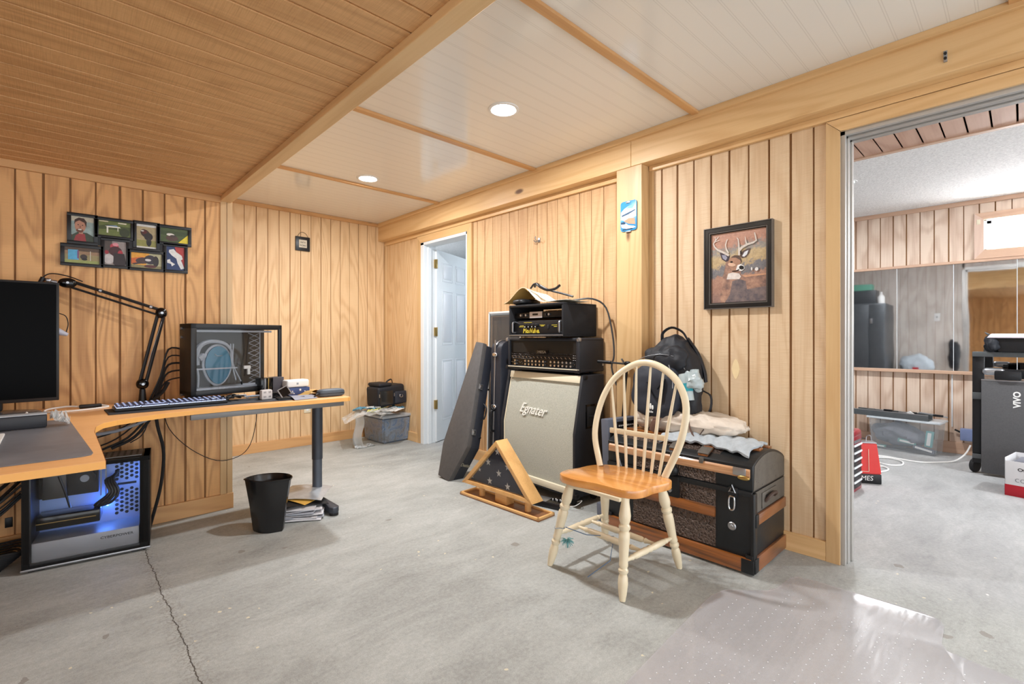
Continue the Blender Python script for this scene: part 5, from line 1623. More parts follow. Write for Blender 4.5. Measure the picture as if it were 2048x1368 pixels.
B().box((0.050, 0.165, 0.215), (0.060, 0.175, 0.265), N('blue_led').set(Base_Color=(1, 1, 1, 1), Emission_Color=(0.10, 0.28, 1.0, 1), Emission_Strength=320.0).m, 0.004).obj('led_strip', pc)
B().box((0.20, 0.10, 0.30), (0.206, 0.11, 0.44), N('soft_blue_led').set(Base_Color=(1, 1, 1, 1), Emission_Color=(0.22, 0.42, 1.0, 1), Emission_Strength=20.0).m).obj('led_strip', pc)
B().box((-PW + 0.006, -0.004, 0.045), (PW - 0.008, -0.001, PH - 0.006), M['glass']).obj('side_glass', pc)
b = B()
for lo, hi in (((-PW, -0.005, 0.020), (PW, 0.0, 0.030)), ((-PW, -0.004, 0.03), (-PW + 0.026, 0.0, PH)), ((PW - 0.042, -0.004, 0.03), (PW, 0.0, PH)), ((-PW, -0.004, PH - 0.022), (PW, 0.0, PH))):
    b.box(lo, hi, M['blackgloss'])
b.obj('glass_border', pc)
B().box((-PW - 0.004, -0.008, 0.010), (PW + 0.002, 0.002, 0.020), M['steel'], 0.002).obj('bottom_trim', pc)
for sx in (-0.19, 0.19):
    B().box((sx - 0.03, 0.01, 0.0), (sx + 0.03, PD - 0.01, 0.019), M['rubber'], 0.003).obj('foot', pc)

# ---- cables behind and beside the tower
cl = thing('cable_mass', 'mass of black cables hanging and coiled left of the tower computer', 'cable', (-0.22, 3.33, 0))
random.seed(4)
for k in range(12):
    z0 = random.uniform(0.25, 0.62)
    B().tube([(0.10, 0.03 * (k % 3), z0 + 0.05), (0.02, 0.02, z0 - 0.03), (-0.10, 0.01 * (k % 4), z0 - 0.12), (-0.2, 0.0, z0 - 0.1)], 0.004 + 0.002 * (k % 3), 7, M['black']).obj('cord', cl)
for k in range(9):
    r_ = 0.05 + 0.012 * k
    B().tube([(r_ * 1.1 * math.cos(a) - 0.02, -0.02 + r_ * math.sin(a) * 0.8, 0.012 + 0.011 * k + 0.008 * math.sin(3 * a)) for a in [j * math.pi / 5 for j in range(10)]], 0.006, 7, M['rubber'], 3, closed=True).obj('coil', cl)
cu = thing('desk_cables', 'several black and grey cables drooping under the curve of the desk', 'cable', (0.2, 3.35, 0))
for k, (x0, x1, z1, rr, m_) in enumerate(((0.18, -0.10, 0.50, 0.004, 'black'), (0.16, -0.14, 0.56, 0.004, 'black'), (0.20, -0.02, 0.50, 0.006, 'rubber'), (0.22, 0.02, 0.50, 0.008, 'rubber'), (0.21, 0.10, 0.52, 0.003, 'black'), (0.24, -0.16, 0.585, 0.009, 'plumbing'))):
    B().tube([(x0, 0.0, 0.70), (x0 - 0.02, 0.02, 0.66), (x0 * 0.5 + x1 * 0.5, 0.03, (0.66 + z1) / 2 - 0.03), (x1, 0.03, z1)], rr, m=M[m_]).obj('cord', cu)
o = tag(B().tube([(0.418, 3.42, 0.705), (0.425, 3.41, 0.60), (0.452, 3.40, 0.46), (0.45, 3.40, 0.34), (0.435, 3.40, 0.22), (0.405, 3.40, 0.09), (0.39, 3.42, 0.012)], 0.0085, m=M['rubber']).obj('power_cable', None), 'thick black power cord hanging from the desk to the floor beside the tower', 'cable')
o = tag(B().tube([(0.455, 3.45, 0.70), (0.49, 3.47, 0.56), (0.60, 3.49, 0.42), (0.74, 3.495, 0.325), (0.86, 3.49, 0.33), (0.925, 3.47, 0.40), (0.955, 3.45, 0.55), (0.958, 3.44, 0.69)], 0.0022, m=M['rubber']).obj('thin_wire', None), 'thin black wire swooping below the desk across the panelling', 'cable')
sk = tag(B().box((0, 0, 0), (0.028, 0.006, 0.05), M['black'], 0.002).obj('wall_socket', None, loc=(-0.185, 3.5205, 0.14)), 'small dark wall socket behind the cables under the desk', 'socket')
ol = thing('outlet_plate', 'cream outlet plate low on the far panelled wall below the desk', 'outlet', (1.875, 5.037, 0.385))
B().box((-0.035, -0.006, -0.055), (0.035, 0.0, 0.055), M['cream'], 0.003).obj('plate', ol)
B().box((-0.012, -0.008, -0.035), (0.012, -0.005, -0.010), M['white'], 0.003).obj('socket', ol)

# ---- waste bin
wb = thing('waste_bin', 'black D-shaped plastic waste bin under the desk', 'bin', (0.888, 2.958, 0))
M['binp'] = plain('black_bin_plastic', (24, 25, 27), 0.25, var=0.2, coat=0.2)


def dring(sc, z):
    pts = []
    for k in range(24):
        a = math.pi * k / 23
        pts.append((0.128 * math.cos(a), 0.115 * math.sin(a) ** 0.9 if math.sin(a) > 0 else 0))
    for k in range(1, 12):
        u = k / 12
        x = -0.128 + 0.256 * u
        pts.append((x, -0.052 * math.sin(math.pi * u)))
    return [Vector((x * sc, (y - 0.025) * sc, z)) for x, y in pts]


def bin_mesh():
    t = bmesh.new()
    rings = [dring(0.62, 0.0), dring(0.66, 0.01), dring(0.80, 0.15), dring(0.985, 0.292), dring(1.03, 0.294), dring(1.04, 0.300), dring(1.0, 0.303), dring(0.96, 0.295), dring(0.78, 0.15), dring(0.63, 0.012)]
    VV = [[t.verts.new(p) for p in r_] for r_ in rings]
    n_ = len(VV[0])
    for a, c in zip(VV, VV[1:]):
        for k in range(n_):
            t.faces.new((a[k], a[(k + 1) % n_], c[(k + 1) % n_], c[k]))
    t.faces.new(list(reversed(VV[0])))
    t.faces.new(VV[-1])
    bmesh.ops.recalc_face_normals(t, faces=t.faces)
    return t


b = B()
b._add(bin_mesh(), M['binp'], Matrix.Rotation(R(-43), 4, 'Z'))
b.obj('bin_body', wb, smooth=50)

# ---- heap of papers by the desk foot
random.seed(17)
M['env'] = plain('pale_envelope', (214, 214, 218), 0.6, var=0.06)
M['env2'] = plain('cool_grey_paper', (178, 182, 192), 0.5, var=0.1)
M['yel'] = plain('yellow_envelope', (224, 176, 84), 0.6, var=0.05)
M['foil'] = plain('clear_folder', (176, 182, 188), 0.2, 0.2, var=0.25, scale=30)
z = 0.0
labs = ['lowest', 'second', 'third', 'fourth', 'fifth', 'sixth', 'seventh', 'eighth', 'ninth', 'tenth']
px0, py0 = 1.085, 3.07
rows = [(0.0, 0.0, 0.30, 0.22, 0.010, -30, 'env'), (0.012, 0.008, 0.29, 0.22, 0.008, -24, 'env2'), (-0.005, 0.01, 0.28, 0.21, 0.011, -33, 'env'), (0.01, 0.0, 0.29, 0.20, 0.007, -27, 'env'), (-0.01, 0.012, 0.26, 0.21, 0.012, -35, 'env2'), (0.005, 0.01, 0.28, 0.20, 0.009, -22, 'env'), (-0.012, 0.004, 0.25, 0.19, 0.012, -30, 'env')]
for k, (dx, dy, w, h, t_, a, m_) in enumerate(rows):
    q = B()

    def sh(u, v, w=w, h=h, k=k):
        return (-w / 2 + w * u, -h / 2 + h * v, 0.004 * math.sin(u * 3 + k) + 0.003 * math.sin(v * 4 + k * 2) + 0.004)
    q.grid(sh, 12, 10, M[m_], t_ * 0.55)
    o = q.obj('envelope', None, loc=(px0 + dx, py0 + dy, z + t_ * 0.5), rot=(0, 0, R(a)))
    tag(o, 'pale envelope in the paper heap behind the waste bin, %s from the floor' % labs[k], 'envelope', 'papers heaped by the desk foot')
    z += t_
o = B().grid(lambda u, v: (-0.17 + 0.34 * u, -0.09 + 0.18 * v, 0.006 + 0.016 * math.sin(2.6 * u + 0.6)), 12, 8, M['rubber'], 0.004).obj('magazine', None, loc=(px0 - 0.005, py0 + 0.01, z + 0.006), rot=(R(3), R(2), R(-8)))
tag(o, 'dark glossy magazine near the top of the paper heap', 'magazine')
o = B().grid(lambda u, v: (-0.14 + 0.28 * u, -0.045 + 0.09 * v, 0.006 + 0.010 * math.sin(2.8 * u)), 10, 6, M['yel'], 0.002).obj('envelope', None, loc=(px0 - 0.02, py0 + 0.045, z + 0.026), rot=(R(2), R(4), R(-62)))
tag(o, 'yellow envelope sticking out near the top of the paper heap', 'envelope')
o = B().grid(lambda u, v: (-0.13 + 0.26 * u, -0.15 + 0.30 * v, 0.010 * math.sin(3 * u) + 0.014 * math.sin(2.5 * v) + 0.002 * noise.noise(Vector((u * 8, v * 8, 0)))), 20, 20, M['foil'], 0.0015).obj('document_sleeve', None, loc=(px0 + 0.085, py0 + 0.09, z + 0.032), rot=(R(-2), R(3), R(-36)))
tag(o, 'shiny grey plastic document sleeve topping the paper heap', 'folder')

# ================================================================== FAR CORNER: TOTE, BAGS
M['tote'] = plain('cloudy_blue_plastic', (122, 136, 152), 0.25, var=0.35, scale=9, trans=0.0, coat=0.4)
n = N('cloudy_tote')
f = n.noise(n.co(), 9, 4, 0.6, 1.6)
n.set(Base_Color=n.ramp(f, [(0.3, lin((112, 112, 112))), (0.5, lin((128, 140, 156))), (0.62, lin((96, 118, 148))), (0.75, lin((168, 176, 184)))]), Roughness=0.25, Coat_Weight=0.5)
M['tote'] = n.m
to = thing('storage_tote', 'cloudy blue-grey plastic tote full of things in the far corner', 'tote', (2.598, 4.72, 0), 3)
bmt = B()
t = bmesh.new()
bmesh.ops.create_cube(t, size=1)
for v in t.verts:
    s_ = 1.0 if v.co.z > 0 else 0.90
    v.co = Vector((v.co.x * 0.345 * s_, v.co.y * 0.42 * s_, (v.co.z + 0.5) * 0.27))
bmesh.ops.bevel(t, geom=list(t.edges), offset=0.018, segments=3, affect='EDGES')
bmt._add(t, M['tote'])
bmt.obj('tub', to)
B().box((-0.178, -0.216, 0.262), (0.178, 0.216, 0.290), plain('tote_rim', (172, 178, 184), 0.25, coat=0.4), 0.006).obj('rim', to)
pk = thing('plastic_packages', 'heap of clear plastic bags and packaging spread over the tote', 'packaging', (2.47, 4.62, 0.295))
M['film'] = N('crinkly_clear_film').set(Base_Color=lin((220, 224, 224)), Roughness=0.08, Alpha=0.42, Coat_Weight=1.0, Specular_IOR_Level=0.9).m
M['bluep'] = plain('blue_packet', (84, 140, 164), 0.4, var=0.3)
M['yelp'] = plain('pale_yellow_packet', (206, 206, 130), 0.5, var=0.2)


def film(cx, cy, w, h, a, hz, seed, m_, th=0.001, droop=0.0, dz=0.0, nu=26):
    ca, sa = math.cos(R(a)), math.sin(R(a))

    def fn(u, v):
        x, y = (u - 0.5) * w, (v - 0.5) * h
        e = noise.noise(Vector((u * 5, v * 5, seed))) + 0.5 * noise.noise(Vector((u * 13, v * 13, seed)))
        z_ = dz + hz * (0.5 + 0.5 * e) - droop * max(0, (0.5 - u) * 2 - 0.2) ** 1.4
        X, Y = cx + x * ca - y * sa, cy + x * sa + y * ca
        return (X, Y, z_)
    return B().grid(fn, nu, nu, m_, th)


film(-0.16, -0.02, 0.46, 0.40, -20, 0.05, 1, M['film'], droop=0.10, dz=0.02).obj('clear_bag', pk, smooth=15)
film(-0.06, -0.08, 0.34, 0.26, -38, 0.035, 2, M['film'], droop=0.07, dz=0.05).obj('clear_bag', pk, smooth=15)
film(-0.14, 0.06, 0.24, 0.12, -30, 0.04, 3, M['bluep'], droop=0.03, dz=0.06).obj('blue_packet', pk)
film(-0.05, -0.03, 0.26, 0.09, 32, 0.03, 4, M['yelp'], droop=0.02, dz=0.055).obj('yellow_packet', pk)
film(0.06, -0.14, 0.17, 0.24, -52, 0.012, 5, M['white'], droop=0.10, dz=0.055).obj('white_sheet', pk)
film(0.20, 0.02, 0.12, 0.16, 20, 0.05, 7, M['bluep'], droop=0.0, dz=0.03).obj('blue_packet', pk)
q = film(-0.10, 0.02, 0.20, 0.08, -30, 0.02, 8, M['white'], droop=0.03, dz=0.075)
for k in range(6):
    q.box((-0.14 + 0.02 * k, 0.0 - 0.012 * k, 0.098), (-0.132 + 0.02 * k, 0.05 - 0.012 * k, 0.100), M['black'])
q.obj('barcode_packet', pk)
B().grid(lambda u, v: (-0.33 + 0.10 * u + 0.015 * math.sin(v * 7), -0.09 + 0.08 * math.sin(u * 3), 0.03 - 0.325 * v), 10, 20, M['film'], 0.001).obj('hanging_bag', pk, smooth=15)
B().grid(lambda u, v: (-0.31 + 0.20 * u, -0.12 + 0.10 * v + 0.02 * u, -0.29 + 0.03 * abs(noise.noise(Vector((u * 6, v * 6, 3))))), 14, 10, M['film'], 0.001).obj('floor_bag', pk, smooth=15)
cbag = thing('camera_bag', 'black soft camera bag with a D-ring sitting on the tote packaging', 'bag', (2.585, 4.70, 0.378), 6)


def cbs(w):
    return (w.x, w.y, w.z * (1 - 0.16 * (w.x > 0.05)))


B().box((-0.17, -0.115, 0.0), (0.17, 0.115, 0.215), M['nylon'], 0.03, 4, M=Matrix.Rotation(R(-4), 4, 'Y')).obj('body', cbag)
B().box((-0.160, -0.128, 0.02), (-0.005, -0.112, 0.165), plain('bag_mesh_window', (30, 28, 26), 0.3, coat=0.4), 0.006).obj('mesh_window', cbag)
B().box((-0.165, -0.11, 0.205), (0.0, 0.11, 0.245), M['nylon'], 0.02, 3).obj('top_flap', cbag)
B().box((0.02, -0.135, 0.02), (0.165, -0.11, 0.15), M['nylon2'], 0.02, 3).obj('front_pocket', cbag)
B().tube([(0.075, -0.142, 0.115), (0.066, -0.146, 0.095), (0.085, -0.148, 0.088), (0.104, -0.146, 0.095), (0.095, -0.142, 0.115)], 0.003, m=M['chrome']).obj('d_ring', cbag)
B().tube([(-0.02, -0.02, 0.24), (0.0, -0.03, 0.262), (0.04, -0.03, 0.272), (0.06, -0.02, 0.235)], lambda u: (0.004, 0.008), m=M['black']).obj('carry_loop', cbag)
for xx in (-0.172, 0.008):
    B().box((xx, -0.128, 0.10), (xx + 0.008, -0.120, 0.135), M['steel'], 0.001).obj('zip_pull', cbag)

# ================================================================== WALL PIECES
# photo collage frame
co = thing('photo_collage', 'black eight-opening photo collage frame with motorcycle pictures above the desk', 'picture frame', (0.316, 3.5205, 1.63))
PAINT = {}


def paint(rgb, r=0.35):
    k = tuple(rgb)
    if k not in PAINT:
        PAINT[k] = plain('print_ink_%d_%d_%d' % k, rgb, r, var=0.32, scale=70)
    return PAINT[k]


def layered(b, shapes, y0=0.0, step=0.00025):
    """flat print: list of (rgb, polygon in x,z); each a hair in front of the one before"""
    for i, (rgb, pts) in enumerate(shapes):
        y = y0 - step * (i + 1)
        b.poly([(x, y, z) for x, z in pts], rgb if not isinstance(rgb, tuple) else paint(rgb))
    return b


def rect(x0, z0, x1, z1):
    return [(x0, z0), (x1, z0), (x1, z1), (x0, z1)]


def ell(cx, cz, rx, rz, a=0, n_=16):
    ca, sa = math.cos(R(a)), math.sin(R(a))
    return [(cx + rx * math.cos(k * 2 * math.pi / n_) * ca - rz * math.sin(k * 2 * math.pi / n_) * sa, cz + rx * math.cos(k * 2 * math.pi / n_) * sa + rz * math.sin(k * 2 * math.pi / n_) * ca) for k in range(n_)]


# photo openings: (x0, x1, z0, z1) relative to the collage centre
PO = [(-0.255, -0.161, -0.008, 0.127), (-0.143, -0.001, 0.039, 0.124), (0.024, 0.118, -0.011, 0.129), (0.136, 0.276, 0.040, 0.126), (-0.281, -0.137, -0.128, -0.041), (-0.117, -0.021, -0.124, 0.013), (-0.001, 0.144, -0.127, -0.038), (0.166, 0.257, -0.125, 0.017)]
for k, (x0, x1, z0, z1) in enumerate(PO):
    b = B()
    e = 0.016
    for lo, hi in (((x0 - e, -0.012, z0 - e), (x1 + e, 0, z0 + 0.001)), ((x0 - e, -0.012, z1 - 0.001), (x1 + e, 0, z1 + e)), ((x0 - e, -0.012, z0), (x0 + 0.001, 0, z1)), ((x1 - 0.001, -0.012, z0), (x1 + e, 0, z1))):
        b.box(lo, hi, M['black'], 0.001)
    b.obj('frame', co)
pics = [
    [((150, 170, 168), rect(0, 0, 1, 1)), ((196, 190, 170), rect(0, .8, 1, 1)), ((90, 70, 60), rect(0, 0, .25, .25)), ((60, 70, 56), [(.0, 0), (.08, .26), (.3, .38), (.7, .36), (1, .22), (1, 0)]), ((150, 58, 60), [(.12, 0), (.2, .22), (.4, .36), (.6, .30), (.66, 0)]), ((176, 130, 108), rect(.34, .3, .52, .45)), ((190, 140, 116), ell(.40, .62, .24, .26)), ((66, 44, 34), [(.14, .66), (.16, .85), (.34, .95), (.56, .93), (.68, .8), (.66, .58), (.58, .76), (.36, .84), (.2, .76)]), ((110, 70, 56), ell(.38, .43, .16, .08)), ((236, 230, 222), ell(.38, .47, .09, .025)), ((50, 34, 30), ell(.31, .66, .03, .02)), ((50, 34, 30), ell(.50, .65, .03, .02)), ((160, 110, 90), ell(.40, .57, .035, .05))],
    [((104, 116, 62), rect(0, 0, 1, 1)), ((72, 84, 44), [(0, .6), (.3, .75), (1, .68), (1, .3), (.6, .45), (0, .4)]), ((210, 200, 170), rect(.02, .9, .3, .97)), ((216, 208, 186), rect(.6, .86, .86, .94)), ((56, 64, 40), ell(.8, .3, .16, .3)), ((120, 150, 190), [(.25, .66), (.55, .74), (.6, .66), (.35, .58)]), ((226, 226, 214), [(.2, .64), (.65, .66), (.68, .58), (.3, .56)]), ((220, 220, 204), rect(.25, .2, .30, .6)), ((206, 204, 186), rect(.58, .35, .61, .6))],
    [((168, 152, 116), rect(0, 0, 1, 1)), ((206, 204, 200), rect(0, .9, 1, 1)), ((210, 208, 204), rect(0, 0, 1, .08)), ((142, 140, 78), rect(0, .08, 1, .34)), ((60, 40, 36), ell(.45, .62, .26, .16, -20)), ((44, 36, 36), ell(.6, .5, .22, .16)), ((86, 36, 34), ell(.4, .68, .12, .08)), ((52, 46, 46), ell(.62, .27, .13, .17)), ((200, 196, 190), ell(.3, .72, .08, .03)), ((30, 28, 30), ell(.62, .2, .09, .11))],
    [((74, 88, 52), rect(0, 0, 1, 1)), ((62, 76, 46), rect(0, .5, 1, .8)), ((84, 62, 56), ell(.42, .3, .22, .2)), ((226, 222, 214), ell(.36, .55, .14, .09)), ((70, 60, 56), ell(.46, .46, .12, .08)), ((228, 206, 60), [(.62, 0), (1, .66), (1, 0)])],
    [((150, 138, 96), rect(0, 0, 1, 1)), ((86, 66, 52), rect(0, .76, 1, 1)), ((150, 120, 92), rect(0, .55, 1, .75)), ((150, 158, 92), rect(0, 0, 1, .2)), ((86, 166, 206), [(.1, .2), (.1, .82), (.38, .84), (.4, .22)]), ((120, 70, 120), rect(.36, .3, .40, .8)), ((60, 48, 46), ell(.54, .42, .10, .16)), ((36, 32, 32), ell(.56, .28, .08, .08)), ((210, 206, 190), rect(.72, .2, .74, .8))],
    [((150, 140, 136), rect(0, 0, 1, 1)), ((80, 70, 66), rect(0, .5, .35, 1)), ((196, 190, 190), ell(.2, .25, .24, .2)), ((176, 66, 78), ell(.45, .78, .2, .12)), ((210, 140, 150), ell(.5, .86, .14, .07)), ((70, 34, 38), ell(.5, .58, .3, .2)), ((170, 48, 62), ell(.72, .5, .12, .14)), ((150, 46, 56), ell(.1, .52, .1, .08)), ((44, 30, 32), [(.4, .05), (.42, .5), (.9, .5), (1, .1), (.9, 0), (.5, 0)])],
    [((226, 160, 60), rect(0, 0, 1, 1)), ((180, 176, 140), [(.45, 0), (.6, 1), (1, 1), (1, 0)]), ((206, 104, 52), [(0, .25), (0, .6), (.4, .75), (.35, .35)]), ((140, 130, 90), rect(0, 0, 1, .2)), ((76, 56, 56), ell(.4, .5, .26, .2, 20)), ((56, 50, 60), ell(.62, .58, .2, .3)), ((212, 208, 206), ell(.55, .55, .10, .08)), ((44, 36, 38), ell(.8, .5, .1, .35)), ((90, 44, 44), ell(.62, .15, .2, .1)), ((70, 54, 52), [(.02, .26), (.35, .42), (.35, .3), (.1, .2)])],
    [((34, 54, 100), rect(0, 0, 1, 1)), ((176, 60, 58), [(.45, 1), (1, 1), (1, .1), (.8, .5), (.62, .6)]), ((224, 224, 222), [(.15, .85), (.4, .9), (.55, .78), (.85, .64), (.9, .5), (.8, .45), (1, .1), (.8, .06), (.62, .3), (.55, .5), (.3, .62), (.14, .75)]), ((224, 224, 222), [(.05, .42), (.2, .46), (.24, .36), (.48, .26), (.3, .16), (.26, .26), (.05, .3)])]]
b = B()
for (x0, x1, z0, z1), shp in zip(PO, pics):
    layered(b, [(c_, [(x0 + (x1 - x0) * min(max(u, 0), 1), z0 + (z1 - z0) * min(max(v, 0), 1)) for u, v in pts]) for c_, pts in shp], -0.003)
b.obj('photographs', co, smooth=0)
B().box((-0.16, -0.0022, -0.02), (0.26, -0.001, 0.03), M['black']).obj('backing', co)

# small square sign on the far wall
sg = thing('small_sign', 'tiny black-framed word plaque hanging by a wire on the far panelled wall', 'plaque', (1.826, 5.036, 2.05))
b = B()
b.box((-0.071, -0.016, -0.071), (0.071, 0.0, 0.071), M['black'], 0.002)
b.box((-0.039, -0.0175, -0.039), (0.039, -0.0155, 0.039), plain('parchment', (206, 196, 176), 0.6))
for z_, t_ in ((0.012, 'FAITH'), (-0.018, 'WORKS')):
    b.text(t_, 0.024, face_front(0.0, -0.018, z_), M['black'], 0.0004, sx=0.75)
b.obj('board', sg)
B().tube([(-0.050, -0.006, 0.070), (-0.030, -0.005, 0.105), (0.0, -0.004, 0.120), (0.035, -0.005, 0.105), (0.055, -0.006, 0.070)], 0.0018, m=M['leather']).obj('hanging_wire', sg)
# hook on the panelling
hk = thing('wall_hook', 'small metal coat hook screwed to the pale panelling above the amplifiers', 'hook', (2.768, 2.619, 1.866), -90)
B().box((-0.012, -0.003, -0.018), (0.012, 0.0, 0.018), M['steel'], 0.001).tube([(0.0, -0.004, 0.0), (0.0, -0.030, -0.010), (0.0, -0.045, 0.008), (0.0, -0.042, 0.022)], 0.004, m=M['steel']).tube([(0.0, -0.004, -0.006), (-0.02, -0.02, -0.014), (-0.03, -0.03, 0.0)], 0.004, m=M['steel']).obj('hook_body', hk)
# small bracket on the beam
bk_ = tag(B().box((-0.006, -0.006, -0.022), (0.006, 0.0, 0.024), M['steel'], 0.001).cyl((0, -0.006, 0.012), (0, -0.013, 0.012), 0.005, m=M['rubber']).cyl((0, -0.006, -0.008), (0, -0.013, -0.008), 0.005, m=M['rubber']).obj('metal_bracket', None, loc=(2.6675, 0.222, 2.256), rot=(0, 0, R(-90))), 'tiny grey metal bracket screwed to the face of the long wooden beam', 'bracket')
# pale lens-shaped repair on the panelling
ptc = tag(B().prism([(0.026 * math.sin(a) * abs(math.sin(a)) ** 0.0 * 0.8, 0.058 * math.cos(a)) if False else (0.022 * math.sin(a) * (1 - 0.35 * abs(math.cos(a))), 0.056 * math.cos(a)) for a in [k * 2 * math.pi / 28 for k in range(28)]], -0.0012, 0.0, 'y', plain('pale_patch', (238, 214, 168), 0.6)).obj('wood_plug', None, loc=(2.7695, 1.108, 0.924), rot=(0, 0, R(-90))), 'pale lens-shaped wood plug in the panelling above the trunk', 'patch')

# blue tin sign on the post
bs = thing('tin_sign', 'small rounded blue metal sign with a white vehicle, on the post', 'sign', (2.671, 1.7365, 1.878), -90)
b = B()
rr = []
for (cx, cz, a0) in ((0.042, 0.078, 0), (-0.042, 0.078, 90), (-0.042, -0.078, 180), (0.042, -0.078, 270)):
    for k in range(5):
        a = R(a0 + k * 22.5)
        rr.append((cx + 0.018 * math.cos(a), cz + 0.018 * math.sin(a)))
b.prism(rr, -0.006, 0.0, 'y', plain('sign_blue', (60, 146, 196), 0.25, var=0.3, scale=20, coat=0.5), 0.001)
layered(b, [((222, 232, 238), [(-.056, .03), (-.03, .05), (.0, .062), (.03, .066), (.056, .06), (.056, -.01), (.02, -.02), (-.02, -.03), (-.056, -.02)]), ((120, 176, 206), [(-.02, .05), (.01, .066), (.045, .066), (.03, .045)]), ((60, 90, 120), [(-.05, .01), (-.01, .02), (.03, .03), (.05, .035), (.05, .028), (.0, .01), (-.05, .0)]), ((216, 150, 120), [(-.035, -.03), (.0, -.015), (.045, -.02), (.05, -.06), (.0, -.05)]), ((236, 240, 240), [(-.056, -.05), (-.02, -.045), (.0, -.06), (.04, -.07), (.056, -.08), (.0, -.085), (-.05, -.07)]), ((34, 64, 92), [(-.056, -.035), (-.03, -.035), (-.02, -.05), (-.04, -.05), (-.056, -.045)]), ((30, 60, 90), rect(-.045, -.088, .03, -.081))], -0.006, 0.0002)
b.obj('plate', bs)
B().box((-0.018, -0.009, 0.082), (0.012, -0.006, 0.092), M['steel'], 0.001).box((-0.02, -0.008, -0.105), (0.015, -0.002, -0.096), M['steel'], 0.001).obj('clip', bs)

# deer picture
dp = thing('deer_picture', 'black-framed painting of an antlered buck hanging on the panelling', 'picture frame', (2.7695, 1.093, 1.4945), -90)
FW, FH = 0.185, 0.2325
M['frameblk'] = plain('picture_frame_black', (26, 28, 28), 0.35, var=0.1, coat=0.3)
M['framelip'] = plain('picture_frame_worn_lip', (104, 100, 96), 0.4, 0.3, var=0.1)
for nm, a, c_ in (('frame_rail', ((-FW, -FH), (FW, -FH)), 1), ('frame_rail', ((FW, -FH), (FW, FH)), 2), ('frame_rail', ((FW, FH), (-FW, FH)), 3), ('frame_rail', ((-FW, FH), (-FW, -FH)), 4)):
    b = B()
    (ax, az), (bx_, bz) = a
    cx_ = lambda x, t_: x * (1 - t_ / FW)
    cz_ = lambda z, t_: z * (1 - t_ / FH)
    # stepped moulding as mitred prisms
    for (t0, t1, y0, y1, mm) in ((0.0, 0.004, -0.030, 0.0, 'framelip'), (0.004, 0.026, -0.026, 0.0, 'frameblk'), (0.026, 0.032, -0.022, 0.0, 'framelip'), (0.032, 0.036, -0.014, 0.0, 'frameblk')):
        P_ = [(math.copysign(abs(ax) - t0, ax), math.copysign(abs(az) - t0, az)), (math.copysign(abs(bx_) - t0, bx_), math.copysign(abs(bz) - t0, bz)), (math.copysign(abs(bx_) - t1, bx_), math.copysign(abs(bz) - t1, bz)), (math.copysign(abs(ax) - t1, ax), math.copysign(abs(az) - t1, az))]
        b.prism(P_, y0, y1, 'y', M[mm])
    b.obj(nm, dp)
n = N('autumn_paint')
sep = n.n('ShaderNodeSeparateXYZ')
n.l(n.co(), sep.inputs[0])
nz1 = n.noise(n.map((1, 1, 1), (2, 3, 4)), 22, 6, 0.75, 0.6)
nz2 = n.noise(n.map((1, 1, 1), (7, 3, 1)), 70, 5, 0.8, 0.3)
hgt = n.math('MULTIPLY_ADD', sep.outputs[2], 2.45, 0.5)
hgt = n.math('ADD', hgt, n.math('MULTIPLY', n.math('SUBTRACT', nz1, 0.5), 0.42))
hgt = n.math('ADD', hgt, n.math('MULTIPLY', sep.outputs[0], -0.25))
colp = n.ramp(hgt, [(0.0, lin((122, 88, 84))), (0.26, lin((176, 118, 88))), (0.36, lin((186, 128, 96))), (0.40, lin((92, 94, 102))), (0.52, lin((104, 106, 116))), (0.56, lin((208, 176, 116))), (0.68, lin((214, 184, 128))), (0.76, lin((140, 142, 140))), (0.82, lin((204, 138, 106))), (1.0, lin((212, 150, 120)))])
n.set(Base_Color=n.mix(n.math('MULTIPLY_ADD', nz2, 1.6, -0.45, clamp=True), n.mix(0.5, colp, lin((84, 82, 88))), n.mix(0.25, colp, lin((236, 220, 196)))), Roughness=0.5)
M['autumn'] = n.m
n = N('golden_leaf_paint')
f = n.noise(n.map((1, 1, 1), (5, 3, 4)), 22, 6, 0.75, 0.8)
n.set(Base_Color=n.ramp(f, [(0.30, lin((120, 106, 88))), (0.46, lin((190, 164, 120))), (0.58, lin((222, 190, 132))), (0.70, lin((150, 150, 146)))]), Roughness=0.5)
M['golden'] = n.m
n = N('slate_woods_paint')
f = n.noise(n.map((8, 8, 1.2)), 5, 6, 0.75)
n.set(Base_Color=n.ramp(f, [(0.35, lin((62, 66, 76))), (0.6, lin((108, 110, 118)))]), Roughness=0.5)
M['woods'] = n.m
n = N('dry_grass_paint')
f = n.noise(n.co(), 26, 6, 0.75)
n.set(Base_Color=n.ramp(f, [(0.35, lin((116, 84, 72))), (0.5, lin((176, 116, 84))), (0.66, lin((204, 150, 110)))]), Roughness=0.5)
M['grass'] = n.m
n = N('deer_coat_paint')
f = n.noise(n.co(), 20, 6, 0.7)
n.set(Base_Color=n.ramp(f, [(0.34, lin((108, 86, 80))), (0.5, lin((154, 118, 100))), (0.66, lin((184, 146, 122)))]), Roughness=0.5)
M['coat'] = n.m
n = N('deer_shadow_paint')
f = n.noise(n.co(), 24, 6, 0.7)
n.set(Base_Color=n.ramp(f, [(0.34, lin((84, 78, 84))), (0.6, lin((124, 108, 104)))]), Roughness=0.5)
M['coatd'] = n.m


def D(x, y):
    """sheet position of a point read off the painting (canvas 0..1 both ways)"""
    u = (x - 145) / 716
    yt = 325 - 110 * u
    yb = 1216 - 20 * u
    v = (yb - y) / (yb - yt)
    return (-0.1495 + 0.299 * min(max(u, 0), 1), -0.197 + 0.394 * min(max(v, 0), 1))


def DP(*p):
    return [D(x, y) for x, y in p]


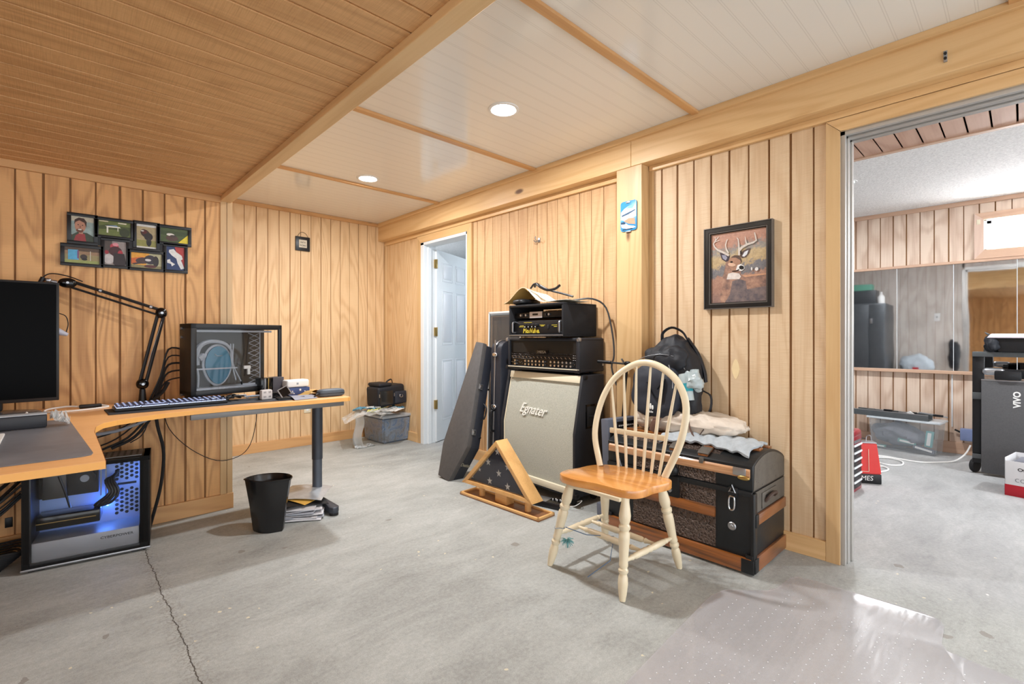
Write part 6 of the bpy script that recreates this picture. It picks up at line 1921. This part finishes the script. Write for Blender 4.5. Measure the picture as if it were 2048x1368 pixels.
def stroke(pts, w0, w1):
    P = [Vector(D(x, y)) for x, y in pts]
    L_, R_ = [], []
    for i, p in enumerate(P):
        d = (P[min(i + 1, len(P) - 1)] - P[max(i - 1, 0)]).normalized()
        nn = Vector((-d.y, d.x)) * ((w0 + (w1 - w0) * i / (len(P) - 1)) / 2)
        L_.append(tuple(p + nn))
        R_.append(tuple(p - nn))
    return L_ + R_[::-1]


b = B()
ant = (206, 196, 186)
layered(b, [
    (M['autumn'], rect(-0.1495, -0.197, 0.1495, 0.197)),
    (M['coat'], DP((545, 858), (700, 840), (865, 826), (865, 1196), (275, 1214), (268, 1120), (290, 1010), (300, 900), (330, 760), (345, 680), (420, 620), (520, 700), (540, 800))),
    (M['coatd'], DP((430, 930), (520, 900), (600, 930), (620, 1040), (865, 1000), (865, 1196), (330, 1212), (400, 1100))),
    ((196, 150, 120), DP((560, 856), (700, 842), (860, 828), (860, 850), (700, 866), (600, 880))),
    ((216, 206, 198), DP((375, 830), (440, 815), (520, 830), (545, 870), (520, 905), (440, 905), (355, 905))),
    ((70, 62, 70), DP((262, 556), (330, 560), (400, 600), (380, 660), (345, 675), (290, 640))),
    ((150, 150, 166), DP((290, 585), (340, 585), (365, 620), (345, 655), (305, 630))),
    ((92, 78, 74), DP((530, 600), (570, 530), (620, 505), (668, 494), (650, 560), (610, 615), (560, 628))),
    ((214, 216, 220), DP((560, 600), (590, 545), (640, 520), (620, 580), (585, 610))),
    ((166, 128, 106), DP((390, 640), (430, 600), (480, 585), (535, 600), (550, 660), (530, 710), (540, 760), (490, 790), (430, 790), (390, 740), (375, 690))),
    ((92, 76, 68), DP((415, 620), (460, 588), (520, 590), (550, 640), (555, 690), (530, 650), (480, 620))),
    ((226, 224, 220), DP((500, 720), (540, 705), (585, 730), (592, 765), (560, 795), (520, 795), (480, 780))),
    ((30, 32, 34), DP((520, 740), (545, 722), (580, 735), (585, 768), (555, 780), (528, 770))),
    ((40, 32, 32), stroke([(430, 800), (480, 796), (525, 778)], .004, .006)),
    ((24, 22, 24), ell(*D(422, 677), .0075, .0045)),
    ((212, 176, 150), ell(*D(425, 712), .022, .010, -15)),
    ((56, 48, 46), DP((515, 520), (545, 490), (560, 560), (530, 590))),
    (ant, stroke([(390, 590), (310, 550), (240, 520), (195, 480), (178, 440), (200, 405), (250, 345)], .012, .004)),
    (ant, stroke([(200, 410), (210, 380), (200, 350)], .006, .003)),
    (ant, stroke([(190, 420), (230, 400), (262, 392)], .005, .003)),
    (ant, stroke([(385, 560), (355, 510), (345, 450), (360, 395), (372, 375)], .009, .004)),
    (ant, stroke([(525, 590), (522, 520), (520, 440), (512, 380), (495, 358)], .011, .004)),
    (ant, stroke([(520, 530), (560, 485), (630, 445), (700, 425), (740, 395), (730, 340), (718, 290)], .015, .005)),
    (ant, stroke([(622, 448), (608, 400), (602, 345)], .008, .003)),
    ((222, 218, 214), ell(*D(683, 770), .004, .009)),
    ((222, 218, 214), ell(*D(745, 775), .009, .010)),
], -0.008, 0.00025)
b.obj('painting', dp, smooth=0)
B().box((-FW + 0.01, -0.0075, -FH + 0.01), (FW - 0.01, -0.001, FH - 0.01), M['black']).obj('backing', dp)

# ---- clear studded chair mat in the foreground
n = N('clear_vinyl')
n.set(Base_Color=lin((214, 212, 216)), Roughness=0.22, IOR=1.5, Alpha=0.34, Specular_IOR_Level=1.0)
n.set(Coat_Weight=0.6, Coat_Roughness=0.12)
w_ = n.noise(n.map((1, 6, 1), (0, 0, 0), (0, 0, 0.3)), 1.6, 3, 0.5)
n.bump(w_, 0.35, 0.02)
M['vinyl'] = n.m
mt = thing('chair_mat', 'clear studded vinyl chair mat lying on the concrete in the foreground', 'mat', (0, 0, 0))
mp = [(0.90, 0.845), (1.30, 0.868), (1.70, 0.895), (2.02, 0.915), (2.12, 0.895), (2.19, 0.82), (2.245, 0.765), (2.30, 0.744), (2.43, 0.734), (2.475, 0.715), (2.492, 0.66), (2.503, 0.45), (2.513, 0.27), (2.500, 0.225), (2.455, 0.208), (2.31, 0.202), (2.272, 0.185), (2.260, 0.13), (2.24, 0.0), (2.20, -0.25), (2.12, -0.36), (0.90, -0.36)]
B().prism(mp, 0.0005, 0.0035, 'z', M['vinyl'], 0.0008).obj('sheet', mt)
b = B()
M['stud'] = plain('clear_stud', (236, 236, 238), 0.3, var=0)
t = bmesh.new()
for i in range(34):
    for j in range(26):
        x, y = 0.95 + i * 0.040, -0.33 + j * 0.0462
        lim = 0.86 if x < 2.1 else 0.70
        if y > lim or (x > 2.18 and y < 0.24):
            continue
        for v4 in [[(x + 0.0022 * math.cos(a), y + 0.0022 * math.sin(a), 0.0040) for a in (0, 1.05, 2.09, 3.14, 4.19, 5.24)]]:
            t.faces.new([t.verts.new(p) for p in v4])
b._add(t, M['stud'])
b.obj('studs', mt, kind='stuff')
# ================================================================== ROOM ON THE RIGHT
n = N('old_mirror')
sm = n.noise(n.co(), 3.0, 4, 0.6)
n.set(Base_Color=n.ramp(sm, [(0.3, lin((196, 198, 200))), (0.7, lin((220, 221, 222)))]), Metallic=1.0, Roughness=0.035)
n.bump(n.noise(n.map((1, 1, 0.5)), 2.2, 2), 0.06, 0.02)
M['mirror'] = n.m
edges = [(1.735, 1.3125), (1.310, 0.8885), (0.886, 0.4635), (0.461, 0.0445), (0.042, -0.38), (-0.382, -0.80)]
mlab = ['mirror panel at the left end of the mirror wall, by the doorway edge', 'mirror panel reflecting the grey storage cabinet', 'mirror panel reflecting the plywood wall and its white switch plate', 'mirror panel reflecting the wide doorway, below the window corner', 'mirror panel directly below the window', 'mirror panel farthest right on the mirror wall, out past the window']
for k, (y1, y0) in enumerate(edges):
    mr = thing('mirror_panel', mlab[k], 'mirror', (6.214, (y0 + y1) / 2, 0.783), -90, 'mirror panels on the far wall', rot=(R(0.15 * ((k * 7) % 3 - 1)), 0, R(-90 + 0.25 * ((k * 5) % 3 - 1))))
    hw = (y1 - y0) / 2
    B().box((-hw, -0.004, 0.0), (hw, 0.0, 1.012), M['mirror']).obj('glass', mr)
    B().box((-hw - 0.001, -0.006, 0.0), (-hw + 0.003, 0.001, 1.012), M['white_trim']).obj('edge_strip', mr)
# cabinet etc. seen in the mirror, standing against the back of the dividing wall
lk_ = thing('storage_cabinet', 'tall dark grey two-door metal cabinet reflected in the mirror wall', 'cabinet', (3.70, 1.62, 0), 90)
M['cabgrey'] = plain('dark_grey_metal', (84, 88, 92), 0.4, 0.4, var=0.1)
B().box((-0.26, 0.004, 0.0), (0.26, 1.55 - 0.80, 1.60), M['cabgrey'], 0.004).obj('body', lk_)
M['cablight'] = plain('mid_grey_metal', (146, 148, 150), 0.35, 0.4, var=0.05)
for x0, x1 in ((-0.255, -0.075), (-0.072, 0.255)):
    dr_ = B().box((x0, -0.012, 0.05), (x1, 0.003, 1.58), M['cabgrey'], 0.002).obj('door', lk_)
    B().box((x1 - 0.04, -0.022, 1.30), (x1 - 0.015, -0.010, 1.38), M['steel'], 0.002).obj('handle', dr_)
gb = tag(B().box((-0.10, -0.14, 0.0), (0.10, 0.14, 0.09), plain('sea_green_card', (92, 150, 130), 0.5), 0.003).obj('green_box', None, loc=(3.55, 1.66, 1.80)), 'sea green flat box on top of the cabinet in the mirror', 'box')
gb2 = tag(B().box((-0.13, -0.19, 0.0), (0.13, 0.19, 0.20), plain('dark_case', (60, 64, 68), 0.4), 0.006).obj('tool_case', None, loc=(3.52, 1.66, 1.60)), 'dark hard case on the cabinet under the green box', 'case')
spb = tag(B().lathe([(0, 0), (0.035, 0), (0.036, 0.09), (0.018, 0.12), (0.010, 0.13), (0.010, 0.165), (0, 0.17)], 16, None, M['white']).obj('spray_bottle', None, loc=(3.60, 1.42, 1.60)), 'white spray bottle standing on the cabinet edge in the mirror', 'bottle')
sw = thing('switch_plate', 'white light switch plate on the plywood back of the dividing wall', 'switch', (2.902, 0.888, 1.383), 90)
B().box((-0.036, -0.006, -0.058), (0.036, 0.0, 0.058), M['white'], 0.003).obj('plate', sw)
B().box((-0.005, -0.014, -0.010), (0.005, -0.005, 0.012), M['black'], 0.001).obj('toggle', sw)
cr = thing('crate', 'plain low wooden crate against the back of the dividing wall', 'crate', (3.12, 1.08, 0), 90)
B().box((-0.20, -0.14, 0), (0.20, 0.14, 0.57), M['oakx'], 0.004).obj('crate_box', cr)
sk_ = thing('laundry_sack', 'pale grey cloth sack with a red patch, seen in the mirror', 'sack', (3.13, 1.09, 0.57), 90)
B().blob((0, 0, 0.10), (0.38, 0.26, 0.30), plain('pale_sack', (196, 206, 214), 0.85), 2.2, 0.03, 8, 3, 44, 28, squash=lambda w: (w.x, w.y, max(w.z, -0.10)), ridge=0.012).obj('bag', sk_)
B().box((-0.035, -0.150, 0.015), (0.035, -0.125, 0.085), plain('red_patch', (190, 44, 52), 0.6)).obj('patch', sk_)
jk = tag(B().blob((0, 0, 0), (0.16, 0.10, 0.44), M['nylon'], 2.4, 0.02, 10, 6).obj('hanging_jacket', None, loc=(2.965, 0.71, 0.84)), 'dark jacket hanging beside the doorway, glimpsed in the mirror', 'jacket')

# clear tote with tray of tools on top
M['clearp'] = N('clear_tote_plastic').set(Base_Color=lin((206, 214, 220)), Roughness=0.18, Alpha=0.24, Coat_Weight=0.6).m
t2 = thing('clear_tote', 'clear plastic tote of cables and boxes against the far wall', 'tote', (6.035, 0.790, 0), -97)
for lo, hi in (((-0.255, -0.12, 0.005), (0.255, -0.115, 0.30)), ((-0.255, 0.115, 0.005), (0.255, 0.12, 0.30)), ((-0.255, -0.12, 0.005), (-0.25, 0.12, 0.30)), ((0.25, -0.12, 0.005), (0.255, 0.12, 0.30)), ((-0.255, -0.12, 0.0), (0.255, 0.12, 0.006))):
    pass
b = B()
t = bmesh.new()
bmesh.ops.create_cube(t, size=1)
for v in t.verts:
    s_ = 1.0 if v.co.z > 0 else 0.92
    v.co = Vector((v.co.x * 0.54 * s_, v.co.y * 0.25 * s_, (v.co.z + 0.5) * 0.30))
bmesh.ops.bevel(t, geom=list(t.edges), offset=0.012, segments=2, affect='EDGES')
b._add(t, M['clearp'])
b.obj('tub', t2)
B().box((-0.285, -0.140, 0.298), (0.285, 0.140, 0.318), plain('frosted_lid', (212, 220, 226), 0.3, coat=0.4), 0.006).obj('lid', t2)
M['greycloth'] = plain('grey_plastic_bagging', (120, 122, 132), 0.45, var=0.3, scale=20)
q = thing('tote_bagging', 'crumpled grey bagging inside the clear tote', 'bag', (6.035, 0.83, 0.10), -97)
B().blob((-0.02, 0, 0.05), (0.40, 0.17, 0.20), M['greycloth'], 2.4, 0.03, 10, 2, 44, 28, ridge=0.02).obj('bag', q)
for k, (x, z, a, w, h, c_, lab) in enumerate(((0.03, 0.10, -7, 0.14, 0.035, (104, 158, 150), 'teal box lying at an angle inside the clear tote'), (0.155, 0.05, -12, 0.16, 0.035, (96, 100, 112), 'dark grey box with a white label low inside the clear tote'), (0.195, 0.15, 84, 0.15, 0.055, (110, 166, 166), 'teal bottle standing inside the right end of the clear tote'), (-0.19, 0.025, 0, 0.10, 0.02, (110, 160, 150), 'thin teal strip at the bottom left inside the clear tote'))):
    o = thing('packed_box', lab, 'box', (0, 0, 0))
    o.matrix_world = Matrix.Translation((6.035, 0.790, 0)) @ Matrix.Rotation(R(-97), 4, 'Z') @ Matrix.Translation((x, -0.085, z)) @ Matrix.Rotation(R(-a), 4, 'Y')
    B().box((-w / 2, -0.012, -h / 2), (w / 2, 0.02, h / 2), plain('packed_%d' % k, c_, 0.4), 0.003).obj('carton', o)
    B().box((-w * 0.4, -0.0135, -h * 0.25), (w * 0.4, -0.0115, h * 0.25), M['white']).obj('printed_label', o)
tr = thing('tool_tray', 'long grey tray of tools lying across the lid of the clear tote', 'tray', (5.99, 0.84, 0.318), -97)
M['traygrey'] = plain('tray_grey', (92, 96, 98), 0.5, 0.3, var=0.15)
B().box((-0.36, -0.075, 0.01), (0.24, -0.068, 0.055), M['traygrey'], 0.002).box((-0.36, 0.068, 0.01), (0.24, 0.075, 0.055), M['traygrey'], 0.002).box((-0.36, -0.075, 0.0), (0.24, 0.075, 0.012), M['traygrey'], 0.002).box((-0.36, -0.077, 0.052), (0.24, -0.064, 0.058), M['steel'], 0.001).obj('channel', tr)
B().cyl((-0.40, -0.04, 0.045), (-0.36, -0.04, 0.04), 0.022, 0.016, 14, M['rubber']).obj('end_cap', tr)
random.seed(31)
for k in range(9):
    x = -0.25 + 0.065 * k
    B().box((x, -0.05 + 0.02 * (k % 4), 0.05), (x + 0.07, -0.03 + 0.02 * (k % 4), 0.062 + 0.004 * (k % 3)), M[['traygrey', 'steel', 'black'][k % 3]], 0.003).obj('tool', tr)
B().tube([(0.16, 0.0, 0.07), (0.26, 0.01, 0.06), (0.36, 0.02, 0.045)], 0.006, m=M['steel'], smooth=1).tube([(0.16, -0.03, 0.066), (0.28, -0.02, 0.055)], 0.009, m=M['traygrey'], smooth=1).obj('rod', tr)
B().prism([(0.06, 0.056), (0.13, 0.056), (0.095, 0.078)], -0.05, -0.02, 'y', M['white']).obj('white_piece', tr)
# red tool chest
tc_ = thing('tool_chest', 'small red metal tool chest with pale drawer pulls beside the doorway', 'tool chest', (4.185, 0.957, 0), -3)
M['redp'] = plain('red_enamel', (150, 32, 46), 0.3, 0.2, var=0.08, coat=0.4)
b = B().box((-0.10, -0.135, 0.0), (0.115, 0.20, 0.40), M['redp'], 0.004)
b.obj('body', tc_)
B().box((-0.10, -0.137, 0.378), (0.115, 0.20, 0.435), M['redp'], 0.022, 4).obj('lid', tc_)
B().box((-0.09, -0.1375, 0.025), (0.095, -0.133, 0.338), plain('drawer_gap', (38, 30, 32), 0.5)).box((-0.07, -0.140, 0.347), (0.075, -0.137, 0.368), M['steel'], 0.001).obj('recess', tc_)
for k in range(6):
    z0 = 0.035 + k * 0.052
    dw = B().box((-0.088, -0.1395, z0), (0.09, -0.137, z0 + 0.034), M['black'], 0.001).obj('drawer', tc_)
    B().box((-0.090, -0.147, z0 + 0.030), (0.088, -0.137, z0 + 0.044), M['white_trim'], 0.003).obj('pull', dw)
# red solvent can
rc = thing('solvent_can', 'red and black rectangular can with wire clutter on top, behind the red tool chest', 'can', (4.49, 0.842, 0), -50, rot=(R(0), R(-1), R(-62)))
M['redcan'] = plain('red_can_print', (214, 48, 44), 0.3, var=0.05, coat=0.4)
B().box((-0.10, -0.055, 0.0), (0.10, 0.055, 0.072), M['black'], 0.006).text('IMES', 0.05, face_front(0.0, -0.0558, 0.040), M['white'], 0.0008, 0.1, sx=0.9).obj('black_band', rc)
q = B()
t = bmesh.new()
bmesh.ops.create_cube(t, size=1)
for v in t.verts:
    s_ = 0.78 if v.co.z > 0 else 1.0
    v.co = Vector((v.co.x * 0.20 * s_, v.co.y * 0.11 * s_, 0.072 + (v.co.z + 0.5) * 0.228))
bmesh.ops.bevel(t, geom=list(t.edges), offset=0.006, segments=2, affect='EDGES')
q._add(t, M['redcan'])
q.obj('can_body', rc)
B().box((-0.078, -0.043, 0.300), (0.078, 0.043, 0.308), M['steel'], 0.003).cyl((-0.03, 0, 0.308), (-0.03, 0, 0.330), 0.018, m=M['black']).obj('top_rim', rc)
B().tube([(0.02, 0.0, 0.308), (0.03, 0.01, 0.345), (0.05, 0.0, 0.352), (0.055, 0.0, 0.315)], 0.003, m=M['steel']).tube([(-0.05, -0.02, 0.31), (-0.02, 0.0, 0.33), (0.03, 0.02, 0.325)], 0.0035, m=M['black']).obj('wire_handle', rc)
b = B()
b.box((0.097, -0.04, 0.02), (0.1015, 0.045, 0.16), M['cream'], 0.001, M=Matrix.Rotation(R(-2), 4, 'Y'))
for k in range(5):
    b.box((0.1005, -0.03, 0.03 + 0.024 * k), (0.1025, 0.03, 0.040 + 0.024 * k), M['plumbing' if k % 2 else 'black'], M=Matrix.Rotation(R(-2), 4, 'Y'))
b.obj('warning_label', rc)
b = B()
for lo, hi in (((-0.085, -0.0560, 0.09), (0.02, -0.0545, 0.093)), ((0.018, -0.0560, 0.09), (0.021, -0.0545, 0.26))):
    b.box(lo, hi, M['cream'])
b.obj('printed_border', rc)
# white extension cord
o = tag(B().tube([(5.98, 0.33, 0.13), (5.90, 0.36, 0.06), (5.76, 0.42, 0.012), (5.62, 0.52, 0.006), (5.52, 0.62, 0.006), (5.52, 0.75, 0.006), (5.55, 0.90, 0.006), (5.45, 0.96, 0.008), (5.28, 0.90, 0.006), (5.20, 0.80, 0.006), (5.28, 0.72, 0.006), (5.42, 0.74, 0.010), (5.48, 0.84, 0.012), (5.40, 0.94, 0.010), (5.18, 0.96, 0.006), (5.05, 0.90, 0.008), (5.10, 0.82, 0.006), (5.00, 0.77, 0.006), (4.80, 0.83, 0.006)], 0.0065, m=M['white']).obj('extension_cord', None), 'white extension cord snaking in loops over the concrete in front of the clear tote', 'cable')
ps = thing('power_strip', 'pale blue plug block low on the far wall by the rolling stand', 'power strip', (6.185, 0.36, 0.14), -90)
B().box((-0.05, -0.05, 0), (0.05, 0.015, 0.11), plain('pale_blue_plug', (132, 146, 186), 0.4), 0.006).obj('block', ps)
B().tube([(0.05, -0.01, 0.07), (0.14, -0.02, 0.08), (0.25, -0.03, 0.08)], 0.007, m=M['black']).tube([(-0.05, 0.0, 0.07), (-0.09, 0.0, 0.09)], 0.008, m=M['black'], smooth=1).obj('lead', ps)
cd = tag(B().box((-0.006, -0.004, 0), (0.006, 0.004, 0.50), M['white_trim'], 0.002).obj('cable_cover', None, loc=(6.208, 0.47, 0.25)), 'thin white cable cover running down the pink panelling', 'cable cover')
# rolling stand
rs = thing('rolling_stand', 'black wheeled steel stand holding a dark grey board, at the right edge', 'stand', (5.40, 0.10, 0), -90)
M['blk2'] = plain('satin_black_steel', (30, 31, 34), 0.4, 0.3, var=0.1)
M['bigpanel'] = plain('speckled_charcoal_panel', (86, 86, 88), 0.6, var=0.25, scale=120)
for xx in (-0.155, 0.60):
    B().box((xx - 0.035, 0.05, 0.12), (xx + 0.035, 0.11, 0.98), M['blk2'], 0.004).obj('post', rs)
B().box((-0.19, 0.03, 0.945), (0.66, 0.13, 0.985), M['traygrey'], 0.004).obj('top_rail', rs)
for zz in (0.10, 0.60):
    B().box((-0.19, 0.035, zz), (-0.06, 0.125, zz + 0.055), M['traygrey'], 0.004).obj('brace', rs)
B().box((-0.19, 0.03, 0.085), (0.66, 0.13, 0.12), M['blk2'], 0.004).obj('base_rail', rs)
B().box((-0.135, -0.02, 0.022), (0.72, 0.02, 0.760), M['bigpanel'], 0.006).text('VIVO', 0.055, Matrix.Translation((0.065, -0.021, 0.62)) @ Matrix.Rotation(R(90), 4, 'X') @ Matrix.Rotation(R(90), 4, 'Z'), M['white'], 0.001, bold=0.002).obj('board', rs)
B().box((-0.135, -0.022, 0.757), (0.72, 0.022, 0.767), M['steel'], 0.002).obj('board_edge', rs)
B().box((-0.13, -0.03, 0.80), (0.0, 0.03, 0.86), M['steel'], 0.028, 4).box((-0.06, -0.04, 0.77), (0.09, 0.03, 0.84), M['blk2'], 0.01).box((-0.02, 0.0, 0.78), (0.66, 0.03, 0.85), M['blk2'], 0.004).obj('clamp', rs)
B().tube([(0.22, -0.05, 0.94), (0.30, -0.06, 0.96), (0.42, -0.05, 0.90)], 0.014, m=M['chrome']).obj('chrome_lever', rs)
for xx in (-0.175, 0.60):
    B().lathe([(0, -0.014), (0.052, -0.014), (0.056, -0.006), (0.056, 0.006), (0.052, 0.014), (0, 0.014)], 22, Matrix.Translation((xx, 0.075, 0.056)) @ Matrix.Rotation(R(-25), 4, 'Z') @ Matrix.Rotation(R(90), 4, 'Y'), M['rubber']).box((xx - 0.018, 0.05, 0.095), (xx + 0.022, 0.10, 0.118), M['steel'], 0.004).obj('caster', rs)
eq = thing('covered_machine', 'black machine with a pinkish-white flat top sitting on the rolling stand', 'machine', (5.40, 0.02, 0.986), -90)
B().prism([(-0.12, 0.0), (0.70, 0.0), (0.74, 0.10), (-0.14, 0.118)], 0.0, 0.26, 'y', M['black'], 0.008).obj('body', eq)
B().prism([(-0.185, 0.110), (0.74, 0.105), (0.74, 0.140), (-0.16, 0.144)], -0.02, 0.28, 'y', plain('pinkish_white_top', (236, 226, 232), 0.4), 0.008).obj('lid', eq)
B().blob((-0.15, 0.06, 0.06), (0.10, 0.20, 0.13), M['nylon'], 2.4, 0.02, 16, 3).prism([(-0.20, 0.16), (-0.19, 0.14), (-0.12, 0.09), (-0.13, 0.12)], 0.05, 0.10, 'y', M['traygrey'], 0.002).obj('rag', eq)
b = B()
for k in range(7):
    b.tube([(-0.19 + 0.012 * k, 0.02, 0.012 + 0.01 * (k % 3)), (-0.20 + 0.014 * k, 0.015, 0.045), (-0.185 + 0.012 * k, 0.02, 0.065 - 0.008 * (k % 2))], 0.004, 6, M['steel' if k % 2 else 'black'])
b.obj('loose_hardware', eq, kind='stuff')
# copy paper box
cp = thing('copy_paper_box', 'open white and red copy paper box on the floor at the right edge', 'box', (4.803, -0.07, 0), -100)
hw, dp_, hh = 0.165, 0.29, 0.262
M['boxwhite'] = plain('box_white', (214, 214, 216), 0.6, var=0.03)
M['boxred'] = plain('box_red', (170, 24, 40), 0.5, var=0.05)
for nm, lo, hi in (('front_side', (-hw, 0, 0), (hw, 0.004, hh - 0.02)), ('back_side', (-hw, dp_ - 0.004, 0), (hw, dp_, hh)), ('left_side', (-hw, 0, 0), (-hw + 0.004, dp_, hh)), ('right_side', (hw - 0.004, 0, 0), (hw, dp_, hh))):
    b = B().box(lo, hi, M['boxwhite'], 0.001)
    o2 = 0.0007
    b.box((lo[0] - o2, lo[1] - o2, 0.0), (hi[0] + o2, hi[1] + o2, 0.078), M['boxred'], 0.001)
    if nm == 'front_side':
        b.text('Office DEPOT', 0.030, face_front(0.0, -0.001, 0.188), M['black'], 0.0004, sx=1.15, bold=0.0006)
        b.text('copy & print', 0.058, face_front(0.03, -0.001, 0.118), plain('thin_grey_print', (120, 124, 130), 0.6), 0.0004, sx=1.0, bold=-0.001)
    b.obj(nm, cp)
B().box((-hw, 0, 0), (hw, dp_, 0.004), M['boxwhite']).obj('bottom', cp)
pf = tag(B().box((-0.12, -0.02, 0.0), (0.12, 0.20, 0.235), M['greycloth'], 0.01, M=Matrix.Rotation(R(-3), 4, 'Y')).obj('folder_stack', None, loc=(4.90, -0.08, 0.005), rot=(0, 0, R(-100))), 'grey folders standing inside the copy paper box', 'folder')
# thermostat-like sticker on the window casing
stk = tag(B().box((0, -0.012, -0.022), (0.003, 0.012, 0.022), M['cream'], 0.001).obj('sticker', None, loc=(6.191, 0.288, 2.165)), 'little pale sticker on the corner of the window casing', 'sticker')
